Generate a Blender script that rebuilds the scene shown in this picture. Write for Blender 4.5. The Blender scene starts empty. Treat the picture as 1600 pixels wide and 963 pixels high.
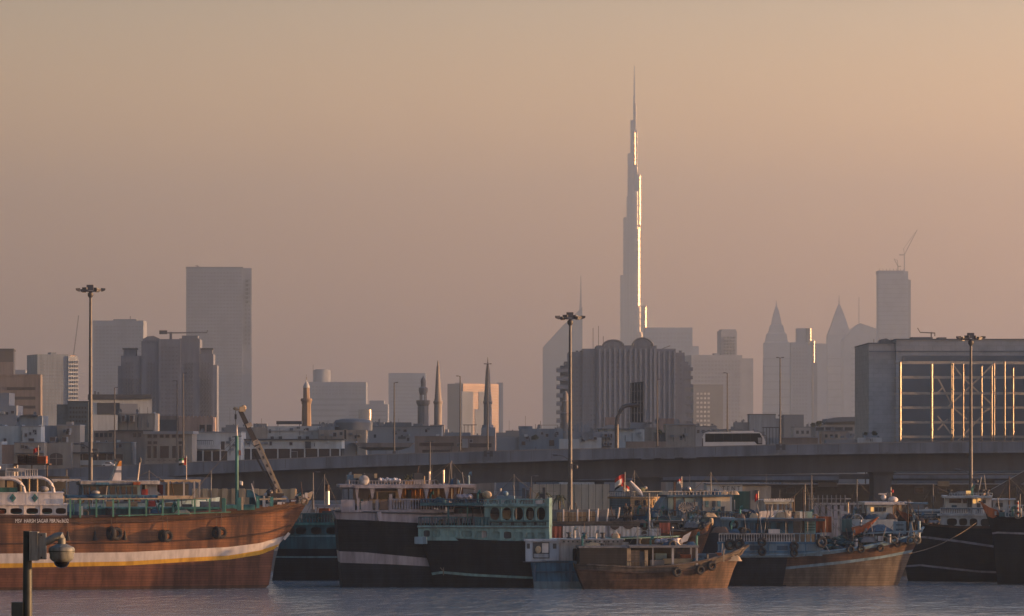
import bpy, math, random
from math import sin, cos, pi, radians as R, sqrt, atan2, hypot
from mathutils import Vector, Matrix
random.seed(7)
SC = bpy.context.scene
COL = SC.collection

# ------------------------------------------------------------------ camera
F = 6430.0        # focal length in photograph pixels (1600 wide)
HC = 15.5         # camera height above the water, metres
HZ = 690.0        # row of the horizon in the photograph
cd = bpy.data.cameras.new("camera")
cam = bpy.data.objects.new("camera", cd)
COL.objects.link(cam)
cam.location = (0, 0, HC)
cam.rotation_euler = (R(90), 0, 0)
cd.sensor_fit = 'HORIZONTAL'
cd.sensor_width = 36.0
cd.lens = 36.0 * F / 1600.0
cd.shift_y = (HZ - 481.5) / 1600.0
cd.clip_start = 0.5
cd.clip_end = 60000
SC.camera = cam

# ------------------------------------------------------------------ light
SUN_EL = 2.6
SUN_AZ = 0.5      # degrees towards the camera side, measured from +X (the right)
w = bpy.data.worlds.new("World"); SC.world = w; w.use_nodes = True
nt = w.node_tree; nt.nodes.clear()
wo = nt.nodes.new("ShaderNodeOutputWorld"); bg = nt.nodes.new("ShaderNodeBackground")
sky = nt.nodes.new("ShaderNodeTexSky"); sky.sky_type = 'NISHITA'; sky.sun_disc = False
sky.sun_elevation = R(SUN_EL); sky.sun_rotation = R(90 + SUN_AZ)
sky.air_density = 1.0; sky.dust_density = 1.0; sky.ozone_density = 1.0
bg.inputs[1].default_value = 0.05
# evening sky: pinkish murk low down, beige above it, blue grey overhead, brighter towards the sun
def wn(t, **k):
    n = nt.nodes.new(t)
    for a, v in k.items(): setattr(n, a, v)
    return n
tc = wn("ShaderNodeTexCoord"); sx = wn("ShaderNodeSeparateXYZ"); nt.links.new(tc.outputs["Generated"], sx.inputs[0])
zc = wn("ShaderNodeMath", operation='MAXIMUM'); nt.links.new(sx.outputs[2], zc.inputs[0]); zc.inputs[1].default_value = 0.0
zr = wn("ShaderNodeMath", operation='SQRT'); nt.links.new(zc.outputs[0], zr.inputs[0])
rp = wn("ShaderNodeValToRGB"); rp.color_ramp.interpolation = 'B_SPLINE'
SKY_STOPS = [(0.0, (0.11, 0.0387, 0.0187)), (0.15, (0.1225, 0.0425, 0.0195)), (0.22, (0.2375, 0.085, 0.0175)), (0.28, (0.39, 0.195, 0.0638)), (0.34, (0.18, 0.135, 0.0838)), (0.46, (0.035, 0.055, 0.08)), (0.7, (0.0107, 0.0312, 0.0688)), (1.0, (0.0075, 0.025, 0.0638))]
el = rp.color_ramp.elements
el[0].position = 0.0; el[0].color = (*SKY_STOPS[0][1], 1); el[1].position = 1.0; el[1].color = (*SKY_STOPS[-1][1], 1)
for p_, c_ in SKY_STOPS[1:-1]:
    e_ = el.new(p_); e_.color = (*c_, 1)
nt.links.new(zr.outputs[0], rp.inputs[0])
sd = wn("ShaderNodeMath", operation='MULTIPLY'); nt.links.new(sx.outputs[0], sd.inputs[0]); sd.inputs[1].default_value = 1.9
ex = wn("ShaderNodeMath", operation='EXPONENT'); nt.links.new(sd.outputs[0], ex.inputs[0])
gl = wn("ShaderNodeMix", data_type='RGBA', blend_type='MULTIPLY'); gl.inputs[0].default_value = 1.0
nt.links.new(rp.outputs[0], gl.inputs[6]); nt.links.new(ex.outputs[0], gl.inputs[7])
b2 = wn("ShaderNodeBackground"); b2.inputs[1].default_value = 1.60; nt.links.new(gl.outputs[2], b2.inputs[0])
nt.links.new(sky.outputs[0], bg.inputs[0])
ad = wn("ShaderNodeAddShader"); nt.links.new(bg.outputs[0], ad.inputs[0]); nt.links.new(b2.outputs[0], ad.inputs[1])
nt.links.new(ad.outputs[0], wo.inputs[0])
sl = bpy.data.lights.new("sun", 'SUN'); sl.energy = 5.0; sl.angle = R(0.55)
sl.color = (1.0, 0.52, 0.21)
so = bpy.data.objects.new("sun", sl); COL.objects.link(so)
to_sun = Vector((cos(R(SUN_AZ)) * cos(R(SUN_EL)), -sin(R(SUN_AZ)) * cos(R(SUN_EL)), sin(R(SUN_EL))))
so.rotation_euler = to_sun.to_track_quat('Z', 'Y').to_euler()
so.location = (200, 300, 120)
SC.view_settings.view_transform = 'Standard'
SC.view_settings.look = 'None'
SC.view_settings.gamma = 1.0
SC.view_settings.exposure = 1.0
SC.cycles.use_denoising = True
SC.cycles.max_bounces = 6
SC.cycles.diffuse_bounces = 3
SC.cycles.glossy_bounces = 3
SC.cycles.transmission_bounces = 3
SC.cycles.volume_bounces = 2
SC.cycles.sample_clamp_indirect = 6.0
SC.cycles.caustics_reflective = False
SC.cycles.caustics_refractive = False
HAZE_DENSITY = 1.28e-4
HAZE_COLOR = (0.78, 0.855, 0.94, 1)

# ------------------------------------------------------------------ helpers
def pw(x, y, D):
    """photograph pixel at distance D -> world point"""
    return Vector(((x - 800) * D / F, D, HC + (HZ - y) * D / F))
def dist_of_row(y, z=0.0):
    return (HC - z) * F / (y - HZ)

class MB:
    def __init__(s): s.v = []; s.f = []; s.m = []; s.sm = []
    def add(s, vs, fs, mi=0, sm=False):
        o = len(s.v); s.v += [tuple(p) for p in vs]
        for f in fs: s.f.append(tuple(o + i for i in f)); s.m.append(mi); s.sm.append(sm)
        return s
    def box(s, x0, y0, z0, x1, y1, z1, mi=0):
        v = [(x0,y0,z0),(x1,y0,z0),(x1,y1,z0),(x0,y1,z0),(x0,y0,z1),(x1,y0,z1),(x1,y1,z1),(x0,y1,z1)]
        return s.add(v, [(0,3,2,1),(4,5,6,7),(0,1,5,4),(1,2,6,5),(2,3,7,6),(3,0,4,7)], mi)
    def hexa(s, b, t, mi=0):
        return s.add(list(b) + list(t), [(3,2,1,0),(4,5,6,7),(0,1,5,4),(1,2,6,5),(2,3,7,6),(3,0,4,7)], mi)
    def lathe(s, cx, cy, prof, n=16, mi=0, sm=True, ph=0.0, cap=True):
        vs = []; fs = []
        for r, z in prof:
            for k in range(n):
                a = ph + 2*pi*k/n; vs.append((cx + r*cos(a), cy + r*sin(a), z))
        for i in range(len(prof)-1):
            for k in range(n):
                k2 = (k+1) % n
                fs.append((i*n+k, i*n+k2, (i+1)*n+k2, (i+1)*n+k))
        o = len(s.v); s.add(vs, fs, mi, sm)
        if cap:
            s.f.append(tuple(o + k for k in reversed(range(n)))); s.m.append(mi); s.sm.append(False)
            b = o + (len(prof)-1)*n
            s.f.append(tuple(b + k for k in range(n))); s.m.append(mi); s.sm.append(False)
        return s
    def tube(s, pts, r, n=8, mi=0, cap=True):
        pts = [Vector(p) for p in pts]; rs = r if isinstance(r, (list, tuple)) else [r]*len(pts)
        vs = []; fs = []
        up = Vector((0,0,1))
        for i, p in enumerate(pts):
            a = pts[max(0,i-1)]; b = pts[min(len(pts)-1,i+1)]; t = (b-a).normalized()
            u = Vector((0,1,0)) if abs(t.z) > 0.9 else up
            e1 = t.cross(u).normalized(); e2 = t.cross(e1).normalized()
            for k in range(n):
                g = 2*pi*k/n; q = p + (e1*cos(g) + e2*sin(g))*rs[i]; vs.append(tuple(q))
        for i in range(len(pts)-1):
            for k in range(n):
                k2=(k+1)%n; fs.append((i*n+k,i*n+k2,(i+1)*n+k2,(i+1)*n+k))
        o=len(s.v); s.add(vs,fs,mi,True)
        if cap:
            s.f.append(tuple(o+k for k in reversed(range(n)))); s.m.append(mi); s.sm.append(False)
            b=o+(len(pts)-1)*n; s.f.append(tuple(b+k for k in range(n))); s.m.append(mi); s.sm.append(False)
        return s
    def bar(s, p, q, w, h=None, mi=0):
        """square bar between two points"""
        p=Vector(p); q=Vector(q); h=h or w; t=(q-p).normalized()
        u = Vector((0,1,0)) if abs(t.z)>0.5 else Vector((0,0,1))
        e1=t.cross(u).normalized()*w/2; e2=t.cross(e1).normalized()*h/2
        c=[e1+e2,-e1+e2,-e1-e2,e1-e2]
        return s.hexa([p+k for k in c],[q+k for k in c],mi)
    def prism(s, poly, y0, y1, mi=0):
        """polygon given as (x,z) points, extruded in y"""
        n=len(poly); vs=[(x,y0,z) for x,z in poly]+[(x,y1,z) for x,z in poly]
        fs=[tuple(range(n)), tuple(reversed(range(n,2*n)))]
        fs+=[(i,n+i,n+(i+1)%n,(i+1)%n) for i in range(n)]
        return s.add(vs,fs,mi)
    def torus(s, c, r, t, n=20, m=8, axis='y', mi=0, tilt=0.0):
        vs=[];fs=[]
        for i in range(n):
            a=2*pi*i/n
            for j in range(m):
                b=2*pi*j/m; rr=r+t*cos(b); x=rr*cos(a); z=rr*sin(a); y=t*1.15*sin(b)
                x,y = x*cos(tilt)-y*sin(tilt), x*sin(tilt)+y*cos(tilt)
                vs.append((c[0]+x,c[1]+y,c[2]+z) if axis=='y' else (c[0]+y,c[1]+x,c[2]+z))
        for i in range(n):
            for j in range(m):
                i2=(i+1)%n;j2=(j+1)%m; fs.append((i*m+j,i*m+j2,i2*m+j2,i2*m+j))
        return s.add(vs,fs,mi,True)
    def ball(s, c, rx, ry, rz, n=14, m=8, mi=0):
        vs=[(c[0],c[1],c[2]-rz)];fs=[]
        for i in range(1,m):
            a=-pi/2+pi*i/m
            for k in range(n):
                g=2*pi*k/n; vs.append((c[0]+rx*cos(a)*cos(g),c[1]+ry*cos(a)*sin(g),c[2]+rz*sin(a)))
        vs.append((c[0],c[1],c[2]+rz)); T=len(vs)-1
        for k in range(n):
            k2=(k+1)%n
            fs.append((0,1+k2,1+k)); fs.append((T,1+(m-2)*n+k,1+(m-2)*n+k2))
            for i in range(m-2): fs.append((1+i*n+k,1+i*n+k2,1+(i+1)*n+k2,1+(i+1)*n+k))
        return s.add(vs,fs,mi,True)
    def mesh(s, name, mats):
        me=bpy.data.meshes.new(name); me.from_pydata(s.v,[],s.f)
        for m in (mats if isinstance(mats,(list,tuple)) else [mats]): me.materials.append(m)
        me.polygons.foreach_set('material_index', s.m); me.polygons.foreach_set('use_smooth', s.sm)
        me.update(); me.set_sharp_from_angle(angle=R(38)); return me
    def build(s, name, mats, parent=None, loc=None, rz=0, kind=None):
        return link(name, s.mesh(name,mats), parent, loc, rz, kind)

def link(name, me, parent=None, loc=None, rz=0, kind=None):
    o=bpy.data.objects.new(name, me); COL.objects.link(o)
    if parent is not None: o.parent=parent
    if loc is not None: o.location=loc
    if rz: o.rotation_euler=(0,0,rz)
    if kind: o['kind']=kind
    return o
def empty(name, loc, rz=0, label=None, cat=None, group=None):
    o=bpy.data.objects.new(name,None); COL.objects.link(o); o.location=loc; o.rotation_euler=(0,0,rz)
    o.empty_display_size=0.5
    return tag(o,label,cat,group)
def tag(o,label=None,cat=None,group=None,kind=None):
    if label: o['label']=label
    if cat: o['category']=cat
    if group: o['group']=group
    if kind: o['kind']=kind
    return o

# ------------------------------------------------------------------ materials
MATS={}
def M(name, col, rough=0.75, metal=0.0, var=0.25, scale=1.0, mode='noise', bump=0.0, spec=0.35, col2=None, emit=None):
    """procedural material; mode: noise | streak | planks | panels | tint"""
    if name in MATS: return MATS[name]
    m=bpy.data.materials.new(name); m.use_nodes=True; t=m.node_tree; N=t.nodes; L=t.links
    b=N['Principled BSDF']; b.inputs['Roughness'].default_value=rough; b.inputs['Metallic'].default_value=metal
    b.inputs['Specular IOR Level'].default_value=spec
    tc=N.new('ShaderNodeTexCoord'); mp=N.new('ShaderNodeMapping'); L.new(tc.outputs['Object'],mp.inputs[0])
    n=N.new('ShaderNodeTexNoise'); n.inputs['Detail'].default_value=6; n.inputs['Roughness'].default_value=0.65
    mp.inputs['Scale'].default_value=(scale,scale,scale*(0.16 if mode in('streak','planks') else 1))
    n.inputs['Scale'].default_value=1.0; L.new(mp.outputs[0],n.inputs['Vector'])
    cr=N.new('ShaderNodeValToRGB')
    c2=col2 or tuple(c*(1-var*1.6) for c in col); c3=tuple(min(1,c*(1+var)) for c in col)
    cr.color_ramp.elements[0].position=0.32; cr.color_ramp.elements[0].color=(*[max(0,c) for c in c2],1)
    cr.color_ramp.elements[1].position=0.72; cr.color_ramp.elements[1].color=(*c3,1)
    e=cr.color_ramp.elements.new(0.5); e.color=(*col,1)
    L.new(n.outputs[0],cr.inputs[0]); out=cr.outputs[0]
    hgt=n.outputs[0]
    if mode in ('planks','panels'):
        bt=N.new('ShaderNodeTexBrick'); sp=N.new('ShaderNodeSeparateXYZ'); cb=N.new('ShaderNodeCombineXYZ')
        L.new(tc.outputs['Object'],sp.inputs[0]); 
        ad=N.new('ShaderNodeMath'); ad.operation='ADD'; L.new(sp.outputs[0],ad.inputs[0]); L.new(sp.outputs[1],ad.inputs[1])
        L.new(ad.outputs[0],cb.inputs[0]); L.new(sp.outputs[2],cb.inputs[1]); L.new(cb.outputs[0],bt.inputs['Vector'])
        bt.inputs['Color1'].default_value=(1,1,1,1); bt.inputs['Color2'].default_value=(.62,.62,.62,1); bt.inputs['Mortar'].default_value=(.22,.22,.22,1)
        if mode=='planks':
            bt.inputs['Brick Width'].default_value=4.2; bt.inputs['Row Height'].default_value=0.27; bt.inputs['Mortar Size'].default_value=0.022
        else:
            bt.inputs['Brick Width'].default_value=2.4; bt.inputs['Row Height'].default_value=1.2; bt.inputs['Mortar Size'].default_value=0.03
            bt.inputs['Color2'].default_value=(.85,.85,.85,1); bt.inputs['Mortar'].default_value=(.6,.6,.6,1)
        bt.inputs['Scale'].default_value=1.0; bt.inputs['Bias'].default_value=-0.2
        mx=N.new('ShaderNodeMix'); mx.data_type='RGBA'; mx.blend_type='MULTIPLY'; mx.inputs[0].default_value=0.75
        L.new(out,mx.inputs[6]); L.new(bt.outputs[0],mx.inputs[7]); out=mx.outputs[2]
        hgt=bt.outputs[0]
    if mode in ('streak','planks'):
        n2=N.new('ShaderNodeTexNoise'); mp2=N.new('ShaderNodeMapping'); L.new(tc.outputs['Object'],mp2.inputs[0])
        mp2.inputs['Scale'].default_value=(scale*2.6,scale*2.6,scale*0.22); n2.inputs['Scale'].default_value=1; n2.inputs['Detail'].default_value=5
        L.new(mp2.outputs[0],n2.inputs['Vector'])
        cr2=N.new('ShaderNodeValToRGB'); cr2.color_ramp.elements[0].position=0.36; cr2.color_ramp.elements[0].color=(.5,.47,.45,1)
        cr2.color_ramp.elements[1].position=0.58; cr2.color_ramp.elements[1].color=(1,1,1,1); L.new(n2.outputs[0],cr2.inputs[0])
        mx=N.new('ShaderNodeMix'); mx.data_type='RGBA'; mx.blend_type='MULTIPLY'; mx.inputs[0].default_value=min(1,var*2.2)
        L.new(out,mx.inputs[6]); L.new(cr2.outputs[0],mx.inputs[7]); out=mx.outputs[2]
    L.new(out,b.inputs['Base Color'])
    if bump:
        bp=N.new('ShaderNodeBump'); bp.inputs['Strength'].default_value=bump; bp.inputs['Distance'].default_value=0.04
        L.new(hgt,bp.inputs['Height']); L.new(bp.outputs[0],b.inputs['Normal'])
    if emit:
        b.inputs['Emission Color'].default_value=(*emit[0],1); b.inputs['Emission Strength'].default_value=emit[1]
    MATS[name]=m; return m

GLASS=M('dark_glass',(0.03,0.035,0.045),rough=0.12,var=0.2,spec=0.6)
# ------------------------------------------------------------------ the setting
def water_mat():
    m=bpy.data.materials.new('creek_water'); m.use_nodes=True; t=m.node_tree; N=t.nodes; L=t.links
    b=N['Principled BSDF']; b.inputs['Base Color'].default_value=(0.32,0.345,0.355,1); b.inputs['Roughness'].default_value=0.14
    b.inputs['IOR'].default_value=1.33
    tc=N.new('ShaderNodeTexCoord')
    prev=None
    for sc,st,dist in (((0.10,0.06,1),0.6,0.7),((0.45,0.20,1),1.0,0.3),((1.5,0.5,1),1.0,0.12)):
        mp=N.new('ShaderNodeMapping'); mp.inputs['Scale'].default_value=sc; L.new(tc.outputs['Object'],mp.inputs[0])
        n=N.new('ShaderNodeTexNoise'); n.inputs['Scale'].default_value=1; n.inputs['Detail'].default_value=3; L.new(mp.outputs[0],n.inputs['Vector'])
        bp=N.new('ShaderNodeBump'); bp.inputs['Strength'].default_value=st; bp.inputs['Distance'].default_value=dist; L.new(n.outputs[0],bp.inputs['Height'])
        if prev: L.new(prev.outputs[0],bp.inputs['Normal'])
        prev=bp
    L.new(prev.outputs[0],b.inputs['Normal'])
    return m
WATER_END=492.0
tag(MB().add([(-900,-40,0),(900,-40,0),(900,WATER_END,0),(-900,WATER_END,0)],[(0,1,2,3)]).build('water',water_mat()),kind='structure')
G0=2.2
MG=M('dusty_ground',(0.13,0.12,0.11),rough=0.95,scale=0.02,var=0.2)
MQ=M('quay_concrete',(0.15,0.15,0.145),rough=0.9,scale=0.4,var=0.3,mode='streak')
tag(MB().add([(-3100,WATER_END+0.5,G0),(3100,WATER_END+0.5,G0),(3100,15500,G0),(-3100,15500,G0)],[(0,1,2,3)]).build('ground',MG),kind='structure')
tag(MB().box(-880,WATER_END,-3,880,WATER_END+2.2,G0+0.25).build('quay_edge',MQ),kind='structure')
tag(MB().box(-120,-60,-3,120,46,1.6).build('near_quay',MQ),kind='structure')
hz=MB().box(-3200,-70,-4.5,3200,15600,985)
HZM=bpy.data.materials.new('haze_air'); HZM.use_nodes=True
_t=HZM.node_tree; _t.nodes.remove(_t.nodes['Principled BSDF'])
_p=_t.nodes.new('ShaderNodeVolumePrincipled'); _p.inputs['Color'].default_value=HAZE_COLOR; _p.inputs['Density'].default_value=HAZE_DENSITY
_p.inputs['Anisotropy'].default_value=0.78
_t.links.new(_p.outputs[0],_t.nodes['Material Output'].inputs['Volume'])
tag(hz.build('haze',HZM),'pale evening haze filling the air over the city and creek','haze',kind='stuff')
# ------------------------------------------------------------------ far skyline
BY={}
class Bld:
    """a building: root Empty at ground, pixel based shorthand at its own distance"""
    def __init__(s,name,label,xc,D,yaw=0,cat='building',group=None,base=G0):
        s.D=D; s.s=D/F; s.xc=xc; s.base=base
        s.root=empty(name,((xc-800)*D/F,D,base),R(yaw),label,cat,group)
        s.cy=cos(R(yaw)); BY.setdefault(name,s)
    def X(s,x): return (x-s.xc)*s.s/s.cy
    def Z(s,y): return HC+(HZ-y)*s.s-s.base
    def box(s,name,m,x0,ytop,x1,ybot=None,y0=0,y1=20,kind=None):
        z0=0 if ybot is None else s.Z(ybot)
        return MB().box(s.X(x0),y0,z0,s.X(x1),y1,s.Z(ytop)).build(name,m,s.root,kind=kind)
    def poly(s,name,m,pts,y0=0,y1=20,mi=0):
        return MB().prism([(s.X(x),s.Z(y)) for x,y in pts],y0,y1).build(name,m,s.root)
    def cyl(s,name,m,x,ytop,ybot,r,y=5,r2=None,n=12):
        return MB().lathe(s.X(x),y,[(r,s.Z(ybot) if ybot is not None else 0),(r if r2 is None else r2,s.Z(ytop))],n).build(name,m,s.root)
    def bar(s,name,m,p,q,w,y=5):
        return MB().bar((s.X(p[0]),y,s.Z(p[1])),(s.X(q[0]),y,s.Z(q[1])),w).build(name,m,s.root)
    def grid(s,name,m,x0,y0,x1,y1,nx,ny,fx=0.55,fy=0.5,dy=-0.15,side=None,depth=0):
        """rows of small windows, one joined part (each far below ten pixels)"""
        mb=MB(); W=(x1-x0)/nx; H=(y1-y0)/ny
        for i in range(nx):
            for j in range(ny):
                xa=x0+W*(i+(1-fx)/2); ya=y0+H*(j+(1-fy)/2)
                mb.box(s.X(xa),dy,s.Z(ya+H*fy),s.X(xa+W*fx),0.3,s.Z(ya))
        return mb.build(name,m,s.root,kind='stuff')
    def grid_side(s,name,m,xr,d0,d1,y0,y1,nx,ny,fx=0.55,fy=0.5):
        mb=MB(); W=(d1-d0)/nx; H=(y1-y0)/ny; X=s.X(xr)
        for i in range(nx):
            for j in range(ny):
                a=d0+W*(i+(1-fx)/2); ya=y0+H*(j+(1-fy)/2)
                mb.box(X-0.3,a,s.Z(ya+H*fy),X+0.15,a+W*fx,s.Z(ya))
        return mb.build(name,m,s.root,kind='stuff')
    def wins(s,m,rects,dy=-0.12,name='window'):
        """windows large enough to tell apart: each its own part"""
        for x0,y0,x1,y1 in rects:
            mb=MB(); X0,X1,Z0,Z1=s.X(x0),s.X(x1),s.Z(y1),s.Z(y0); t=0.12
            mb.box(X0,dy*0.4,Z0,X1,0.1,Z1,0)
            mb.box(X0-t,dy,Z0-t,X0,0.1,Z1+t,1); mb.box(X1,dy,Z0-t,X1+t,0.1,Z1+t,1)
            mb.box(X0,dy,Z1,X1,0.1,Z1+t,1); mb.box(X0,dy*1.6,Z0-t,X1,0.1,Z0,1)
            mb.build(name,[GLASS,m],s.root)

CON=M('pale_concrete',(0.235,0.25,0.28),scale=0.05,var=0.15,rough=0.9)
CON2=M('grey_concrete',(0.145,0.16,0.18),scale=0.05,var=0.15,rough=0.9)
BEI=M('beige_render',(0.29,0.27,0.245),scale=0.3,var=0.2,mode='streak',rough=0.9)
BRN=M('brown_render',(0.205,0.175,0.16),scale=0.3,var=0.2,mode='streak',rough=0.9)
WHT=M('white_render',(0.46,0.485,0.50),scale=0.3,var=0.15,mode='streak',rough=0.85)
GRY=M('bluegrey_render',(0.20,0.24,0.29),scale=0.3,var=0.2,mode='streak',rough=0.9)
PNK=M('pink_render',(0.33,0.24,0.20),scale=0.3,var=0.2,mode='streak',rough=0.9)
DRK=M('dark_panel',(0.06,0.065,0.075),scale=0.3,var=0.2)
STEEL=M('grey_steel',(0.18,0.18,0.19),rough=0.5,metal=0.4,scale=0.8,var=0.2)
CURT=M('curtain_wall',(0.10,0.11,0.13),rough=0.16,metal=0.55,scale=0.05,var=0.15)
MIRR=M('reflective_steel',(0.10,0.095,0.095),rough=0.30,metal=0.9,scale=0.05,var=0.08)
MINR=M('mirror_glass',(0.15,0.14,0.135),rough=0.27,metal=0.9,scale=0.05,var=0.08)

HWN=M('faint_window',(0.115,0.12,0.145),rough=0.4,var=0.15,scale=0.3); HWN2=M('dull_window',(0.17,0.175,0.195),rough=0.4,var=0.15,scale=0.3)  # pane tones lightened towards the walls, so the grids stay faint
# the very tall stepped tower: bundles of round bays, each tier a part
T=Bld('stepped_skyscraper','very tall slender stepped tower with needle spire, sun glinting down its side',990,10500,cat='skyscraper')
def bay(x0,x1,yt,dep=0,name='round_bay'):
    r=(x1-x0)/2*T.s; cx=T.X((x0+x1)/2); z=T.Z(yt)
    mb=MB(); mb.lathe(cx,dep,[(r,0),(r,z-2.5),(r*0.96,z-2.5),(r*0.96,z)],28)
    o=mb.build(name,MIRR,T.root)
    b2=MB()
    k=10
    while k*17<z-10:
        b2.lathe(cx,dep,[(r*1.012,k*17),(r*1.012,k*17+3)],28); k+=1
    b2.build('floor_band',DRK,T.root,kind='stuff')
for a in ((989.4,994.8,162,0),(984.8,993.0,188,4),(990.5,996.6,204,-6),(980.6,991,240,2),(991.6,1001.8,273,-4),(978.8,990,307,-6),
          (973.6,986,340,0),(983.5,998,300,-22),(969,983,430,4),(987,1001.8,360,-30),(1000.5,1012,478,2),(967.5,980,545,-6),(992,1004,520,-44)): bay(*a)
mb=MB(); mb.lathe(T.X(991.2),0,[(3.2,T.Z(170)),(3.0,T.Z(150)),(2.2,T.Z(148)),(1.7,T.Z(122)),(1.3,T.Z(120)),(1.0,T.Z(103))],10)
mb.build('spire',STEEL,T.root)
T.box('podium',CON2,958,560,1030,None,-60,60)
GLZ=M('glint_glazing',(0.13,0.10,0.08),rough=0.25,metal=0.9,var=0.12,scale=0.08)
def glint_face(x,wm,yt,yb,dep,rad):
    # added shallow curved panels, floor by floor, turned to widen the sun glint
    mb=MB(); cx=T.X(x); half=wm/2/rad; z=T.Z(yb); zt=T.Z(yt); c0=radians45=R(45)
    while z<zt-1:
        h=min(10.5,zt-z); vs=[]
        for k in range(9):
            a=c0+lerp_(-half,half,k/8)
            ox=cx+rad*(sin(a)-sin(c0)); oy=dep-rad*(cos(a)-cos(c0)); vs+=[(ox,oy,z),(ox,oy,z+h)]
        mb.add(vs,[(2*k,2*k+2,2*k+3,2*k+1) for k in range(8)],0,True); z+=11.6
    mb.build('glint_face',GLZ,T.root)
lerp_=lambda a,b,t:a+(b-a)*t
glint_face(998.6,9.5,357,479,-40,70); glint_face(1000.3,4.5,276,352,-14,60); glint_face(992.6,4.0,207,258,-12,60); glint_face(1009.2,5.0,481,512,-7,60)

# slant topped office tower with spire, left of the tall one
T=Bld('slant_top_tower','hazy tower with long slanted roof and thin spire beside tall stepped tower',879,8800,cat='skyscraper')
T.poly('tower_body',CURT,[(848,860),(910,860),(910,480),(880,508),(848,543)],0,60)
T.poly('spire',STEEL,[(904,500),(909.5,500),(908.8,460),(908.3,430),(907.4,430),(906.8,460)],28,32)
T.grid('window_band',GLASS,851,560,907,690,1,20,1,0.35,-0.5)

# tall plain slab
T=Bld('slab_tower','tall plain grey slab tower with flat roof, left half of skyline',341,4900,yaw=3,cat='skyscraper')
T.box('tower_body',CON,291,418,379,None,0,30)
T.box('side_wing',CON,379,418.8,393,None,4,26)
T.box('roof_edge',CON2,290.5,417.2,379.5,419.5,-0.6,30.5)
mb=MB(); mb.bar((T.X(308),10,T.Z(418)),(T.X(308),10,T.Z(414)),1.2); mb.bar((T.X(305),10,T.Z(415)),(T.X(311),10,T.Z(416)),0.8); mb.build('roof_crane',STEEL,T.root)
T.grid('window_grid',CON2,381,435,392,540,2,16,0.5,0.5,3.5)
T.grid('floor_line',HWN2,293,424,378,660,17,44,0.72,0.42,-0.2)
T.grid('louvre_column',GLASS,383,436,388,475,1,6,0.8,0.6,3.4)

T=Bld('hazy_block_tower','pale hazy block tower left of the stepped apartment block with roof crane',184,4600,cat='skyscraper')
T.box('tower_body',CON,145,501,224,None,0,45); T.grid('floor_line',HWN2,148,508,222,650,13,26,0.7,0.45,-0.2); T.box('plant_room',CON2,176,498.5,212,501.5,8,30)
T.bar('antenna',STEEL,(203,500),(203,494),1.0)
T=Bld('far_tower_crane','faint lattice tower crane left of the tall lamp mast',123,5200,cat='crane')
mb=MB(); mb.bar((T.X(115),0,T.Z(555)),(T.X(123),0,T.Z(493)),1.2); mb.bar((T.X(115),0,T.Z(555)),(T.X(110),0,T.Z(560)),2.0); mb.build('jib',STEEL,T.root)
T.bar('mast',STEEL,(115,690),(115,553),1.6,0)

# white grid building, far left
T=Bld('white_grid_building','pale building with white window grid on its right face, far left',100,2600,yaw=18,cat='building')
T.box('wall',GRY,60,554,106,None,0,34); 
T.box('roof_house',GRY,84,550.5,92,555,8,18); 
T.grid('window_grid',HWN2,63,562,104,650,9,16,0.5,0.35)
T.box('end_block',WHT,106,557,121,None,-1,34)
T.grid('end_window_grid',DRK,107,563,121,650,4,14,0.45,0.6,-1.3)
T.grid_side('side_window_grid',DRK,121,2,32,563,650,5,14,0.5,0.6)
T.box('roof_glint_box',M('glint_gold',(0.75,0.55,0.38),rough=0.25,metal=0.8,var=0.1),112,555,119,558,4,8)  # gold box added as the sun glint on the roof
T=Bld('far_low_block','faint low hazy block behind the brown offices',35,4300)
T.box('wall',CON,18,583,48,None); T.box('plant_room',CON,24,578,40,584)

# brown office blocks at left edge
T=Bld('brown_office','brown office block with dark horizontal window bands at left edge',24,1450,yaw=5,cat='building')
T.box('wall',BRN,-30,587,63,None,0,25)
for y in (605,620,634,648): T.box('window_band',GLASS,11,y,55,y+4.5,-0.2,0.3)
T.box('roof_parapet',BRN,-30,585,63,587.4,-0.4,25.4)
T=Bld('dark_office','dark glazed office block rising behind brown offices at left edge',0,1600,yaw=5,cat='building')
T.box('wall',CURT,-40,546,21,None,0,20); T.box('cornice',DRK,-40,545,21.8,548,-0.5,20.5); T.box('core',BRN,-40,566,20.4,None,-0.5,18)

# stepped apartment block with roof crane
T=Bld('stepped_block','dark blue grey stepped block with roof crane and turreted shoulders',262,1750,yaw=2.5,cat='building')
BL=M('slate_render',(0.16,0.18,0.23),scale=0.2,var=0.15,mode='streak',rough=0.9)
for nm,x0,y0,x1,d0,d1 in (('wall',184,572,199,1.8,30),('wall',189,556,224,1.2,30),('wall',221,533,250,0.4,34),('bay',248,530,282,-0.3,34),('wall',280,529,312,0.4,34),('wall',309,553,333,1.2,30),('wall',331,570,338.5,1.8,30)):
    T.box(nm,BL,x0,y0,x1,None,d0,d1)
T.box('turret',BL,192,545,212,557,6,14); T.box('turret_cap',DRK,190.5,543.5,213.5,546,5.5,14.5)
T.box('turret',BL,313,545,331,554,6,14); T.box('turret_cap',DRK,311.5,543.5,332.5,546,5.5,14.5)
T.poly('pediment',BL,[(223,534),(249,534),(249,529),(240,525),(230,526),(223,530)],0,12)
T.box('parapet',BL,284,524.5,309,530,0,14)
for x in (203,237,296,321): T.grid('window_grid',HWN,x-7,565,x+7,665,3,15,0.45,0.5,-0.2)
T.grid('window_grid',HWN,251,540,279,665,5,19,0.5,0.4,-0.5)
T.grid('window_grid',HWN,190,590,222,665,6,12,0.4,0.4,1.0)
T.grid('window_grid',HWN,312,590,332,665,4,12,0.4,0.4,1.0)
C=Bld('roof_crane','flat top tower crane standing on the stepped block roof',264,1755,cat='crane')
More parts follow.
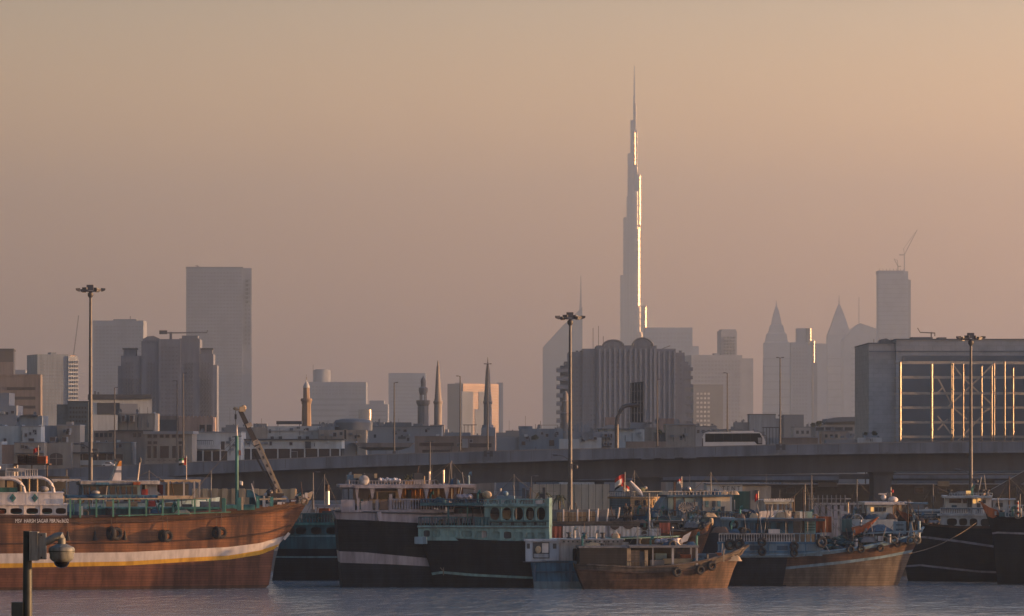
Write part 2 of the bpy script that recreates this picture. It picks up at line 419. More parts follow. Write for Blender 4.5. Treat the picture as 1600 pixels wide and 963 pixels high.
C.bar('mast',STEEL,(264,535),(264,518),1.1,10); C.bar('jib',STEEL,(252,519.5),(321,519),0.55,10)
C.bar('counterweight',DRK,(246,518.5),(258,518.5),1.6,10); C.bar('jib_tip',STEEL,(320.5,520),(321.5,515),0.4,10)

# faint hotels in the middle
T=Bld('round_top_hotel','faint hazy hotel with round drum on its roof, behind brick minaret',520,5600)
T.box('wall',CON,483,597,572,None,0,60); T.grid('window_grid',HWN2,487,602,570,618,16,3,0.6,0.5,-0.4); T.cyl('drum',CON,502,578,600,12,20,n=24); T.cyl('drum_cap',CON2,502,577,580,9,20,n=24)
T.grid('balcony_band',CON2,487,620,570,680,1,7,1,0.4,-0.6); T.bar('antenna',STEEL,(489,598),(489,570),0.7)
T=Bld('glinting_block','hazy low block throwing a bright sun glint, behind domed roof',582,5120)
T.box('wall',CON,540,632,606,None,0,50); T.box('upper_wall',CON,577,626,600,634,4,40)
T.cyl('mirror_bay',MINR,571,640,None,9,2,n=40)
T.grid('balcony_band',CON2,545,640,604,690,1,8,1,0.35,-0.5)
T=Bld('pale_square_block','very faint square block behind the short ornate minaret',636,7000)
T.box('wall',CON,607,583,665,None,0,70); T.grid('floor_line',HWN2,610,590,662,670,1,14,1,0.4,-0.3)
T=Bld('faint_pair_block','faint block left of the pink reflecting tower',711,6200)
T.box('wall',CON,699,600,713,None,0,30); T.box('wall',CON,711,598,722,None,2,30)

# the pink reflecting tower
T=Bld('pink_mirror_tower','glass tower mirroring pink sunset light, behind the right pencil minaret',754,5300,yaw=43,cat='skyscraper')
PG=M('pink_glazing',(0.042,0.032,0.03),rough=0.40,metal=0.85,var=0.1,scale=0.05)
T.box('tower_body',PG,724,600,779,None,0,30)
T.box('dark_recess',CON2,748,612,757,None,-0.6,2); T.box('dark_recess',CON2,742,640,758,None,-0.7,2); T.box('dark_recess',CON2,722,612,739,None,-0.5,2)
T.grid('floor_band',CON2,726,603,778,690,1,20,1,0.2,-0.3)
T=Bld('pink_tower_annex','narrow hazy annex right of pink reflecting tower',781,5400)
T.box('wall',CON,776,598,786,None,0,30)

# art deco apartment block with two round gables
T=Bld('arched_apartment_block','large grey apartment block with two round roof gables and ribbed facade',976,1800,cat='building')
PIL=M('pale_pilaster',(0.25,0.26,0.30),scale=0.2,var=0.12,rough=0.9)
AP=M('apartment_render',(0.20,0.215,0.255),scale=0.2,var=0.12,mode='streak',rough=0.9)
for nm,x0,y0,x1,d0,d1 in (('wall',882,565,893,3,30),('wall',888,550,914,1,34),('wall',910,545,934,0,36),('wall',932,540,1026,-1,40),('wall',1024,545,1056,0,36),('wall',1053,551,1070,1,34),('wall',1068,565,1076,2,30)):
    T.box(nm,AP,x0,y0,x1,None,d0,d1)
for x0,x1,yt,yb in ((942,974,532,541),(988,1020,528.5,541)):
    pts=[(x0+(x1-x0)*(1-cos(pi*k/14))/2, yb-(yb-yt)*sin(pi*k/14)) for k in range(15)]
    T.poly('round_gable',AP,pts,-1.5,12)
    mb=MB(); mb.tube([(T.X(x),-1.6,T.Z(y)) for x,y in pts],0.45,6); mb.build('gable_rim',CON2,T.root)
for x in (937,945,953,961,969,977,985,993,1001,1009,1017,1023): T.box('pilaster',PIL,x-1.6,545,x+1.6,None,-1.9,-0.9)
for x in (1030,1038,1046,1054): T.box('pilaster',PIL,x-1.4,549,x+1.4,None,-0.9,0.1)
for x0,x1,n,dy in ((893,910,3,0.9),(912,931,4,-0.1)): T.grid('window_grid',HWN2,x0,556,x1,675,n,16,0.5,0.42,dy-0.1)
T.grid('window_grid',HWN2,938.5,548,1023,675,11,17,0.36,0.5,-1.1)
T.grid('window_grid',HWN2,1026,553,1068,675,5,17,0.35,0.5,-0.1)
for k in range(8):
    y=571+k*13.2
    T.box('balcony',AP,869.5,y+5,889,y+10.5,1,9); T.box('balcony',AP,1070,y+3,1083,y+8.5,1,9)
    T.box('balcony_rail',CON2,869.5,y+3.6,889,y+4.6,0.9,1.2)
T.box('core_wall',AP,876,571,884,None,6,28); T.box('core_wall',AP,1074,570,1080,None,6,28)
for x,h in ((927,492),(935.5,489),(943,505),(1041,531),(1013,533)): T.bar('roof_antenna',STEEL,(x,548),(x,h+20),0.22)
T.bar('roof_boom',STEEL,(1035,545),(1048,540),0.35)
for x in (900,906,952,1000,1062): T.box('water_tank',CON2,x,545 if 930<x<1020 else 547.5,x+4,551,6,9)

T=Bld('wide_far_block','wide hazy block behind the right gable of arched apartment block',1048,7600)
T.box('wall',CON,1008,512,1082,None,0,90); T.grid('floor_line',HWN2,1012,518,1080,600,12,12,0.7,0.45,-0.3); T.box('roof_step',CON,1080,541,1092,None,5,70)
T=Bld('window_slab','grey slab block with window columns, right of arched apartment block',1108,2700,yaw=12)
T.box('wall',CON2,1083,601,1130,None,0,22); T.grid('window_grid',WHT,1087,612,1110,668,4,8,0.6,0.45)
T=Bld('twin_height_block','hazy wide block with narrower tower rising from its left end',1130,4900,yaw=8)
T.box('wall',CON,1080,555,1160,None,0,60); T.grid('floor_line',HWN2,1084,562,1158,660,14,16,0.6,0.5,-0.3); T.box('wall',CON,1160,560,1178,None,3,50)
T.box('tower_body',CON,1128,517,1153,None,6,30); T.box('roof_step',CON,1130,514.5,1152,518,8,28); T.box('roof_house',CON,1118,552,1126,556,6,20)
T.grid('window_grid',CON2,1131,525,1151,555,4,6,0.5,0.5,5.6)

def pointed(label,xc,D,pts,extra=None):
    T=Bld('pointed_tower',label,xc,D,cat='skyscraper',group='pointed far towers')
    mb=MB()
    s=T.s
    for i in range(len(pts)-1):
        (w0,y0),(w1,y1)=pts[i],pts[i+1]
        a=w0*s/2;b=w1*s/2;z0=max(0,T.Z(y0));z1=T.Z(y1)
        mb.hexa([(-a,-a,z0),(a,-a,z0),(a,a,z0),(-a,a,z0)],[(-b,-b,z1),(b,-b,z1),(b,b,z1),(-b,b,z1)])
    mb.build('tower_body',CON,T.root)
    b2=MB()
    for k in range(8):
        y=560+k*12; 
        b2.box(-pts[0][0]*s/2-0.5,-pts[0][0]*s/2-0.5,T.Z(y+2),pts[0][0]*s/2+0.5,-pts[0][0]*s/2+1,T.Z(y))
    b2.build('floor_band',CON2,T.root,kind='stuff')
    return T
pointed('hazy pointed tower with pyramid crown, left of the glinting twin slab',1213,7800,[(42,900),(39,536),(34,534),(30,522),(25,520),(20,509),(16,507),(12,496),(8,487),(2,478),(0.8,470)])
T=pointed('hazy pointed tower beside the slant roof block, left of tower under construction',1311,8000,[(38,900),(37,524),(26,510),(18,497),(9,484),(2,475),(0.8,462)])
T=Bld('slant_roof_block','hazy block with slanting roof edge and thin mast',1345,7700)
T.poly('wall',CON,[(1322,900),(1376,900),(1376,516),(1344,505),(1334,512),(1318,530),(1318,900)][1:-1]+[(1318,900)],0,60)
T.bar('roof_mast',STEEL,(1343.5,508),(1343.5,464),1.1,20)
T.grid('floor_band',CON2,1330,540,1345,690,1,18,1,0.3,-0.5)

T=Bld('glinting_slab','stepped hazy tower with sun glinting down its right edge',1256,5800,cat='skyscraper')
T.box('tower_body',CON,1236,535,1268,None,0,28); T.grid('floor_line',HWN2,1238,542,1262,680,5,24,0.6,0.5,-0.3); T.box('upper_body',CON,1245,513,1260,536,4,24)
r=4.2
mb=MB().lathe(T.X(1264),4,[(r,T.Z(540)),(r,T.Z(513))],32); mb.build('mirror_bay',MINR,T.root)
mb=MB().lathe(T.X(1269.5),4,[(r,0),(r,T.Z(533))],32); mb.build('mirror_bay',MINR,T.root)
T.box('side_slab',CON2,1271,567,1277,None,0,22)
T=Bld('glinting_slab_neighbour','faint hazy block close right of the glinting stepped tower',1286,7500)
T.box('wall',CON,1276,537,1292,None,0,40)

T=Bld('unfinished_tower','hazy concrete tower under construction with climbing cranes on top',1398,7000,cat='skyscraper')
T.box('tower_body',CON,1373,424,1419,None,0,44); T.box('formwork',CON2,1372,423,1412,428,-1,45)
T.box('side_hoist',CON2,1419,437,1424,None,10,24)
mb=MB()
for k in range(22): mb.box(T.X(1372.2),-0.8,T.Z(438+k*7),T.X(1421),0.5,T.Z(438+k*7)+1.1)
mb.build('slab_edge',CON2,T.root,kind='stuff')
mb=MB()
for k in range(8): mb.box(T.X(1374+k*5.4),1,T.Z(425),T.X(1374+k*5.4)+0.8,1.8,T.Z(420))
mb.build('starter_bar',STEEL,T.root,kind='stuff')
def luffer(label,x,yb,top,tip,ctr):
    C=Bld('luffing_crane',label,x,7000,cat='crane',group='cranes on the unfinished tower')
    C.bar('mast',STEEL,(x,yb),(x,top),1.5,12); C.bar('jib',STEEL,(x,top),tip,1.1,12); C.bar('counter_jib',STEEL,(x,top),ctr,1.8,12)
    C.bar('apex',STEEL,(x,top),(x-1,top-10),0.9,12); C.bar('pendant',STEEL,(x-1,top-10),tip,0.5,12)
luffer('tall luffing crane on the unfinished tower, jib raised steeply right',1414,428,398,(1434,359),(1406,398))
luffer('small luffing crane left of the tall one on the unfinished tower',1404,428,416,(1398,404),(1409,416))
# ------------------------------------------------------------------ town behind the bridge
def tank(T,x,ytop,y=4,w=3,h=3): T.box('water_tank',CON2,x,ytop,x+w,ytop+h,y,y+1.2)
def dish(T,x,y,r=0.7,d=2):
    mb=MB(); c=(T.X(x),d,T.Z(y)); n=14
    vs=[c]+[(c[0]+r*cos(2*pi*k/n)*0.8,c[1]-0.25-0.2*cos(2*pi*k/n),c[2]+0.3+r*sin(2*pi*k/n)) for k in range(n)]
    mb.add(vs,[(0,1+k,1+(k+1)%n) for k in range(n)]); mb.bar((c[0],c[1],c[2]-0.7),c,0.12)
    mb.build('satellite_dish',CON,T.root)
def aerial(T,x,y0,y1,y=3): T.bar('aerial',STEEL,(x,y0),(x,y1),0.12,y)
def clutter(T,x0,x1,yr,seed,n=5):
    rr=random.Random(seed)
    for k in range(n):
        x=x0+(x1-x0)*rr.random(); c=rr.random()
        if c<0.4: tank(T,x,yr-rr.uniform(1.6,3.2),rr.uniform(2,8),rr.uniform(1.8,3.4),3.2)
        elif c<0.6: dish(T,x,yr-1.5,rr.uniform(0.4,0.7),rr.uniform(1,5))
        elif c<0.8: aerial(T,x,yr,yr-rr.uniform(4,13),rr.uniform(1,6))
        else: T.box('cooling_unit',GRY,x,yr-2,x+rr.uniform(3,6),yr+0.2,rr.uniform(2,6),8)

def LB(name,label,x0,x1,D,**k): return Bld(name,label,(x0+x1)/2,D,**k)
# left cluster
T=LB('white_house','white flat roofed house with small dark windows at left edge',-20,64,930)
T.box('wall',WHT,33,667,64,None,0,12); T.box('wall',M('pale_blue_render',(0.42,0.47,0.50),mode='streak',scale=0.3,var=0.15),-20,666,33,None,0.6,12)
T.box('parapet',CON,32.6,665.4,64.5,667.2,-0.2,12.2); T.box('drain_pipe',DRK,34,673,34.8,690,-0.15,0)
T.wins(CON,[(45,685.5,53,689.5)]); T.wins(CON,[(6,685.5,9.5,690)],dy=0.48); clutter(T,-10,60,666,1,7)
T=LB('beige_annex','low beige annex with pink end in front of white house, left edge',-20,69,900)
T.box('wall',BEI,22,692,69,None,0,10); T.box('wall',PNK,2,695,22,None,0.4,10); T.box('wall',WHT,-20,690,2.5,None,0.2,10); T.box('parapet',CON,21.6,690.6,69.4,692.2,-0.2,10)
T.box('shade_roof',DRK,26,708,69,709,-2,0)
T=LB('arched_window_house','beige two step house with wide arched ground window',70,124,905)
T.box('wall',BEI,70.5,692,111,None,0,9); T.box('upper_wall',BEI,86,665,122,None,4,14); T.box('upper_wall',GRY,66,665,87,None,5,14); T.box('parapet',CON,85.6,663.6,122.4,665.4,3.8,14.2)
T.box('roof_house',BEI,99,659,108,666,6,10); T.wins(CON,[(78,683.5,86,690)],dy=4.4); T.wins(CON,[(97,683.5,103,690.5)],dy=3.88)
mb=MB(); mb.prism([(T.X(78),T.Z(727)),(T.X(98),T.Z(727))]+[(T.X(88+10*cos(pi*k/10)),T.Z(713-5*sin(pi*k/10))) for k in range(11)],-0.12,0.2); mb.build('arched_window',GLASS,T.root)
T.box('mullion',BEI,87.4,709,88.6,727,-0.2,0); T.box('mullion',BEI,78,716,98,717,-0.22,0)
T=LB('shop_terrace','long beige terrace of shops with dark openings behind left lamp mast',111,206,910)
T.box('wall',BEI,111,692,205,None,0,12); T.box('cornice',CON,111,690.8,205.4,692.4,-0.3,12)
for x0,x1 in ((115,128),(130,139),(145,152),(154,166),(168,176),(180,192)): T.wins(BEI,[(x0,710,x1,719)])
T.box('canopy',DRK,111,707,178,708.6,-1.6,0); T.box('shop_wall',WHT,111,719.5,178,727,-0.5,0)
T=LB('tall_beige_block','stepped beige block with two dark windows behind shop terrace',145,240,960)
T.box('wall',BEI,182,646,240,None,3,16); T.box('wall',BRN,146,673,233,None,0,16); T.box('ledge',DRK,170,672.2,240,674,-0.6,3)
T.wins(BEI,[(190.5,650,194.5,658),(203,650,208,658)],dy=2.88); T.wins(BEI,[(191,699,195.5,706)]); 
T.wins(BRN,[(x,677,x+5,683) for x in (149,156,163,170,208,216)]); clutter(T,185,238,646,2,6)
for x in (184,198,214): T.bar('drain_pipe',DRK,(x,648),(x,672),0.12,2.9)
T=LB('dark_bay_building','white fronted block with dark recessed bay below flat dark roof',138,238,1150,yaw=6)
T.box('wall',WHT,140,624,237,None,0,20); T.box('roof_band',DRK,138,616.5,236,624,-0.6,21); T.box('recess',DRK,152,629.5,187,648,-0.15,0.5); T.box('recess_frame',CON,187,631,215,648,-0.3,0.4)
T.bar('chimney',CON2,(149,618),(149,611),0.5); T.bar('chimney',CON2,(154,618),(154,612.5),0.5)
T=LB('teal_glass_block','low dark teal glass block right of brown offices',88,139,1250)
T.box('wall',M('teal_glazing',(0.07,0.10,0.12),rough=0.3,var=0.2),106,628,138,None,0,20); T.box('wall',M('teal_glazing',(0,0,0)),88,632,107,None,1,20); T.box('cornice',DRK,105.6,626.8,138.4,628.4,-0.3,20)
T.grid('window_grid',GLASS,108,634,136,662,6,4,0.6,0.5)
T=LB('grey_roof_house','grey stepped house in front of brown office bands',0,66,1080)
T.box('wall',CON,-20,614,13,None,2,14); T.box('wall',CON,-20,634,26,None,0,14); T.box('wall',GRY,30,650,66,None,0,14); T.box('shade_roof',DRK,33,649,60,651,-1,6); clutter(T,0,60,650,3,6)
T=LB('tall_window_hall','beige hall with row of tall dark windows above the ramp',225,301,900)
T.box('wall',BEI,226,678,300,None,0,14); T.box('roof_edge',CON,224,674,302,678.4,-0.5,15)
T.wins(BEI,[(230,697,236,716),(239.5,697,245,716),(250,697,264,716),(269,697,275,716),(279.5,697,284,716)])
T.wins(BRN,[(x,679.5,x+5.5,684) for x in (231,240,250,259,269,279)]); T.wins(BRN,[(x,690,x+5.5,694) for x in (231,240,279)])
for x in range(228,300,9): T.box('sill_block',BRN,x,718.5,x+5,720.5,-0.15,0)
T=LB('pink_crenel_house','pinkish house with notched parapet below the stepped block',244,334,1120)
T.box('wall',PNK,279,652,333,None,0,12); T.box('wall',DRK,244,656,278,None,0,12); T.box('wall',BRN,243,650,279,657,1,12)
for k in range(9): T.box('merlon',PNK,280+k*6,650,284+k*6,652.2,0,0.6)
T.wins(BEI,[(312,664,320,675),(323,664,331,675)])
T=LB('balcony_house','white house with curved balcony and dark ground openings left of mast',292,378,920)
T.box('wall',WHT,292,676,377,None,0,16); T.box('parapet',CON,291.6,674.6,377.4,676.4,-0.3,16)
T.box('balcony',WHT,297,695,345,702,-2,0); T.box('balcony_rail',DRK,303,688,334,689,-1.8,-1.6)
for x in range(304,335,3): T.box('rail_post',DRK,x,689,x+0.5,695,-1.8,-1.65)
T.wins(WHT,[(293,688,300,696),(345,690,351,703)]); T.box('shop_front',GLASS,296,705,355,720.5,-0.2,0)
for x in (303,318,332,345): T.box('column',WHT,x-1,702,x+1,720.5,-1.8,-1.3)
clutter(T,300,370,676,4,8)
T=LB('long_white_hall','long white hall with dark openings under a flat roof, behind crane boom',372,537,930)
T.box('wall',WHT,376,687.5,534,701.5,0,16); T.box('roof_edge',DRK,374,686,537,687.8,-0.6,17); T.box('shop_front',GLASS,372,701,534,None,0.8,14)
for x in (380,392,412,434,454,476,497,516,531): T.box('column',WHT,x-1,701.5,x+1,725,-0.1,0.5)
T.box('bay',DRK,477,690,486,701,-0.3,0); T.wins(CON,[(455,706,464,716)],dy=0.7)
T=LB('roof_block','white upper block with dark awning roof, below brick minaret',416,499,990)
T.box('wall',WHT,418,666,497,None,0,14); T.box('awning',DRK,431,658,470,663,2,8); T.box('awning_post',DRK,433,663,434,667,2,2.3); T.box('awning_post',DRK,467,663,468,667,2,2.3); T.box('ledge',CON,417.5,673,497.5,674,-0.3,0)
for x in (423,436,466,478): T.box('cooling_unit',DRK,x,682,x+5,686,-1,0)
T=LB('far_roofscape_house','hazy roof terrace house with antennas left of crane head',345,420,1500)
T.box('wall',CON2,346,668,420,None,0,15); T.box('roof_house',CON2,352,664,372,669,2,8); T.box('roof_house',CON2,395,662,416,669,3,9); clutter(T,348,412,666,5,9); aerial(T,358,665,637,4)
T=LB('drum_roof_house','beige block carrying a rounded grey drum roof, mid left',495,575,985)
T.box('wall',BEI,497,672,572,None,0,14); T.box('wall',GRY,498,667,522,673,3,12)
mb=MB(); mb.lathe(T.X(550),7,[(4.6/ (T.s) * T.s,T.Z(673)),(4.7,T.Z(660)),(4.5,T.Z(659)),(4.3,T.Z(656.5)),(2.6,T.Z(654.5)),(0.3,T.Z(654))],24); mb.build('drum_roof',CON2,T.root)
T.wins(BEI,[(538,672,541,688)]); T.box('ledge',DRK,496,692,572,693,-0.5,0); clutter(T,498,530,667,6,5)
T.box('roof_house',GRY,511,663,530,672,6,11)
T=LB('bowl_stand','brown tapering stand with dark underside beside the viaduct',548,648,960)
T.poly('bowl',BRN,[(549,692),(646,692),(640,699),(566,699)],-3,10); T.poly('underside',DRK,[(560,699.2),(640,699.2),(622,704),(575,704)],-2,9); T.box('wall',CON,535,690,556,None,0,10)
for x in (579,603,621): T.box('strut',CON,x,699,x+1.4,None,-1,0)
T=LB('long_grey_hall','long pale grey hall behind the first viaduct street lamp',571,688,1060)
T.box('wall',CON,571,667,690,None,0,18); T.box('parapet',CON2,570.6,665.6,690.4,667.3,-0.3,18); T.box('sign_panel',DRK,622,682,634,686,-0.25,0)
for x0,x1,y in ((600,642,660),(645,660,662)):
    T.box('plant_room',CON2,x0,y,x1,667,5,9)
clutter(T,575,655,666,7,7)
T=LB('brown_band_hall','low brown hall with dark window bands below the tall pencil minaret',648,774,900)
T.box('wall',BRN,648,683,772,None,0,14); T.box('parapet',BRN,647.6,681.4,772.4,683.2,-0.25,14); T.box('window_band',GLASS,655,692,709,697,-0.15,0); T.box('window_band',GLASS,660,703,703,708,-0.15,0)
T.box('window_band',GLASS,734,693,768,699,-0.15,0); T.box('stair_tower',CON,722,686,731,700,-1,0); T.bar('drain_pipe',DRK,(706,697),(706,712),0.12,-0.1)
T=LB('frame_roof_house','pale house carrying an open steel frame on its roof',694,735,1000)
T.box('wall',GRY,694,676,735,None,0,12)
for x in (725,731,737): T.bar('frame_post',STEEL,(x,684),(x,664),0.16)
T.box('frame_roof',STEEL,723,663.4,745,664.6,4,7)
T=LB('blue_roof_sheds','low blue grey sheds in front of the slant top tower',790,885,1000)
T.box('wall',GRY,811,670,880,None,0,16); T.box('roof_house',GRY,810,666,832,671,2,8); T.box('wall',CON,775,683,812,None,1,10); T.wins(GRY,[(815,690,821,696),(858,688,866,697)]); clutter(T,812,878,670,8,9)
T.box('rail',STEEL,846,664,872,664.8,3,3.2); T.box('rail_post',STEEL,846,664,846.8,670,3,3.2); T.box('rail_post',STEEL,871,664,871.8,670,3,3.2)
T=LB('far_terrace_row','hazy row of low terraces with antennas, right of right minaret',775,840,1600)
T.box('wall',CON2,775,676,840,None,0,15); T.box('wall',CON2,790,673,815,677,2,12); clutter(T,778,838,676,9,10); aerial(T,795.5,676,657,4); aerial(T,821,676,650,5)
T=LB('white_works','cluttered white works building left of the sign gantry',872,965,950)
T.box('wall',WHT,874,686,905,None,0,10); T.box('wall',CON,893,675,962,None,2,14); T.box('wall',WHT,905,684,940,None,0.5,10); T.box('chimney_block',CON,913,667,925,676,4,8); T.wins(CON,[(944,692,948,696),(952,692,956,696)],dy=1.9)
for k,x in enumerate((898,902,908,913,918)): T.box('tower_unit',GRY,x,664-2*(k%3),x+2.4,677,3+k*0.5,5+k*0.5)
clutter(T,876,960,676,10,12); dish(T,915,684,1.0,0); dish(T,922,682,1.0,0)
T=LB('big_white_shed','large white shed with slanting flat roof behind the sign gantry',932,1010,990)
T.box('wall',WHT,936,671,1007,None,0,18); T.box('roof',CON2,932,669.4,993,671.2,-0.8,18); T.poly('roof_ramp',CON,[(938,669.4),(975,669.4),(958,664),(950,664)],3,9)
T.box('stair_house',PNK,946,652,964,670,4,8)
T=LB('pink_lit_blocks','small pink lit roof blocks right of the sign gantry board',1004,1056,1150)
T.box('wall',PNK,1030,654,1054,None,0,8); T.box('wall',BEI,1008,668,1030,None,2,9); T.box('wall',CON,1010,640,1014,656,3,6); T.box('wall',CON,985,660,1012,None,4,10)  # pink light on the front block is put into its render colour
clutter(T,1006,1050,662,11,7)
T=LB('beige_slab_house','plain beige slab house left of the coach on the viaduct',1037,1090,960)
T.box('wall',BEI,1040,664,1087,None,0,12); T.box('parapet',CON,1039.6,662.8,1087.4,664.3,-0.25,12); T.box('wall',DRK,1024,676,1041,None,1,10); aerial(T,1083,664,653,3); aerial(T,1057,664,640,4); dish(T,1058,662,0.8)
T=LB('brown_wall_block','low brown fence block right of the coach',975,1045,880)
T.box('wall',BRN,978,690,1040,None,0,3)
T=LB('right_dark_block','hazy dark roof block right of coach among low roofs',1168,1216,1700)
T.box('wall',GRY,1171,648,1212,None,0,14); T.box('roof_edge',DRK,1170.6,647,1212.4,648.6,-0.4,14); T.box('wall',CON2,1148,660,1172,None,2,12); clutter(T,1150,1170,660,12,4)
T=LB('right_pale_block','pale low block between dark roof block and round roof hall',1222,1262,1800)
T.box('wall',CON2,1225,648,1256,None,0,14); T.box('wall',CON2,1208,654,1230,None,2,12); clutter(T,1212,1252,652,13,5)
T=LB('fence_frames','row of dark open frames on a rooftop right of the coach',1190,1222,1000)
for x in range(1192,1220,5): T.box('frame_post',DRK,x,668,x+1,None,0,0.3)
T.box('frame_beam',DRK,1191,667.5,1221,669,0,0.3); T.box('wall',GRY,1188,684,1222,None,2,8)
T=LB('brown_container_wall','long low brown container store behind the right street lamp',1220,1282,900)
T.box('wall',BRN,1222,684,1278,None,0,5); T.box('roof',CON,1221,682.6,1279,684.2,-0.3,5.3)
for x in range(1228,1278,7): T.box('rib',BRN,x,685,x+0.8,None,-0.12,0)
T=LB('round_roof_hall','low hall with flat rounded roof left of the big grey building',1272,1372,1250)
T.box('wall',CON,1274,664,1372,None,0,20); T.poly('roof',CON2,[(1289,660),(1352,658),(1357,654),(1340,651.5),(1310,652),(1292,655)],-2,18); T.box('upper_wall',CON2,1292,658,1352,665,1,16)
T.wins(CON2,[(x,668,x+12,673) for x in (1275,1290,1305,1320)]); clutter(T,1278,1368,664,14,6)
T=LB('low_white_sheds','low white sheds and shrubs at the foot of big grey building',1286,1380,930)
T.box('wall',WHT,1340,684,1378,None,0,6); T.box('wall',CON,1290,687,1342,None,1,6); T.box('wall',GRY,1352,676,1372,None,3,8); clutter(T,1300,1375,684,15,8)
for k,(x0,x1,y,D,mt) in enumerate(((1085,1120,667,1350,CON),(1115,1160,672,1280,BEI),(1150,1195,676,1200,GRY),(1240,1285,668,1500,CON),(1285,1325,674,1180,BEI),(1020,1060,672,1380,CON))):
    T=LB('low_roof_house',['pale low house left of the coach roof','low beige house above coach windows','low grey house behind front of the coach','faint low house behind brown container store','low beige house in front of round roof hall','pale low house beside beige slab house'][k],x0,x1,D)
    T.box('wall',mt,x0,y,x1,None,0,14); T.box('parapet',CON2,x0-0.4,y-1.2,x1+0.4,y+0.3,-0.25,14); clutter(T,x0+2,x1-3,y,40+k,6)
    T.wins(mt,[(x0+4+j*8,y+5,x0+8+j*8,y+10) for j in range(3)])
for k,(x0,x1,y,D,mt) in enumerate(((596,640,655+8,1500,GRY),(640,700,671,1450,CON),(700,760,680,1300,CON),(480,520,663,1400,CON2),(560,600,660,1700,CON2),(396,420,668,1200,BEI))):
    T=LB('hazy_low_house',['hazy low house behind long grey hall left end','hazy low house between the short and tall pencil minarets','hazy low house under the pink mirror tower','hazy low house left of drum roof','faint low house behind the drum roof','small beige house behind crane boom'][k],x0,x1,D)
    T.box('wall',mt,x0,y,x1,None,0,14); clutter(T,x0+2,x1-3,y,60+k,5)

# small wall fittings: split cooling units, pipes, little windows, stains' causes
def fittings(label_bld,x0,y0,x1,y1,dy,seed,n=8):
    rr=random.Random(seed); T=label_bld
    for k in range(n):
        x=rr.uniform(x0,x1-4); y=rr.uniform(y0,y1-5); c=rr.random()
        if c<0.4: MB().box(T.X(x),dy-0.45,T.Z(y+2),T.X(x)+0.8,dy,T.Z(y+2)+0.55).build('cooling_unit',rr.choice([CON,WHT,CON2]),T.root)
        elif c<0.6: MB().box(T.X(x),dy-0.12,T.Z(y1),T.X(x)+0.14,dy,T.Z(y)).build('drain_pipe',rr.choice([CON2,DRK]),T.root)
        else: T.wins(CON,[(x,y,x+rr.uniform(2.5,5),y+rr.uniform(3.5,6))],dy=dy-0.12)
for (nm,x0,y0,x1,y1,dy,sd,n) in (('white_house',36,670,62,684,0,1,4),('beige_annex',24,695,68,712,0,2,6),('arched_window_house',90,668,120,684,4,3,4),('shop_terrace',112,694,200,704,0,4,8),('tall_beige_block',150,686,188,712,0,5,8),('tall_beige_block',212,650,238,668,3,6,4),('balcony_house',352,680,375,712,0,7,5),('long_white_hall',380,689,530,698,0,8,12),
   ('roof_block',420,668,495,680,0,9,9),('drum_roof_house',500,675,535,690,0,10,6),('drum_roof_house',544,675,570,690,0,11,5),('long_grey_hall',575,670,688,690,0,12,12),('brown_band_hall',710,686,770,700,0,13,6),('blue_roof_sheds',815,674,878,690,0,14,9),('white_works',895,678,960,692,2,15,9),('big_white_shed',940,673,1004,690,0,16,8),('beige_slab_house',1042,668,1085,690,0,17,8),('round_roof_hall',1280,676,1368,690,0,18,8),('low_white_sheds',1342,686,1376,690,0,19,3),('grey_roof_house',-10,636,24,650,0,20,5)):
    o_=bpy.data.objects[nm]; bb=BY[nm]; fittings(bb,x0,y0,x1,y1,dy,sd,n)
# ---- minarets
STO=M('minaret_stone',(0.30,0.27,0.25),scale=0.4,var=0.2,mode='streak',rough=0.9)
T=Bld('brick_minaret','brown minaret with balcony ring and small white dome, mid left',478,1180,cat='minaret',group='minarets')
MBR=M('minaret_brick',(0.27,0.20,0.15),scale=0.4,var=0.2,mode='streak')
def ring(name,m,x,prof,n=12,y=3,ph=0.2):
    mb=MB(); mb.lathe(T.X(x),y,[(r*T.s,T.Z(yy)) for r,yy in prof],n,ph=ph,sm=n>14); return mb.build(name,m,T.root)
ring('shaft',MBR,478,[(7.6,740),(7.6,662),(7,632),(8.3,629)],8); ring('balcony',MBR,478,[(6.5,629.5),(9.2,626),(9.2,624),(8.6,624),(8.6,622.5)],16)
ring('upper_shaft',MBR,478,[(5.2,625),(5,606)],8); ring('dome',WHT,478,[(5.4,606),(5,603),(3.6,600),(1.6,597),(0.6,594)],16); ring('finial',STEEL,478,[(0.5,594.5),(0.7,590),(0.25,589),(0.25,585)],8)
T=Bld('ornate_minaret','short ornate minaret with open columned lantern and bulb top',661,1120,cat='minaret',group='minarets')
ring('shaft',STO,661,[(9,760),(9,636),(8.6,635),(9.6,633)],8); ring('balcony',STO,661,[(9,633.5),(11,630),(11,625.5),(10,625.5)],16)
for k in range(6):
    a=k*pi/3; mb=MB(); mb.lathe(T.X(661)+4.6*T.s*cos(a),3+4.6*T.s*sin(a),[(0.9*T.s,T.Z(626)),(0.9*T.s,T.Z(616))],6); mb.build('column',STO,T.root)
ring('lantern',STO,661,[(5.4,617),(7.2,611),(7.2,606),(5,605),(4,604),(4,598),(4.4,596),(3.4,592),(1.2,590),(0.4,587)],16)
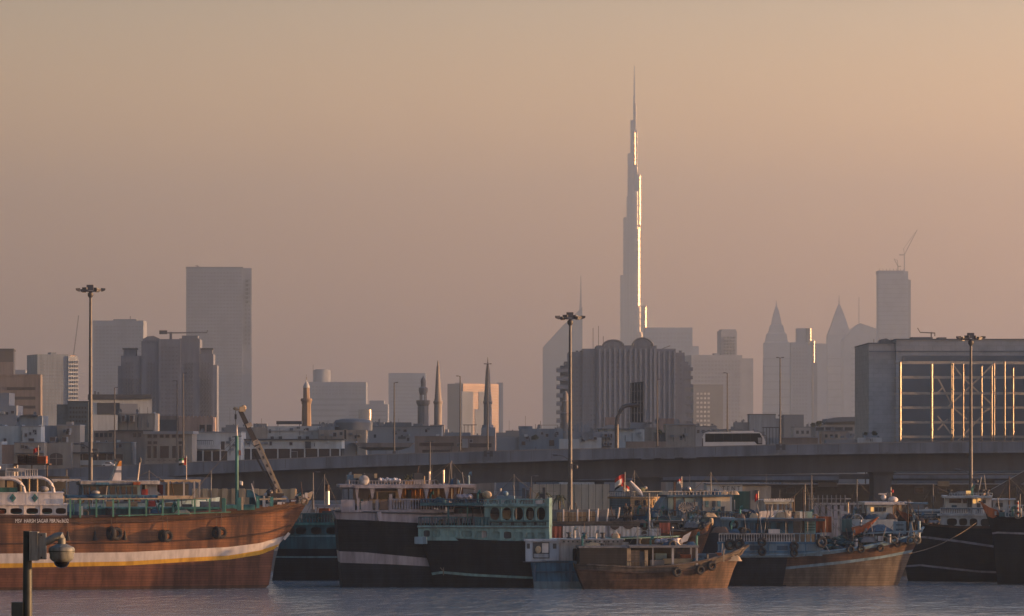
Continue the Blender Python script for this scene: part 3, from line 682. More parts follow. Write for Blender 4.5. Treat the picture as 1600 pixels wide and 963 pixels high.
for nm,lab,x,D,prof in (('pencil_minaret','slender pointed minaret directly right of the ornate one',684,1160,[(6.4,760),(6.2,627),(5.4,622),(2.2,573),(1.6,571),(1.2,567),(0.4,563)]),
                        ('pencil_minaret','slender pointed minaret standing before the pink mirror tower',762,1120,[(7,760),(6.6,690),(6.4,622),(5.6,618),(3.2,580),(1.8,570),(0.9,566),(0.3,558)])):
    T=Bld(nm,lab,x,D,cat='minaret',group='minarets'); ring('shaft',STO,x,prof,10)
    ring('balcony',STO,x,[(6.2,632),(7.4,630),(7.4,627),(6.3,626.5)],12)
    if x==762: T.box('base_block',CON,752,668,774,None,-2,8); ring('ring_gallery',CON,762,[(9,672),(9,664)],12)
    else: T.box('base_block',STO,672,664,694,None,-2,8)

T=Bld('round_stone_tower','stepped round stone tower partly hidden by the middle lamp mast',884,1150,cat='tower')
ring('tower_body',STO,884,[(7,720),(7,650),(8,646),(6.4,645),(6,630),(6.6,627),(4.4,626),(4,616),(2.4,613),(0.5,611)],14)

# ---- large grey building on the right and the steel frame before it
T=Bld('big_grey_building','large plain grey building with rooftop plant at right edge',1500,1080,cat='building')
BG=M('grey_cladding',(0.40,0.39,0.40),scale=0.25,var=0.12,mode='panels',rough=0.85)
T.box('wall',BG,1400,531,1760,None,0,45); T.box('wall',BG,1358,537,1400.2,None,1,45); T.box('parapet',CON2,1357.6,535.5,1400,537.4,0.7,45); T.box('parapet',CON2,1399.6,529.6,1760,531.4,-0.3,45)
for y0_,y1_,xt_ in ((-84,-4,531),(-224,-110,529)): T.box('side_wing',BG,1690,xt_,1790,None,y0_,y1_)  # unseen wings added to shade the low town, gap keeps the frame lit
T.box('unseen_wing_link',BG,1690,672,1790,None,-110.5,-83.5)  # low unseen link added to join the two shading wings
T.box('ledge',CON2,1358,548.6,1600,549.8,-0.2,0.2); T.box('roof_plant',CON2,1428,526,1461,531,6,12); T.poly('roof_slope',CON2,[(1426,532),(1446,532),(1446,526.5)],4,8); T.box('roof_plant',CON2,1469,526.5,1482,532,5,10)
T.poly('roof_mound',CON2,[(1374,538),(1402,538),(1397,532),(1388,528),(1380,529.5)],6,12)
for x in (1385,1395,1368): T.bar('aerial',STEEL,(x,537),(x,529),0.15,5)
T.bar('jib_post',STEEL,(1457.5,531),(1457.5,518.5),0.3,4); T.bar('jib_arm',STEEL,(1440,519),(1463.5,520),0.28,4); T.bar('jib_tip',STEEL,(1440,519),(1436,512),0.2,4); T.bar('jib_hook',STEEL,(1463,520),(1463,525),0.2,4)
T.box('recessed_bay',CON2,1410,556,1700,688,-0.3,0.3)

FS=M('frame_steel',(0.22,0.20,0.18),rough=0.32,metal=0.75,scale=0.6,var=0.25)
FSB=M('frame_beam_lit',(0.42,0.37,0.31),rough=0.5,var=0.2,scale=0.6)  # paler than the columns, painting beams and braces as sunlit
T=Bld('steel_frame','tall open steel framework catching the sun before the big grey building',1500,980,yaw=5,cat='frame')
cols=[(1405.5,3.4,566),(1415,2.6,566),(1455,3.6,569),(1465,2.4,568),(1489,2.2,568),(1495.5,2.4,566),(1505,2.6,569),(1543,3.4,572),(1550,2.6,572),(1563.5,2.2,565),(1570.5,2.6,565),(1593,3.8,574),(1640,3,566),(1652,3,566)]
for i,(x,wd,yt) in enumerate(cols):
    w=wd*T.s; d=0 if i%2==0 else 7
    mb=MB(); h=T.Z(yt); cx=T.X(x); mb.lathe(cx,d,[(w*0.5,0),(w*0.5,h)],16)
    for zz in range(3): mb.lathe(cx,d,[(w*0.8,h*(0.2+0.3*zz)),(w*0.8,h*(0.2+0.3*zz)+0.3)],16)
    mb.build('column',FS,T.root)
for y in (566,589,614,636.5,659.5,682):
    for a,b in ((1405,1455),(1455,1490),(1490,1543),(1543,1594),(1594,1650)):
        for d in (0.3,7.3): T.bar('beam',FSB,(a,y+d*0.15),(b,y+d*0.15),0.36,d)
T.box('base_wall',CON2,1398,692,1670,None,-2,9)
for p,q,d in (((1466,590),(1490,636),1),((1466,614),(1474,606),1),((1466,650),(1490,682),1),((1466,672),(1482,655),1),((1497,568),(1514,590),7),((1490,636),(1540,590),7),((1514,590),(1560,632),7),((1545,585),(1562,568),7),((1505,690),(1544,650),7),((1497,636),(1520,655),7),((1545,645),(1562,635),7)):
    T.bar('brace',FSB,p,q,0.34,d)

# ---- trees among the roofs
LEAF=M('dusty_leaves',(0.06,0.075,0.045),scale=2.0,var=0.4,rough=0.8); BARK=M('bark',(0.09,0.07,0.05),scale=2,var=0.3)
def leafball(mb,c,r,n,sz,rr):
    for _ in range(n):
        while True:
            p=Vector((rr.uniform(-1,1),rr.uniform(-1,1),rr.uniform(-1,1)))
            if 0.15<p.length<1: break
        q=Vector(c)+Vector((p.x*r[0],p.y*r[1],p.z*r[2])); u=Vector((rr.gauss(0,1),rr.gauss(0,1),rr.gauss(0,1))).normalized(); v=u.cross(Vector((rr.gauss(0,1),rr.gauss(0,1),rr.gauss(0,1)))).normalized()
        s_=sz*rr.uniform(0.6,1.3)
        mb.add([q-u*s_,q+v*s_*0.45,q+u*s_,q-v*s_*0.45],[(0,1,2,3)])
def bush_tree(label,x,D,ytop,wpx,seed,base=G0):
    rr=random.Random(seed); s=D/F; X=(x-800)*s; top=HC+(HZ-ytop)*s
    r=empty('leafy_tree',(X,D,base),0,label,'tree','trees among the low roofs'); h=top-base; wd=wpx*s/2
    mb=MB(); mb.tube([(0,0,0),(0.1,0,h*0.5),(0.2,0.1,h*0.8)],[0.2,0.15,0.06],7)
    for k in range(4):
        a=rr.uniform(0,6.28); mb.tube([(0.1,0,h*0.5),(wd*0.6*cos(a),wd*0.6*sin(a),h*0.8)],[0.09,0.03],5)
    mb.build('trunk',BARK,r); mb=MB()
    for k in range(7):
        a=rr.uniform(0,6.28); d=wd*rr.uniform(0.1,0.65); leafball(mb,(d*cos(a),d*sin(a),h-wd*rr.uniform(0.35,0.95)),(wd*0.5,wd*0.5,wd*0.4),60,0.28,rr)
    mb.build('crown',LEAF,r)
for a in (('dark round tree at the foot of round roof hall, left end',1281,1180,658,14,1),('small tree between round roof hall and grey building',1271,1190,661,9,2),('shrubby tree on the low white sheds near grey building',1366,915,674,9,3),('thin tree left of the low white sheds shrub',1352,915,676,6,4),
          ('small dark tree beside the beige slab house',1032,950,672,10,5),('tree peeking over the viaduct by pale terrace row',836,990,680,11,6)): bush_tree(*a)
# ------------------------------------------------------------------ viaduct and street furniture
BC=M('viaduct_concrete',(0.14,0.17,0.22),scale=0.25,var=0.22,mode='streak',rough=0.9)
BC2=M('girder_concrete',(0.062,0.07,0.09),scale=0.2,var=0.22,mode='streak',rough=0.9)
ASP=M('asphalt',(0.05,0.05,0.052),rough=0.9,scale=0.5)
DB=740.0; SB=DB/F
PT=[(-160,744),(0,737),(120,731),(230,725.5),(300,722.5),(450,716.5),(600,710),(720,706.5),(860,702.5),(1000,700),(1120,697.5),(1250,694.5),(1400,691.5),(1600,689.5),(1800,689)]
PB=[(-160,770),(0,762),(120,756),(230,749),(300,742),(450,734.5),(600,729),(720,725),(860,720.5),(1000,716.5),(1120,714),(1250,711),(1400,709),(1600,707.5),(1800,707)]
PG_=[(-160,800),(0,792),(120,786),(230,780),(300,774),(450,768),(600,763),(720,757),(860,751),(1000,747),(1120,743.5),(1250,740.5),(1400,737.5),(1600,735.5),(1800,735)]
def interp(P,x):
    for (a,b),(c,d) in zip(P,P[1:]):
        if x<=c: return b+(d-b)*(x-a)/(c-a)
    return P[-1][1]
def bx(x): return (x-800)*SB
def bz(y): return HC+(HZ-y)*SB
V=empty('viaduct',(0,DB,0),0,'long grey concrete viaduct crossing the whole picture behind the boats','viaduct')
xs=[-160+20*i for i in range(99)]
def strip(name,m,top,bot,y0,y1,zt=None):
    mb=MB(); vs=[];fs=[]
    for x in xs:
        zt_=bz(top(x)); zb=bz(bot(x)); vs+= [(bx(x),y0,zb),(bx(x),y0,zt_),(bx(x),y1,zt_),(bx(x),y1,zb)]
    for i in range(len(xs)-1):
        o=4*i; q=o+4
        fs+=[(o,q,q+1,o+1),(o+1,q+1,q+2,o+2),(o+2,q+2,q+3,o+3),(o+3,q+3,q,o)]
    fs+=[(0,1,2,3),(len(vs)-1,len(vs)-2,len(vs)-3,len(vs)-4)]
    return mb.add(vs,fs).build(name,m,V)
pt=lambda x:interp(PT,x); pb=lambda x:interp(PB,x); pg=lambda x:interp(PG_,x)
strip('parapet',BC,pt,lambda x:pb(x)-1,0,0.45)
strip('parapet',BC,lambda x:pt(x)+0.6,lambda x:pb(x)-6,17.5,18)
strip('deck_edge',BC,lambda x:pb(x)-3,lambda x:pb(x),-0.25,0.6)
strip('road_deck',ASP,lambda x:pt(x)+9,lambda x:pb(x)-0.4,0.46,17.4)
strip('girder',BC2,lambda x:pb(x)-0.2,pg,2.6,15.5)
strip('parapet_cap',M('cap_concrete',(0.20,0.20,0.21),scale=0.4,var=0.2),lambda x:pt(x)-0.6,lambda x:pt(x)+0.7,-0.06,0.5)
for i in range(60):
    x=-130+32*i
    MB().box(bx(x)-0.03,-0.02,bz(pb(x)-3.2),bx(x)+0.03,0.0,bz(pt(x)+1.0)).build('parapet_joint',DRK,V)
for x0,x1 in ((995,1034),(1368,1396),(622,655),(300,330),(1720,1750)):
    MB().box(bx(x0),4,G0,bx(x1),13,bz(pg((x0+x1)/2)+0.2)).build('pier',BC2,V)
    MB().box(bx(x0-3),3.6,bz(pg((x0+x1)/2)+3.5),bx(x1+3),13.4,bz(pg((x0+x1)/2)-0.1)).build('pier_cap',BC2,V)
for k,x in enumerate((1002,1034,1068)): MB().box(bx(x),-0.5,bz(pb(x)+1.5),bx(x+20),2.7,bz(pb(x)-1)).build('deck_bracket',BC,V)

# lower deck behind and what stands under the bridge
D2=790.0; S2=D2/F
L2=empty('lower_viaduct',(0,D2,0),0,'lower second viaduct seen as pale bands beneath the main viaduct','viaduct')
def l2(name,m,x0,y0,x1,y1,d0,d1): return MB().box((x0-800)*S2,d0,HC+(HZ-y1)*S2,(x1-800)*S2,d1,HC+(HZ-y0)*S2).build(name,m,L2)
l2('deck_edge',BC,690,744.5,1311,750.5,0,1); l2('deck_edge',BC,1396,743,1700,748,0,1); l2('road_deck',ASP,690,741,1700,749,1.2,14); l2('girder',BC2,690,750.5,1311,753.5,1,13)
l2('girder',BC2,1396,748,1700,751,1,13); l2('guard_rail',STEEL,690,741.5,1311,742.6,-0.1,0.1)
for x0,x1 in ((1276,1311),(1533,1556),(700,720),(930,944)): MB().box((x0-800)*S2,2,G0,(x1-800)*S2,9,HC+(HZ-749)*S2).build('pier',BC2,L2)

class Q(Bld):
    pass
T=Q('pale_hoarding','pale panelled hoarding under the viaduct behind middle lamp mast',890,640,cat='wall')
HO=M('hoarding_paint',(0.30,0.30,0.27),scale=0.4,var=0.2,mode='streak')
for k in range(11): T.box('panel',HO,832+k*11,757,842.4+k*11,None,(k%2)*0.08,0.3+(k%2)*0.08)
for k in range(12): T.box('post',DRK,831.2+k*11,756,832.2+k*11,None,0.3,0.6)
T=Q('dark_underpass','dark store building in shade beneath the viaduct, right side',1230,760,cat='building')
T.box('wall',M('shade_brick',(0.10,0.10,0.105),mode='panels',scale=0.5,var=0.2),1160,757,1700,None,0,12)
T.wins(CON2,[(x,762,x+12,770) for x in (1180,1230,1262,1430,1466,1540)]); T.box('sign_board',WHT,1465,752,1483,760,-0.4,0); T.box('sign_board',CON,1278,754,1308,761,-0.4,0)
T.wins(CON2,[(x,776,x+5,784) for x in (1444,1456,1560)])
T=Q('white_store','white store building with dark lettering beneath the viaduct',1140,700,cat='building')
T.box('wall',WHT,1104,757,1160,None,0,8); T.box('wall',BEI,1160,760,1205,None,0.5,8); T.box('door',DRK,1180,766,1186,780,-0.1,0.55); T.box('roof_edge',CON2,1103,755.6,1206,757.2,-0.4,8.4)
T.wins(CON,[(1110,768,1120,774),(1126,768,1138,774)])
def text(body,size,loc,parent,m,name='lettering',rz=0,ext=0.01,sx=1.0):
    cu=bpy.data.curves.new(name,'FONT'); cu.body=body; cu.size=size; cu.extrude=ext; cu.resolution_u=2; cu.align_x='LEFT'
    tmp=bpy.data.objects.new('tmp',cu); COL.objects.link(tmp); dg=bpy.context.evaluated_depsgraph_get(); dg.update()
    me=bpy.data.meshes.new_from_object(tmp.evaluated_get(dg)); bpy.data.objects.remove(tmp); bpy.data.curves.remove(cu)
    me.materials.clear(); me.materials.append(m); me.name=name
    o=link(name,me,parent,loc); o.rotation_euler=(R(90),0,rz); o.scale=(sx,1,1); return o
text('T E N T',0.95,(T.X(1128),-0.06,T.Z(766)),T.root,DRK)
T=Q('green_container','green shipping container standing behind cream wheelhouse boat',1160,600,cat='container')
GC=M('green_container_paint',(0.035,0.12,0.10),mode='streak',scale=0.6,var=0.3)
T.box('body',GC,1145,768,1172,None,0,2.4)
for k in range(9): T.box('rib',GC,1146+k*3,769.5,1147.4+k*3,None,-0.08,0)
T.box('corner_post',DRK,1144.6,767.6,1146,None,-0.1,0.1); T.box('corner_post',DRK,1171,767.6,1172.4,None,-0.1,0.1)
T=Q('tan_quay_wall','tan low wall with pilasters on the quay behind brown dhow',385,520,cat='wall')
TA=M('tan_wall',(0.46,0.36,0.24),scale=0.4,var=0.2,mode='streak')
T.box('wall',TA,300,764.5,463,None,0.15,0.6)
for x in (305,321,336,351,366,378,400,430,458): T.box('pilaster',TA,x-4,763.6,x+4,None,-0.35,0.14)
T=Q('ramp_retaining_wall','grey retaining wall of the road ramp at left edge',90,735,cat='wall')
T.box('wall',BC,-40,746,330,None,0,1.2)

# ---- lamps
LMP=M('lamp_steel',(0.10,0.10,0.11),rough=0.5,metal=0.3,scale=1,var=0.2)
LENS=M('lamp_glass',(0.35,0.35,0.36),rough=0.2,var=0.1)
def high_mast(label,x,D,ytop,wpx=5.2,base=G0,extras=True):
    s=D/F; o=empty('high_mast_light',((x-800)*s,D,base),0,label,'light mast','high mast lights'); h=HC+(HZ-ytop)*s-base
    MB().lathe(0,0,[(wpx*s*0.62,0),(wpx*s*0.5,h*0.35),(wpx*s*0.32,h*0.97)],12).build('pole',LMP,o)
    mb=MB(); mb.torus((0,0,h-0.55),0.75,0.09,18,6,'y'); 
    mb=MB()
    for k in range(16):
        a=2*pi*k/16; b=2*pi*(k+1)/16; mb.bar((0.95*cos(a),0.95*sin(a),h-0.6),(0.95*cos(b),0.95*sin(b),h-0.6),0.12)
    for k in range(4):
        a=pi*k/2; mb.bar((0,0,h-0.6),(0.95*cos(a),0.95*sin(a),h-0.6),0.1)
    mb.build('ring',LMP,o)
    MB().box(-0.55,-0.4,h-0.45,0.45,0.4,h+0.35).build('winch_head',LMP,o)
    MB().lathe(0,0,[(0.18,h-1.6),(0.42,h-1.3),(0.42,h-0.9),(0.2,h-0.7)],10).build('collar',LMP,o)
    for k in range(6):
        a=2*pi*k/6+0.15; c=Vector((1.75*cos(a),1.1*sin(a),h-0.35+0.12*sin(k*2.1)))
        mb=MB(); mb.bar((0.9*cos(a),0.9*sin(a),h-0.6),c,0.1)
        d=Vector((cos(a),sin(a),0)); e=Vector((-sin(a),cos(a),0)); zz=Vector((0,0,1))
        mb.hexa([c-e*.3-d*.15-zz*.3,c+e*.3-d*.15-zz*.3,c+e*.35+d*.4-zz*.12,c-e*.35+d*.4-zz*.12],[c-e*.25-d*.2+zz*.22,c+e*.25-d*.2+zz*.22,c+e*.35+d*.45+zz*.18,c-e*.35+d*.45+zz*.18])
        f=mb.build('floodlight',LMP,o)
        MB().hexa([c-e*.26-d*.1-zz*.33,c+e*.26-d*.1-zz*.33,c+e*.3+d*.32-zz*.17,c-e*.3+d*.32-zz*.17],[c-e*.26-d*.1-zz*.28,c+e*.26-d*.1-zz*.28,c+e*.3+d*.32-zz*.12,c-e*.3+d*.32-zz*.12]).build('lens',LENS,f)
    if extras:
        zz=h*extras; mb=MB(); mb.tube([(0,0,zz),(-1.0,0,zz+0.7),(-1.8,0,zz+0.85)],0.07,6); mb.ball((-2.1,0,zz+0.85),0.5,0.25,0.14); mb.build('side_lamp',LMP,o)
        mb=MB(); mb.box(-0.1,-0.3,zz-0.6,1.2,0,zz-0.45); mb.ball((0.9,-0.15,zz-0.9),0.25,0.25,0.3); mb.box(0.2,-0.2,zz-0.2,1.1,0.1,zz+0.1); mb.build('camera_bracket',LMP,o)
    return o
high_mast('tall high mast light at left, behind the wheelhouse with funnel',141.5,610,449,6.5,extras=0.335)
high_mast('high mast light in the middle, rising behind the cargo of cartons',891,600,492,6.5,extras=0.33)
high_mast('high mast light at right, standing before the steel framework',1517,620,524,5.8,extras=0.28)
def street_lamp(label,x,D,ytop,ybase,arm=9,two=False,name='street_lamp',w=0.13):
    s=D/F; base=HC+(HZ-ybase)*s; o=empty(name,((x-800)*s,D,base),0,label,'street lamp','street lamps'); h=(ybase-ytop)*s
    MB().lathe(0,0,[(w*1.35,0),(w,h*0.4),(w*0.7,h)],8).build('pole',LMP,o)
    MB().box(-0.3,-0.3,-0.1,0.3,0.3,0.35).build('base_plate',LMP,o)
    for sg in ((1,-1) if two else (1 if arm>0 else -1,)):
        a=abs(arm)*s*sg
        mb=MB(); mb.tube([(0,0,h-0.1),(a*0.4,0,h+0.05),(a*0.7,0,h+0.02)],0.06,6); mb.build('arm',LMP,o)
        MB().hexa([(a*0.5,-.16,h-.06),(a*1.05,-.12,h-.02),(a*1.05,.12,h-.02),(a*0.5,.16,h-.06)],[(a*0.5,-.12,h+.1),(a*1.0,-.08,h+.12),(a*1.0,.08,h+.12),(a*0.5,.12,h+.1)]).build('lamp_head',LMP,o)
    return o
DL=749
for lab,x,D,yt,yb,arm,two in (('street lamp behind the boat funnel, left',179,DL,606,728,5,False),('shorter lamp of the close pair at left',277,DL,595,722,-6,False),('taller lamp of the close pair at left',286.5,DL,583,722,6,False),
    ('single arm lamp on viaduct left of ornate minaret',616,DL,598,708,6,False),('single arm lamp on viaduct right of the tall pencil minaret',719,DL,588,707,-6,False),('lamp with double head before the right pencil minaret',762,742,569,706,6,True),
    ('lamp on viaduct right of the sign gantry',1027,DL,593,700,5,False),('lamp standing behind the coach on viaduct',1136.5,DL,583,698,-6,False),('lamp with double head right of the coach',1219,742,559,696,6,True)):
    street_lamp(lab,x,D,yt,yb,arm,two)
for lab,x,D,yt,yb,arm in (('small quay lamp left of white arch deckhouse mast',104,560,733,800,9),('small quay lamp at the stern of dark dhow',489,570,738,800,11),('small quay lamp behind teal dhow roof',830,600,744,800,11),('small quay lamp beneath viaduct behind fan boat',1268,640,742,800,6),('small lamp under viaduct left of middle mast, double arms',672,700,690,760,9)):
    street_lamp(lab,x,D,yt,yb,arm,x==672)
for k,x in enumerate((755,1212)):
    T=Q('lamp_cabinet',['pair of dark cabinets at the double lamp before minaret','pair of dark cabinets at the double lamp right of coach'][k],x+7,738.5,cat='cabinet',base=HC-2)
    y=interp(PT,x)
    for j in (0,9): MB().box(T.X(x+1+j),-0.4,T.Z(y+8),T.X(x+6+j),0.2,T.Z(y-1)).build('cabinet',DRK,T.root)
    MB().box(T.X(x+1),0.2,T.Z(y+4),T.X(x+15),0.5,T.Z(y+2.5)).build('bracket',DRK,T.root)

# ---- overhead sign gantry seen from behind
T=Q('sign_gantry','curved sign gantry arm with ribbed board back, above the viaduct',980,752,cat='sign',base=HC+(HZ-701)*752/F)
MB().tube([(T.X(963.5),0,T.Z(702)),(T.X(963.5),0,T.Z(665)),(T.X(965),0,T.Z(652)),(T.X(968.5),0,T.Z(643)),(T.X(974),0,T.Z(636)),(T.X(980),0,T.Z(633.5)),(T.X(1004),0,T.Z(633.2))],[0.40,0.38,0.37,0.36,0.36,0.36,0.36],12).build('arm',LMP,T.root)
SG=M('sign_back',(0.07,0.075,0.08),rough=0.6,var=0.2)
MB().hexa([(T.X(985),0.5,T.Z(660)),(T.X(1005.5),-0.5,T.Z(660)),(T.X(1005.5),-0.4,T.Z(660)),(T.X(985),0.6,T.Z(660))],[(T.X(985),0.5,T.Z(598.5)),(T.X(1005.5),-0.5,T.Z(596.5)),(T.X(1005.5),-0.4,T.Z(596.5)),(T.X(985),0.6,T.Z(598.5))]).build('board',SG,T.root)
for k in range(5):
    x=986+k*4.6; y=0.5-(x-985)/20.5
    MB().box(T.X(x),y-0.22,T.Z(660),T.X(x+1.6),y-0.02,T.Z(598.5)).build('rib',STEEL,T.root)
for y in (612,628,646): MB().bar((T.X(985),0.4,T.Z(y)),(T.X(1005.5),-0.62,T.Z(y-1)),0.12).build('stiffener',STEEL,T.root)
MB().box(T.X(985),-1.6,T.Z(660.8),T.X(1018),0.6,T.Z(659.6)).build('walkway',STEEL,T.root)

# ---- coach on the viaduct
T=Q('white_coach','white touring coach with long dark window band driving on the viaduct',1145,744,cat='bus',base=HC+(HZ-705)*744/F)
WP=M('coach_paint',(0.62,0.62,0.62),rough=0.35,var=0.06,scale=0.5); 
pts=[(1099,704),(1192,704),(1196,700),(1196,690),(1192,680),(1188,676.5),(1184,675),(1106,675),(1101,677.5),(1098.5,684)]
T.poly('body',WP,[(x,y) for x,y in pts],0,2.5)
MB().prism([(T.X(x),T.Z(y)) for x,y in ((1102,677.8),(1187,677.2),(1191,685),(1191,694.5),(1183,694.5),(1179,690.3),(1102,690.8))],-0.04,0.02).build('window_band',M('coach_tint',(0.015,0.017,0.02),rough=0.5,spec=0.1),T.root)
for x in (1116,1130,1144,1158,1172): MB().box(T.X(x),-0.055,T.Z(690.5),T.X(x)+0.05,-0.035,T.Z(677.8)).build('window_bar',DRK,T.root)
MB().prism([(T.X(x),T.Z(y)) for x,y in ((1184,684),(1190,684),(1190.5,693),(1185,693))],-0.07,-0.045).build('driver_window',M('coach_window',(0.25,0.27,0.3),rough=0.2),T.root)
T.box('roof_unit',CON2,1097,673.2,1124,675.6,0.4,2.1); T.box('roof_unit',WP,1143,673.6,1178,675.3,0.3,2.2)
MB().hexa([(T.X(1191),0.15,T.Z(696)),(T.X(1196.2),0.3,T.Z(696)),(T.X(1196.2),2.2,T.Z(696)),(T.X(1191),2.35,T.Z(696))],[(T.X(1189),0.15,T.Z(680)),(T.X(1193.2),0.3,T.Z(680)),(T.X(1193.2),2.2,T.Z(680)),(T.X(1189),2.35,T.Z(680))]).build('windscreen',GLASS,T.root)
MB().tube([(T.X(1190),-0.1,T.Z(680)),(T.X(1196),-0.35,T.Z(680.5)),(T.X(1196.4),-0.35,T.Z(685))],0.07,6).build('mirror',DRK,T.root)
MB().box(T.X(1097.6),0.3,T.Z(700),T.X(1099),2.2,T.Z(685)).build('rear_window',GLASS,T.root)
for x in (1112,1178): MB().torus((T.X(x),0.05,T.Z(704)+0.1),0.36,0.14,16,6).build('wheel',DRK,T.root)
# ---- car on the ramp
T=Q('dark_car','dark saloon car passing on the ramp left of the funnel',168,742,cat='car',base=HC+(HZ-730)*742/F)
T.poly('body',WP,[(159,729),(178,729),(178,725.6),(174,724.6),(171.5,722.2),(164.5,722.2),(162,724.6),(159,725.4)],0,1.7)
T.poly('side_window',GLASS,[(163.2,724.6),(173,724.6),(171,722.6),(165,722.6)],-0.03,1.73)
for x in (162.5,174.5): MB().torus((T.X(x),0,T.Z(729.2)),0.22,0.1,12,6).build('wheel',DRK,T.root)
# palms on the quay
def palm(label,x,D,ytop,seed,base=G0):
    rr=random.Random(seed); s=D/F; o=empty('palm_tree',((x-800)*s,D,base),0,label,'palm tree','small palms on the quay'); h=HC+(HZ-ytop)*s-base-0.8
    MB().tube([(0,0,0),(0.1,0,h*0.5),(0.05,0,h)],[0.22,0.16,0.14],8).build('trunk',BARK,o)
    mb=MB()
    for k in range(18):
        a=rr.uniform(0,6.28); L=rr.uniform(1.1,1.7); up=rr.uniform(0.1,1.1); prev=None
        for j in range(6):
            t=j/5; p=Vector((cos(a)*L*t,sin(a)*L*t,h+up*t*1.4-1.7*t*t)); w_=0.26*(1-t)+0.05; e=Vector((-sin(a),cos(a),0))*w_
            if prev: mb.add([prev[0]-prev[1],p-e,p+Vector((0,0,0.06)),prev[0]+Vector((0,0,0.06))],[(0,1,2,3)]); mb.add([prev[0]+prev[1],p+e,p+Vector((0,0,0.06)),prev[0]+Vector((0,0,0.06))],[(3,2,1,0)])
            prev=(p,e)
    mb.build('fronds',LEAF,o)
palm('small palm on the quay right of teal dhow roof, nearest the mast',873,590,768,1); palm('small dark palm on the quay above teal dhow roof',849,595,764,2); palm('palm silhouette on the quay behind cream wheelhouse',1070,600,784,3)
# ------------------------------------------------------------------ boats: materials and building kit
WOOD=M('hull_planks',(0.24,0.105,0.043),mode='planks',scale=0.5,var=0.45,rough=0.38,bump=0.6,spec=0.6)
WOODL=M('lower_planks',(0.165,0.07,0.046),mode='planks',scale=0.5,var=0.35,rough=0.6,bump=0.4)
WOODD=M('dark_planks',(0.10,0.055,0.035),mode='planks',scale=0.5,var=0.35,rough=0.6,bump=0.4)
WOODR=M('ruddy_planks',(0.125,0.072,0.046),mode='planks',scale=0.7,var=0.4,rough=0.7,bump=0.5)
WOODG=M('grey_planks',(0.13,0.105,0.085),mode='planks',scale=0.6,var=0.35,rough=0.75,bump=0.4)
BLK=M('black_hull_paint',(0.018,0.02,0.024),mode='planks',scale=0.5,var=0.3,rough=0.7,bump=0.3,spec=0.12)
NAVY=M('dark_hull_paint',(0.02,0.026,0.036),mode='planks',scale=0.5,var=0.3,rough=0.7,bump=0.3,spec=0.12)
BWH=M('boat_white',(0.58,0.54,0.52),mode='streak',scale=0.8,var=0.16,rough=0.55)
BWH2=M('boat_dull_white',(0.36,0.355,0.36),mode='streak',scale=0.8,var=0.3,rough=0.6)
LAV=M('boat_lavender_white',(0.29,0.275,0.31),mode='streak',scale=0.8,var=0.25,rough=0.6)
YEL=M('boat_yellow',(0.62,0.36,0.04),mode='streak',scale=0.8,var=0.2,rough=0.55)
TEAL=M('boat_teal',(0.05,0.19,0.18),mode='streak',scale=0.9,var=0.3,rough=0.55)
TEAL2=M('boat_pale_teal',(0.145,0.27,0.28),mode='streak',scale=0.9,var=0.25,rough=0.55)
TEALD=M('boat_dark_teal',(0.03,0.10,0.12),mode='streak',scale=0.9,var=0.3,rough=0.55)
BLU=M('boat_blue',(0.05,0.16,0.28),mode='streak',scale=0.9,var=0.3,rough=0.55)
BLU2=M('boat_pale_blue',(0.15,0.245,0.32),mode='streak',scale=0.9,var=0.25,rough=0.55)
BLUD=M('boat_deep_blue',(0.03,0.08,0.14),mode='streak',scale=0.9,var=0.3,rough=0.55)
ORG=M('boat_orange',(0.36,0.10,0.03),mode='streak',scale=0.9,var=0.3,rough=0.6)
RED=M('boat_red',(0.35,0.05,0.035),scale=1.5,var=0.3)
RUB=M('tyre_rubber',(0.03,0.03,0.032),rough=0.85,scale=4,var=0.3)
ROPE=M('rope',(0.14,0.12,0.09),rough=0.95,scale=5,var=0.3)
TAN=M('tan_tarp',(0.40,0.31,0.20),scale=1.2,var=0.25)
CARD=M('carton',(0.30,0.19,0.10),scale=1.5,var=0.25)
TARP=M('grey_tarp',(0.16,0.16,0.165),scale=1.2,var=0.3)
CLW=M('cloth_white',(0.60,0.55,0.52),scale=1.2,var=0.15,rough=0.95)
CLR=M('cloth_red',(0.42,0.12,0.07),scale=1.2,var=0.25,rough=0.95)
CLB=M('cloth_brown',(0.13,0.09,0.07),scale=1.2,var=0.25,rough=0.95)
GLOWM=M('amber_glow',(0.9,0.6,0.25),rough=0.4,var=0.1,emit=((1.0,0.50,0.14),0.35))  # amber panes and lamp box with a weak emission of their own
CHROME=M('bright_pipe',(0.55,0.50,0.47),rough=0.35,metal=0.6,var=0.15,scale=2)

def lerp(a,b,t): return a+(b-a)*t
def pinterp(P,x):
    if x<=P[0][0]: return P[0][1]
    for (a,b),(c,d) in zip(P,P[1:]):
        if x<=c: return b+(d-b)*(x-a)/(c-a)
    return P[-1][1]

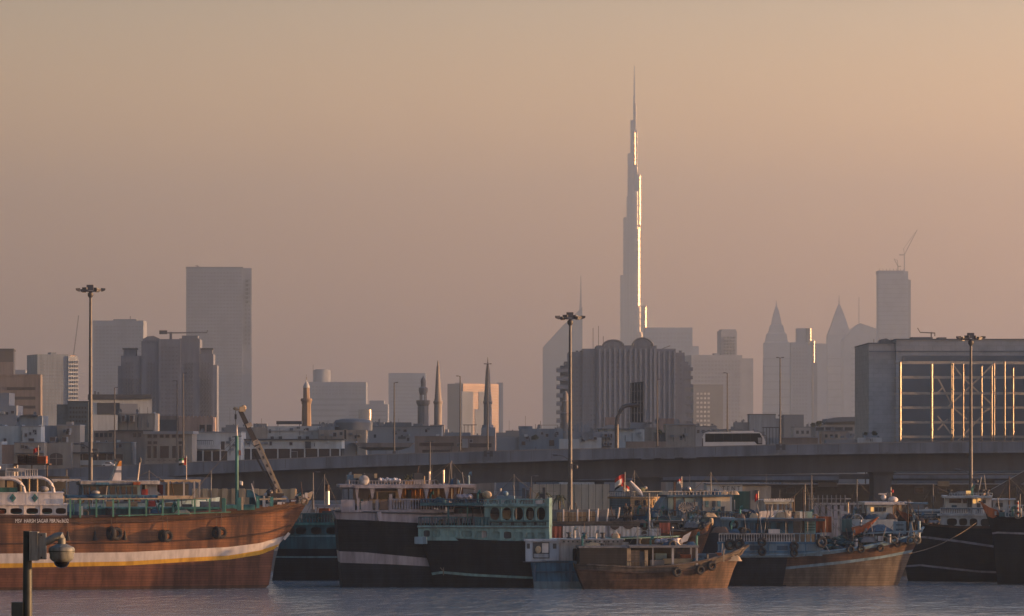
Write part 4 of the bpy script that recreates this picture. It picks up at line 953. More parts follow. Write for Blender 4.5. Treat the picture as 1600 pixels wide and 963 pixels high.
class Boat(Bld):
    def __init__(s,name,label,xc,D,yaw=0,cat='boat',group=None):
        super().__init__(name,label,xc,D,yaw,cat,group,base=0.0); s.yaw=R(yaw); s.rows=None
    def w(s,x,y,d):
        lx,lz=s.X(x),s.Z(y); r=s.root.location
        return Vector((r.x+lx*cos(s.yaw)-d*sin(s.yaw), r.y+lx*sin(s.yaw)+d*cos(s.yaw), lz))
    def shape(s,u):
        if s.bowleft: u=1-u
        f=1.0
        if u>s.bs: f=max(0.004,(1-((u-s.bs)/(1-s.bs))**2.1))**0.85
        if u<0.22: f*=s.st+(1-s.st)*sin(u/0.22*pi/2)
        return f
    def hull(s,rows,mats,beam,st=0.7,bs=0.5,bowleft=False,n=56,deck_drop=0.9,deck_mat=None,name='hull',split=None):
        """rows bottom to top: (x_left,x_right,[(px,py)..],flare,material index of the band above)"""
        s.rows=rows; s.beam=beam; s.yc=beam/2; s.st=st; s.bs=bs; s.bowleft=bowleft
        mb=MB(); vs=[]; nr=len(rows)
        for r in rows:
            for sd in (-1,1):
                for i in range(n+1):
                    u=i/n; u=0.5-0.5*cos(pi*u) if True else u
                    x=lerp(r[0],r[1],u); hb=beam/2*r[3]*s.shape(u)
                    vs.append((s.X(x),s.yc+sd*hb,s.Z(pinterp(r[2],x))))
        def I(k,sd,i): return (k*2+sd)*(n+1)+i
        fs=[];mi=[]
        o=len(mb.v); mb.v+=vs
        def F_(f,m,sm=True): mb.f.append(f); mb.m.append(m); mb.sm.append(sm)
        for k in range(nr-1):
            m=rows[k][4]
            for i in range(n):
                F_((I(k,0,i),I(k,0,i+1),I(k+1,0,i+1),I(k+1,0,i)),m); F_((I(k,1,i+1),I(k,1,i),I(k+1,1,i),I(k+1,1,i+1)),m)
            F_((I(k,1,0),I(k,0,0),I(k+1,0,0),I(k+1,1,0)),m,False); F_((I(k,0,n),I(k,1,n),I(k+1,1,n),I(k+1,0,n)),m,False)
        for i in range(n): F_((I(0,0,i+1),I(0,0,i),I(0,1,i),I(0,1,i+1)),rows[0][4],False)
        if split:
            for q,f in enumerate(mb.f):
                if sum(mb.v[i][0] for i in f)/len(f)<s.X(split[0]): mb.m[q]=split[1].get(mb.m[q],mb.m[q])
        h=mb.build(name,mats,s.root)
        dk=MB(); t=rows[-1]
        for i in range(n):
            q=[]
            for sd,j in ((-1,i),(-1,i+1),(1,i+1),(1,i)):
                u=0.5-0.5*cos(pi*j/n); x=lerp(t[0],t[1],u); hb=max(0.0,beam/2*t[3]*s.shape(u)*0.985-0.05)
                q.append((s.X(x),s.yc+sd*hb,s.Z(pinterp(t[2],x))-deck_drop))
            dk.add(q,[(0,1,2,3)])
        dk.build('deck',deck_mat or WOODG,s.root)
        return h
    def side(s,px,py):
        best=None
        for k in range(len(s.rows)-1):
            a,b=s.rows[k],s.rows[k+1]
            ya,yb=pinterp(a[2],px),pinterp(b[2],px)
            if yb<=py<=ya or k==len(s.rows)-2:
                t=0 if ya==yb else min(1,max(0,(ya-py)/(ya-yb)))
                x0=lerp(a[0],b[0],t);x1=lerp(a[1],b[1],t); u=min(1,max(0,(px-x0)/(x1-x0)))
                return s.yc-s.beam/2*lerp(a[3],b[3],t)*s.shape(u)
    def strake(s,name,m,prof,r=0.12,x0=None,x1=None,row=-1,off=0.03,n=40,far=False):
        """a rubbing strake that follows the hull side along a photograph profile"""
        pts=[]
        for i in range(n+1):
            x=lerp(x0,x1,i/n); y=pinterp(prof,x); d=s.side(x,y)-off
            if far: d=2*s.yc-d
            pts.append((s.X(x),d,s.Z(y)))
        return MB().tube(pts,r,6).build(name,m,s.root)
    def post(s,name,m,x,ytop,ybot,wpx,d,rnd=True,rtop=None):
        w=wpx*s.s/2
        if rnd: mb=MB().lathe(s.X(x),d,[(w,s.Z(ybot)),(w if rtop is None else rtop*s.s,s.Z(ytop))],10)
        else: mb=MB().box(s.X(x)-w,d-w,s.Z(ybot),s.X(x)+w,d+w,s.Z(ytop))
        return mb.build(name,m,s.root)
    def rail(s,m,x0,x1,yt,yb,n,d,mp=None,wpx=1.2,rw=1.6,bot=True,names=('top_rail','baluster','bottom_rail'),yt2=None,yb2=None):
        yt2=yt if yt2 is None else yt2; yb2=yb if yb2 is None else yb2
        s.bar2(names[0],m,(x0,yt),(x1,yt2),rw,d)
        if bot: s.bar2(names[2],m,(x0,yb),(x1,yb2),rw*0.8,d)
        me=None
        for i in range(n+1):
            t=i/n; x=lerp(x0,x1,t); a=lerp(yb,yb2,t); b=lerp(yt,yt2,t)
            if me is None:
                w=wpx*s.s/2; me=MB().lathe(0,0,[(w*0.8,0),(w*1.3,0.3),(w*0.7,0.62),(w,1)],8).mesh(names[1],mp or m)
            o=link(names[1],me,s.root,(s.X(x),d,s.Z(a))); o.scale=(1,1,s.Z(b)-s.Z(a))
    def bar2(s,name,m,p,q,wpx,d,d2=None):
        return MB().bar((s.X(p[0]),d,s.Z(p[1])),(s.X(q[0]),d if d2 is None else d2,s.Z(q[1])),wpx*s.s).build(name,m,s.root)
    def arcade(s,name,m,x0,y0,x1,y1,holes,d,t=0.14,N=24,yb2=None,back=None):
        """wall from x0..x1, top y0 bottom y1, pierced by rounded openings (cx,cy,rx,ry,power), sorted by cx"""
        mb=MB()
        cuts=[x0]+[(holes[i][0]+holes[i][2]+holes[i+1][0]-holes[i+1][2])/2 for i in range(len(holes)-1)]+[x1]
        for (cx,cy,rx,ry,p),a,b in zip(holes,cuts,cuts[1:]):
            inn=[];out=[]
            for k in range(N):
                g=2*pi*(k+0.5)/N; c,sn=cos(g),sin(g)
                ex=rx*math.copysign(abs(c)**(2/p),c); ey=ry*math.copysign(abs(sn)**(2/p),sn)
                inn.append((cx+ex,cy-ey))
                tx=((b-cx)/c if c>0 else (a-cx)/c); ty=((cy-y0)/sn if sn>0 else (cy-y1)/sn)
                tt=min(tx,ty); out.append((cx+c*tt,cy-sn*tt))
            # add exact corners
            V=lambda P,dd:[(s.X(x),dd,s.Z(y)) for x,y in P]
            vs=V(out,d)+V(inn,d)+V(out,d+t)+V(inn,d+t); fs=[]
            for k in range(N):
                k2=(k+1)%N
                fs+=[(k,N+k,N+k2,k2),(2*N+k,2*N+k2,3*N+k2,3*N+k),(N+k,3*N+k,3*N+k2,N+k2)]
            mb.add(vs,fs)
            for qx,qy,g0 in ((b,y0,0),(a,y0,1),(a,y1,2),(b,y1,3)):   # fill the four corner slivers
                best=[k for k in range(N) if (out[k][0]==out[k][0])]
                # neighbours either side of this corner direction
                ang=atan2(cy-qy,qx-cx)%(2*pi); ks=sorted(range(N),key=lambda k:abs(((2*pi*(k+0.5)/N-ang+pi)%(2*pi))-pi))[:2]
                for dd in (d,d+t): mb.add([(s.X(qx),dd,s.Z(qy))]+V([out[ks[0]],out[ks[1]]],dd),[(0,1,2)])
        mb.box(s.X(x0),d+0.002,s.Z(y0)-0.004,s.X(x1),d+t-0.002,s.Z(y0)-0.002)
        return mb.build(name,m,s.root)
    def dish(s,x,y,r,d):
        return dish(s,x,y,r,d)

ORD=['first','second','third','fourth','fifth','sixth','seventh','eighth','ninth','tenth']
def tyre(B,x,y,rpx,label,rope_to=None,off=0.0,tilt=0.0,group=None,d=None):
    dd=(B.side(x,y) if d is None else d)-rpx*B.s*0.42-off
    p=B.w(x,y,dd); o=empty('tyre_fender',p,B.yaw,label,'tyre',group or 'tyre fenders on the boats')
    r=rpx*B.s*0.68
    t=MB().torus((0,0,0),r,rpx*B.s*0.28,22,8,tilt=tilt).build('tyre',RUB,o)
    mb=MB()
    for k in range(18):
        a=2*pi*k/18; mb.bar((1.42*r*cos(a),-rpx*B.s*0.22,1.42*r*sin(a)),(1.42*r*cos(a),rpx*B.s*0.22,1.42*r*sin(a)),0.05)
    mb.build('tread',RUB,t)
    if rope_to:
        h=(y-rope_to)*B.s
        MB().tube([(0.0,0.0,r),(0.02,0.05,h*0.6),(0.0,0.12+off,h)],0.03,5).build('rope',ROPE,o)
    return o
def wavy(name,m,x0,z0,x1,z1,d,parent=None,nx=22,nz=8,amp=0.12,fr=5.0,ph=0.0,sag=0.0,loc=None,rz=0):
    """hanging cloth with folds, with thickness"""
    mb=MB(); vs=[]
    for lay in (0,0.015):
        for j in range(nz+1):
            for i in range(nx+1):
                u=i/nx;v=j/nz; x=lerp(x0,x1,u); z=lerp(z0,z1,v)-sag*sin(pi*u)*(v)
                y=d+lay+amp*sin(ph+u*fr*2*pi)*(0.35+0.65*(1-v))+0.4*amp*sin(3.1*u*fr+ph*2)
                vs.append((x,y,z))
    L=(nx+1)*(nz+1); fs=[]
    for j in range(nz):
        for i in range(nx):
            a=j*(nx+1)+i; fs+=[(a,a+1,a+nx+2,a+nx+1),(L+a+1,L+a,L+a+nx+1,L+a+nx+2)]
    return mb.add(vs,fs,0,True).build(name,m,parent,loc,rz)
def flag(B,label,x,ytop,wpx,hpx,d,cols,pole=None,drop=0.35,dirx=-1,name='flag'):
    """small flag flying from a pole: stripes (UAE style) as one cloth with several paints"""
    o=empty(name,B.w(x,ytop,d),B.yaw,label,'flag','flags on the boats')
    W=wpx*B.s;Hh=hpx*B.s; nx=10
    cloth=MB(); bands=cols['h']; nb=len(bands); mats=[]
    for m in bands+[cols['hoist']]:
        if m not in mats: mats.append(m)
    for j in range(nb):
        for i in range(nx):
            q=[]
            for u,v in ((i/nx,j/nb),((i+1)/nx,j/nb),((i+1)/nx,(j+1)/nb),(i/nx,(j+1)/nb)):
                q.append((dirx*W*u,0.12*W*sin(u*7+v),-Hh*v-drop*W*u*u))
            cloth.add(q,[(0,1,2,3)],mats.index(cols['hoist'] if (i/nx<cols.get('hw',0.28)) else bands[j]),True)
    cloth.build('cloth',mats,o)
    if pole:
        MB().lathe(0,0,[(0.045,-(pole-ytop)*B.s),(0.03,0.25)],8).build('pole',CHROME,o)
    return o
FG=M('flag_green',(0.02,0.12,0.05),var=0.1); FW=M('flag_white',(0.6,0.58,0.56),var=0.1); FB=M('flag_black',(0.02,0.02,0.02),var=0.1); FR=M('flag_red',(0.40,0.03,0.02),var=0.15)
UAE={'h':[FG,FW,FB],'hoist':FR}; REDF={'h':[FR,FR],'hoist':FR}; WHF={'h':[FW,FW],'hoist':FW}; RWF={'h':[FR,FW],'hoist':FR}; GRF={'h':[FG],'hoist':FG}
# ------------------------------------------------------------------ A: the large brown dhow on the left
A=Boat('cargo_dhow','large brown wooden cargo dhow with white and yellow stripe at left',250,429.6,yaw=7.5,cat='dhow',group='moored dhows')
P=lambda *a:list(a)
A.hull([
 (-330,404,P((-330,936),(404,936)),0.62,4),
 (-345,424,P((-330,918),(424,917)),0.74,0),
 (-352,432,P((-330,891),(0,887),(200,884.5),(300,879),(360,876.5),(410,869),(434,860)),0.86,1),
 (-354,440,P((-330,884),(0,880),(200,878),(300,872.5),(360,870),(410,862),(442,852)),0.885,2),
 (-358,452,P((-330,867),(0,864.5),(200,863.5),(300,859),(360,856.5),(410,850.5),(453,838)),0.94,3),
 (-362,464,P((-330,851),(0,849),(200,848.5),(300,845),(360,842),(420,834.5),(464,821)),0.97,3),
 (-368,482,P((-330,820),(0,817.5),(120,818),(240,815),(300,812),(360,807.5),(420,801),(482,790)),1.0,4),
 (-372,491,P((-330,808),(0,806),(120,808),(240,805.5),(300,803),(360,798.5),(420,791.5),(491,778)),1.015,0)],
 [WOODL,YEL,BWH,WOOD,WOODD],9.2,st=0.62,bs=0.33,n=72,deck_drop=0.9)
A.strake('wale',WOODD,[(-330,851),(0,849),(200,848.5),(300,845),(360,842),(420,834.5),(464,821)],0.11,-300,458)
A.strake('upper_wale',WOODD,[(-330,820),(0,817.5),(120,818),(240,815),(300,812),(360,807.5),(420,801),(482,790)],0.16,124,478)
A.strake('rail_cap',WOODD,[(-330,808),(0,806),(120,808),(240,805.5),(300,803),(360,798.5),(420,791.5),(491,778)],0.2,-300,489,off=-0.05)
MB().bar((A.X(447),A.yc-0.06,A.Z(845)),(A.X(455.5),A.yc-0.06,A.Z(835)),0.28,0.7).build('stem_paint',BWH,A.root)
yc=A.yc
MB().hexa([(A.X(476),yc-.35,A.Z(786)),(A.X(489),yc-.3,A.Z(782)),(A.X(489),yc+.3,A.Z(782)),(A.X(476),yc+.35,A.Z(786))],[(A.X(482),yc-.22,A.Z(773.5)),(A.X(494.5),yc-.12,A.Z(767.5)),(A.X(494.5),yc+.12,A.Z(767.5)),(A.X(482),yc+.22,A.Z(773.5))]).build('stem_head',TAN,A.root)
for x,y in ((476,780),(481,777)): A.post('stem_bitt',BWH,x,y-6,y+6,4.2,yc-1.2,rnd=False)
# painted name
text('MSV  HARSH SAGAR PBR.No3632',0.58,(A.X(27),A.side(60,812)-0.1,A.Z(816.5)),A.root,M('letter_white',(0.8,0.78,0.75),var=0.05),name='painted_name',sx=0.66)
# lower deckhouse with oval ports
d0=0.55
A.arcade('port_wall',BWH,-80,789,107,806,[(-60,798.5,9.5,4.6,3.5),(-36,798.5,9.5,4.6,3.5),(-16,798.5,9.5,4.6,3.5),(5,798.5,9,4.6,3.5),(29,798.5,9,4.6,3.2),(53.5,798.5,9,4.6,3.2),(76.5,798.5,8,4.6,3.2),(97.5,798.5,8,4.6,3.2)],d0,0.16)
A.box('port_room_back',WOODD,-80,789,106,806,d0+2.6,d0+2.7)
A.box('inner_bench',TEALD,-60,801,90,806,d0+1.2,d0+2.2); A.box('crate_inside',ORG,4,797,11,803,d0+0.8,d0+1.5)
for x in (41,66,88): A.box('port_post',BWH,x-0.7,789.5,x+0.7,806,d0-0.07,d0-0.001)
A.box('deck_ledge',BWH,-82,787.6,108,789.4,d0-0.25,8.2); A.box('waterway',TEAL2,-80,805.2,107,807,d0-0.2,d0-0.01)
A.box('upper_box',BWH,-80,770.5,101,787.6,d0-0.05,8.0); A.box('box_cap',BWH,-81,769.4,102.5,770.9,d0-0.16,8.1)
A.box('end_door',TAN,101,775,103,787,d0+0.6,d0+2.2)
for i in range(9): A.box('plank_seam',BWH2,-70+i*19,771.2,-69.7+i*19,787.4,d0-0.062,d0-0.05)
for x in (23.5,57.5,-10.5,-44.5):
    q=lambda rr,dd:[(A.X(x-rr),A.Z(778)),(A.X(x),A.Z(778+rr*1.25)),(A.X(x+rr),A.Z(778)),(A.X(x),A.Z(778-rr*1.25))]
    MB().prism(q(5.4,0),d0-0.1,d0-0.05).build('diamond',TEAL,A.root); MB().prism(q(2.2,0),d0-0.13,d0-0.1).build('diamond_core',DRK,A.root)
# arched canopy over the upper deck
A.box('canopy_roof',BWH,-80,744.6,70,748,d0,7.6)
def arch(pts,w,d): MB().tube([(A.X(x),d,A.Z(y)) for x,y in pts],w*A.s/2,8).build('canopy_arch',BWH,A.root)
for d in (d0+0.1,7.4):
    arch([(55,746.5),(66,746.5),(73,748),(79,751.5),(83.5,757),(86,763),(87,770)],4.6,d)
    arch([(-6,747.5),(10,747.5),(22,748),(30,750.5),(36,755),(40,761),(42,770)],5.2,d)
    arch([(-60,747.5),(-45,747.8),(-36,750),(-30,755),(-27,762),(-26,770)],5.2,d)
for x in (49,61.5): A.post('canopy_post',TAN,x,748,770,2.6,d0+1.4); A.post('canopy_post',TAN,x-12,748,770,2.6,7)
A.box('cabin',BWH2,-60,750,12,770,3.0,7.2); A.box('sunlit_panel',TAN,15,751.5,25,762,2.6,2.8); A.box('chest',TEAL,2,762,31,770,2.2,3.6); A.box('cabin_door',DRK,26,752,30,770,2.9,3.05)  # tan panel paints the sunlight passing through the cabin
A.ball=None
MB().ball((A.X(72),3,A.Z(765)),8*A.s,1.1,5*A.s).build('covered_bundle',TARP,A.root)
# name board and rail on canopy
A.box('name_board',BWH2,13,731.5,42,736.5,1.2,1.35); text('PBR.No3632',0.28,(A.X(15),1.18,A.Z(735.8)),A.root,DRK,name='board_lettering',sx=0.8)
A.rail(BWH2,13,42,737,744.6,6,1.25,wpx=1.0,rw=0.9,bot=False); A.rail(BWH2,43,61,733.5,744.6,5,1.25,wpx=1.4,rw=1.4,bot=False)
A.box('roof_locker',DRK,-10,735,12,744.6,2,4); A.bar2('whip_antenna',STEEL,(74,768),(74.5,718),0.7,3)
MB().ball((A.X(2),2.5,A.Z(731)),0.26,0.26,0.26).build('beacon',CHROME,A.root)
# waist rail: green posts carrying a pale rail
d1=0.25
def shear(x): return pinterp([(-330,808),(0,806),(120,808),(240,805.5),(300,803),(360,798.5),(420,791.5),(491,778)],x)
GRN=M('rail_green',(0.10,0.26,0.18),mode='streak',scale=1,var=0.25,rough=0.5)
for x in (112,127,152,178,203,229,254.5,279,304,327): A.post('rail_post',GRN,x,779.5,shear(x)+1,2.7,d1,rnd=False)
A.bar2('waist_rail',TAN,(105,780),(327,779),2.2,d1); A.bar2('lower_rail',GRN,(186,806),(360,800.5),1.5,d1-0.05)
A.post('white_locker',BWH,128.5,791,807,6.5,0.75,rnd=False)
for x,yt,w,m in ((348.5,778.5,5,TEAL),(351.5,780,2,GRN),(378,777,3,TAN),(373,778,5,TEAL),(402,776,5,TEAL),(423.5,777,5,TEAL)): A.post('rail_post',m,x,yt,shear(x)+1,w,d1+0.1,rnd=False)
A.bar2('fore_rail',TAN,(403,781),(447,780),2.6,0.9)
for x,yt,w in ((412,782,4.5),(417,788,3),(422,787,6),(436,785,7),(443,786,3),(458,782.5,5.5),(462,783,3),(473,779.5,4.5),(403,792,4)): A.post('bollard',BWH,x,yt,shear(x)+0.5,w,0.75 if x<450 else 1.9,rnd=False)
# hatch and far bulwark inside the waist
A.box('cargo_hatch',TEALD,130,796,350,806,2.6,6.6); A.box('hatch_cover',TEAL,140,793.5,345,796.4,2.4,6.8)
for i in range(8): A.box('hatch_cleat',TEALD,150+i*25,797,153+i*25,803,2.5,2.6)
A.rail(GRN,120,330,782,806,9,8.6,wpx=2.4,rw=2,bot=False,names=('far_rail','far_post','x'))
A.box('winch',DRK,288,789,302,800,3,4.4); A.box('engine_hood',TARP,316,785,345,797,3,5.5); A.box('deck_bin',RED,236,784,247,793,5.6,6.6)
for x,y,w,h in ((205,786,14,7),(262,787,12,6),(170,785,10,8)): A.box('deck_crate',CARD,x,y,x+w,y+h,5.8,7)
A.box('fore_hatch',TEAL,352,790,400,798,2.4,6.2); A.box('fore_bulkhead',TEALD,395,776,448,792,6.4,6.8)
# mast and derrick crane
A.post('mast',TEAL,372.5,681,796,5.4,3.6); A.post('mast_tip',BWH,372.5,664,681.2,3.4,3.6,rtop=0.5)
MB().tube([(A.X(365),3.6,A.Z(683)),(A.X(380),3.6,A.Z(681.5))],0.06,6).build('crosstree',DRK,A.root)
A.bar2('stay',ROPE,(372,683),(350,706),0.5,3.6); A.bar2('stay',ROPE,(366,686),(362,690),0.8,3.6); A.bar2('mast_block',ORG,(377,704),(377,712),2.6,3.5)
BOOMD=M('boom_dark',(0.045,0.042,0.045),rough=0.4,var=0.3,scale=1.5); BOOML=M('boom_grey',(0.38,0.33,0.28),rough=0.4,metal=0.3,var=0.25,scale=1.5)
def boom(name,m,p,q,w0,w1,d,h=None):
    a=Vector((A.X(p[0]),d,A.Z(p[1])));b=Vector((A.X(q[0]),d,A.Z(q[1])));t=(b-a).normalized();e1=Vector((0,1,0));e2=t.cross(e1).normalized()
    W0=w0*A.s/2;W1=w1*A.s/2
    return MB().hexa([a+e1*W0+e2*W0,a-e1*W0+e2*W0,a-e1*W0-e2*W0,a+e1*W0-e2*W0],[b+e1*W1+e2*W1,b-e1*W1+e2*W1,b-e1*W1-e2*W1,b+e1*W1-e2*W1]).build(name,m,A.root)
dc=4.4
boom('boom_section',BOOMD,(405,697),(378.5,641),8.6,6.6,dc); boom('boom_section',BOOML,(441,772),(402,688),5.4,8.4,dc); boom('boom_flange',BOOML,(404,695),(402.5,690),9.4,9.4,dc)
boom('boom_edge',TAN,(443.8,771.5),(407.5,690),1.6,1.8,dc-0.3); boom('hydraulic_ram',BOOMD,(434,772),(399,706),2.6,3.2,dc+0.2)
boom('boom_collar',BOOML,(393.5,667),(391,661),9,9,dc)
for i in range(6): 
    x=lerp(408,438,i/5)
    y=lerp(700,766,i/5); boom('boom_rivet_plate',BOOMD,(x-0.5,y),(x+1.2,y+4),2.6,2.6,dc-0.28)
mb=MB(); mb.box(A.X(377),dc-0.35,A.Z(643),A.X(386.5),dc+0.35,A.Z(635)); mb.ball((A.X(384),dc,A.Z(637)),0.28,0.3,0.33); mb.box(A.X(371),dc-0.25,A.Z(641),A.X(378),dc+0.25,A.Z(638)); mb.lathe(A.X(371.5),dc,[(0.2,A.Z(640)),(0.3,A.Z(638)),(0.2,A.Z(635.5))],10)
mb.build('crane_head',TAN,A.root)
MB().tube([(A.X(371.5),dc,A.Z(640)),(A.X(371),dc,A.Z(650)),(A.X(371.5),dc,A.Z(664))],0.04,5).build('hoist_rope',ROPE,A.root)
MB().box(A.X(369.6),dc-0.12,A.Z(655),A.X(372.8),dc+0.12,A.Z(647)).build('hook_block',BOOMD,A.root)
mb=MB(); mb.box(A.X(424),dc-1,A.Z(782),A.X(446),dc+1,A.Z(772)); mb.lathe(A.X(431),dc,[(0.5,A.Z(773)),(0.55,A.Z(766)),(0.25,A.Z(762))],10); mb.ball((A.X(424),dc-0.5,A.Z(771)),0.4,0.4,0.4); mb.tube([(A.X(421),dc,A.Z(776)),(A.X(430),dc-0.4,A.Z(764)),(A.X(438),dc,A.Z(772))],0.08,6); mb.build('crane_base',BOOMD,A.root)
A.bar2('deck_lamp_post',STEEL,(398,776),(398,752),1.2,3); MB().box(A.X(395.5),2.8,A.Z(760),A.X(398),3.1,A.Z(755)).build('deck_lamp',DRK,A.root); A.post('white_vent',BWH,396.5,763,768,2.4,3)
MB().hexa([(A.X(388),2.6,A.Z(778)),(A.X(412),2.6,A.Z(779)),(A.X(412),5,A.Z(779)),(A.X(388),5,A.Z(778))],[(A.X(388),3.2,A.Z(766)),(A.X(394),3.2,A.Z(767)),(A.X(394),4.4,A.Z(767)),(A.X(388),4.4,A.Z(766))]).build('tarped_winch',TEALD,A.root)
flag(A,'small white pennant flying from mast of the brown dhow',377,752,5,6,3.6,WHF,dirx=1)
# tyres along the side
tn=[(175,833.5,11.5,'left tyre of the pair nearest the stern of brown dhow'),(183.5,834,10.5,'right tyre of the pair nearest the stern of brown dhow'),
    (255,838,10.5,'left tyre of the middle pair on the brown dhow side'),(262,838.5,10,'right tyre of the middle pair on the brown dhow side'),
    (339,833.5,10.5,'left tyre of the pair nearest the bow of brown dhow'),(347,833.5,9.5,'right tyre of the pair nearest the bow of brown dhow')]
for k,(x,y,r_,lab) in enumerate(tn): tyre(A,x,y,r_,lab,rope_to=shear(x)+2,off=0.12 if k%2==0 else 0.3,tilt=0.4 if k%2 else -0.95,group='tyre pairs on the brown dhow')
for k,(x,lab) in enumerate(((108,'dark rope fender hanging left of the nearest tyre pair, sternmost'),(150,'dark rope fender hanging just left of the sternmost tyre pair'),(196,'dark rope fender hanging just right of the sternmost tyre pair'))):
    p=A.w(x,838,A.side(x,838)-0.22); o=empty('rope_fender',p,A.yaw,lab,'fender','rope fenders on the brown dhow')
    MB().lathe(0,0,[(0.05,0.55),(0.12,0.4),(0.13,0.1),(0.24,-0.25),(0.24,-0.4),(0.1,-0.45)],10).build('body',RUB,o); MB().tube([(0,0,0.5),(0,0.1,1.6)],0.025,5).build('rope',ROPE,o)

# ---- B: blue and white wheelhouse boat rafted behind the brown dhow
B=Boat('wheelhouse_boat','blue and white boat with raked window wheelhouse and slanted funnel, behind brown dhow',190,448,yaw=11,cat='boat')
B.hull([(100,330,P((100,935),(330,935)),0.7,0),(96,336,P((96,916),(336,916)),0.85,0),(90,345,P((90,800),(345,796)),0.97,1),(88,348,P((88,788),(250,786),(348,778)),1.0,0)],[BLUD,BLU2],7.5,st=0.8,bs=0.6,n=30)
B.poly('wheelhouse_base',BLU,[(108,778),(262,778),(262,774),(108,774)],0.8,6)
B.poly('wheelhouse_wall',BLU2,[(131,775),(222,775),(219,757),(131,757)],1.2,5.6)
for x0,x1 in ((134,136.5),(138,141.5),(144,153),(157,171),(174,182),(184.5,188.5),(191.5,198),(200,207),(209.5,216)):
    MB().prism([(B.X(x0),B.Z(773)),(B.X(x1),B.Z(773)),(B.X(x1-0.6),B.Z(760.5)),(B.X(x0-0.6),B.Z(760.5))],1.12,1.3).build('window',GLASS,B.root)
B.box('roof',BWH2,128,751.5,250,757,0.6,6.2); B.box('roof_band',BLU,151,754,172,757.4,0.5,0.7); B.box('roof_band',BLUD,128,756.8,222,758.2,0.55,6.1)
B.box('side_house',BWH2,228,758,247,776,1.4,5); B.box('door',RED,222.5,765,232,776,1.3,1.5); B.poly('side_brace',BWH2,[(247,768),(253,773),(247,773)],1.4,1.6)
mb=MB(); mb.hexa([(B.X(178),2.2,B.Z(752)),(B.X(192.5),2.2,B.Z(752)),(B.X(192.5),4.2,B.Z(752)),(B.X(178),4.2,B.Z(752))],[(B.X(183),2.4,B.Z(739)),(B.X(192.8),2.4,B.Z(739)),(B.X(192.8),4.0,B.Z(739)),(B.X(183),4.0,B.Z(739))],0)
mb.hexa([(B.X(183),2.4,B.Z(739)),(B.X(192.8),2.4,B.Z(739)),(B.X(192.8),4.0,B.Z(739)),(B.X(183),4.0,B.Z(739))],[(B.X(184.8),2.48,B.Z(735)),(B.X(193),2.48,B.Z(735)),(B.X(193),3.95,B.Z(735)),(B.X(184.8),3.95,B.Z(735))],1)
mb.hexa([(B.X(184.8),2.48,B.Z(735)),(B.X(193),2.48,B.Z(735)),(B.X(193),3.95,B.Z(735)),(B.X(184.8),3.95,B.Z(735))],[(B.X(187),2.6,B.Z(729)),(B.X(193.4),2.6,B.Z(729)),(B.X(193.4),3.8,B.Z(729)),(B.X(187),3.8,B.Z(729))],0)
mb.hexa([(B.X(187),2.6,B.Z(729)),(B.X(193.4),2.6,B.Z(729)),(B.X(193.4),3.8,B.Z(729)),(B.X(187),3.8,B.Z(729))],[(B.X(190.5),2.7,B.Z(720.5)),(B.X(194),2.7,B.Z(720.5)),(B.X(194),3.7,B.Z(720.5)),(B.X(190.5),3.7,B.Z(720.5))],2)
fn=mb.build('funnel',[BWH,STEEL,M('funnel_orange',(0.65,0.26,0.05),var=0.15,scale=2)],B.root)
MB().box(B.X(184.5),2.7,B.Z(721),B.X(192.6),3.8,B.Z(716.8)).build('exhaust',DRK,B.root)
for dd in (2.0,2.4): B.bar2('ladder_rail',BLU2,(173,752),(186,722),0.7,dd)
for i in range(8): 
    t=i/8; MB().box(B.X(lerp(173,186,t))-0.05,2.0,B.Z(lerp(752,722,t)),B.X(lerp(173,186,t))+0.05,2.4,B.Z(lerp(752,722,t))+0.05).build('rung',BLU2,B.root)
MB().tube([(B.X(219),3,B.Z(752)),(B.X(222.5),3,B.Z(722))],[0.09,0.06],8).build('signal_mast',CHROME,B.root); MB().lathe(B.X(223),3,[(0.14,B.Z(723)),(0.16,B.Z(718)),(0.05,B.Z(714))],8).build('mast_lamp',DRK,B.root)
B.box('roof_locker',ORG,208,753.5,219,758,0.1,0.6)
B.rail(BLUD,110,175,777,786,10,0.4,wpx=1,rw=1)
B.ball=None
MB().ball((B.X(150),0.6,B.Z(776)),0.8,0.4,0.35).build('coiled_hose',BLUD,B.root); MB().ball((B.X(151),0.9,B.Z(770)),0.5,0.3,0.25).build('bundle',BWH2,B.root)
for i in range(7): B.post('bollard',DRK,163+i*10,776,780,2,0.3)
# scalloped awning aft
def awning(T,x0,x1,y,d0,d1,m,n=6,drop=3):
    mb=MB(); mb.box(T.X(x0),d0,T.Z(y+1.6),T.X(x1),d1,T.Z(y))
    for dd in (d0,d1):
        for k in range(n):
            a=lerp(x0,x1,k/n);b=lerp(x0,x1,(k+1)/n); pts=[(T.X(a),T.Z(y+1.5)),(T.X(b),T.Z(y+1.5))]+[(T.X(lerp(b,a,j/6)),T.Z(y+2+drop*abs(sin(pi*j/6))*0.8)) for j in range(7)]
            mb.prism(pts,dd,dd+0.03)
    return mb.build('awning',m,T.root)
awning(B,256,313,750,0.6,5.2,TAN,6); awning(B,86,130,749,2.4,5.6,BWH2,4)
for x,m in ((263,TAN),(287,BWH2),(303,BWH2),(311,BWH2)): B.post('awning_post',m,x,751.5,780,2.6,0.7,rnd=False)
for x in (88,109,129): B.post('awning_post',BWH2,x,750.5,786,2,2.5,rnd=False)
B.box('awning_seat',M('dark_red_cushion',(0.12,0.025,0.02),var=0.2),250,758,256,776,1.5,4); B.box('awning_back',DRK,264,757,300,775,4.2,4.4); B.box('deck_bench',TAN,246,775,300,778.5,0.2,1.5)
flag(B,'national flag on staff above the awning behind brown dhow',294,716,12,11,2.6,UAE,pole=751,drop=0.1)
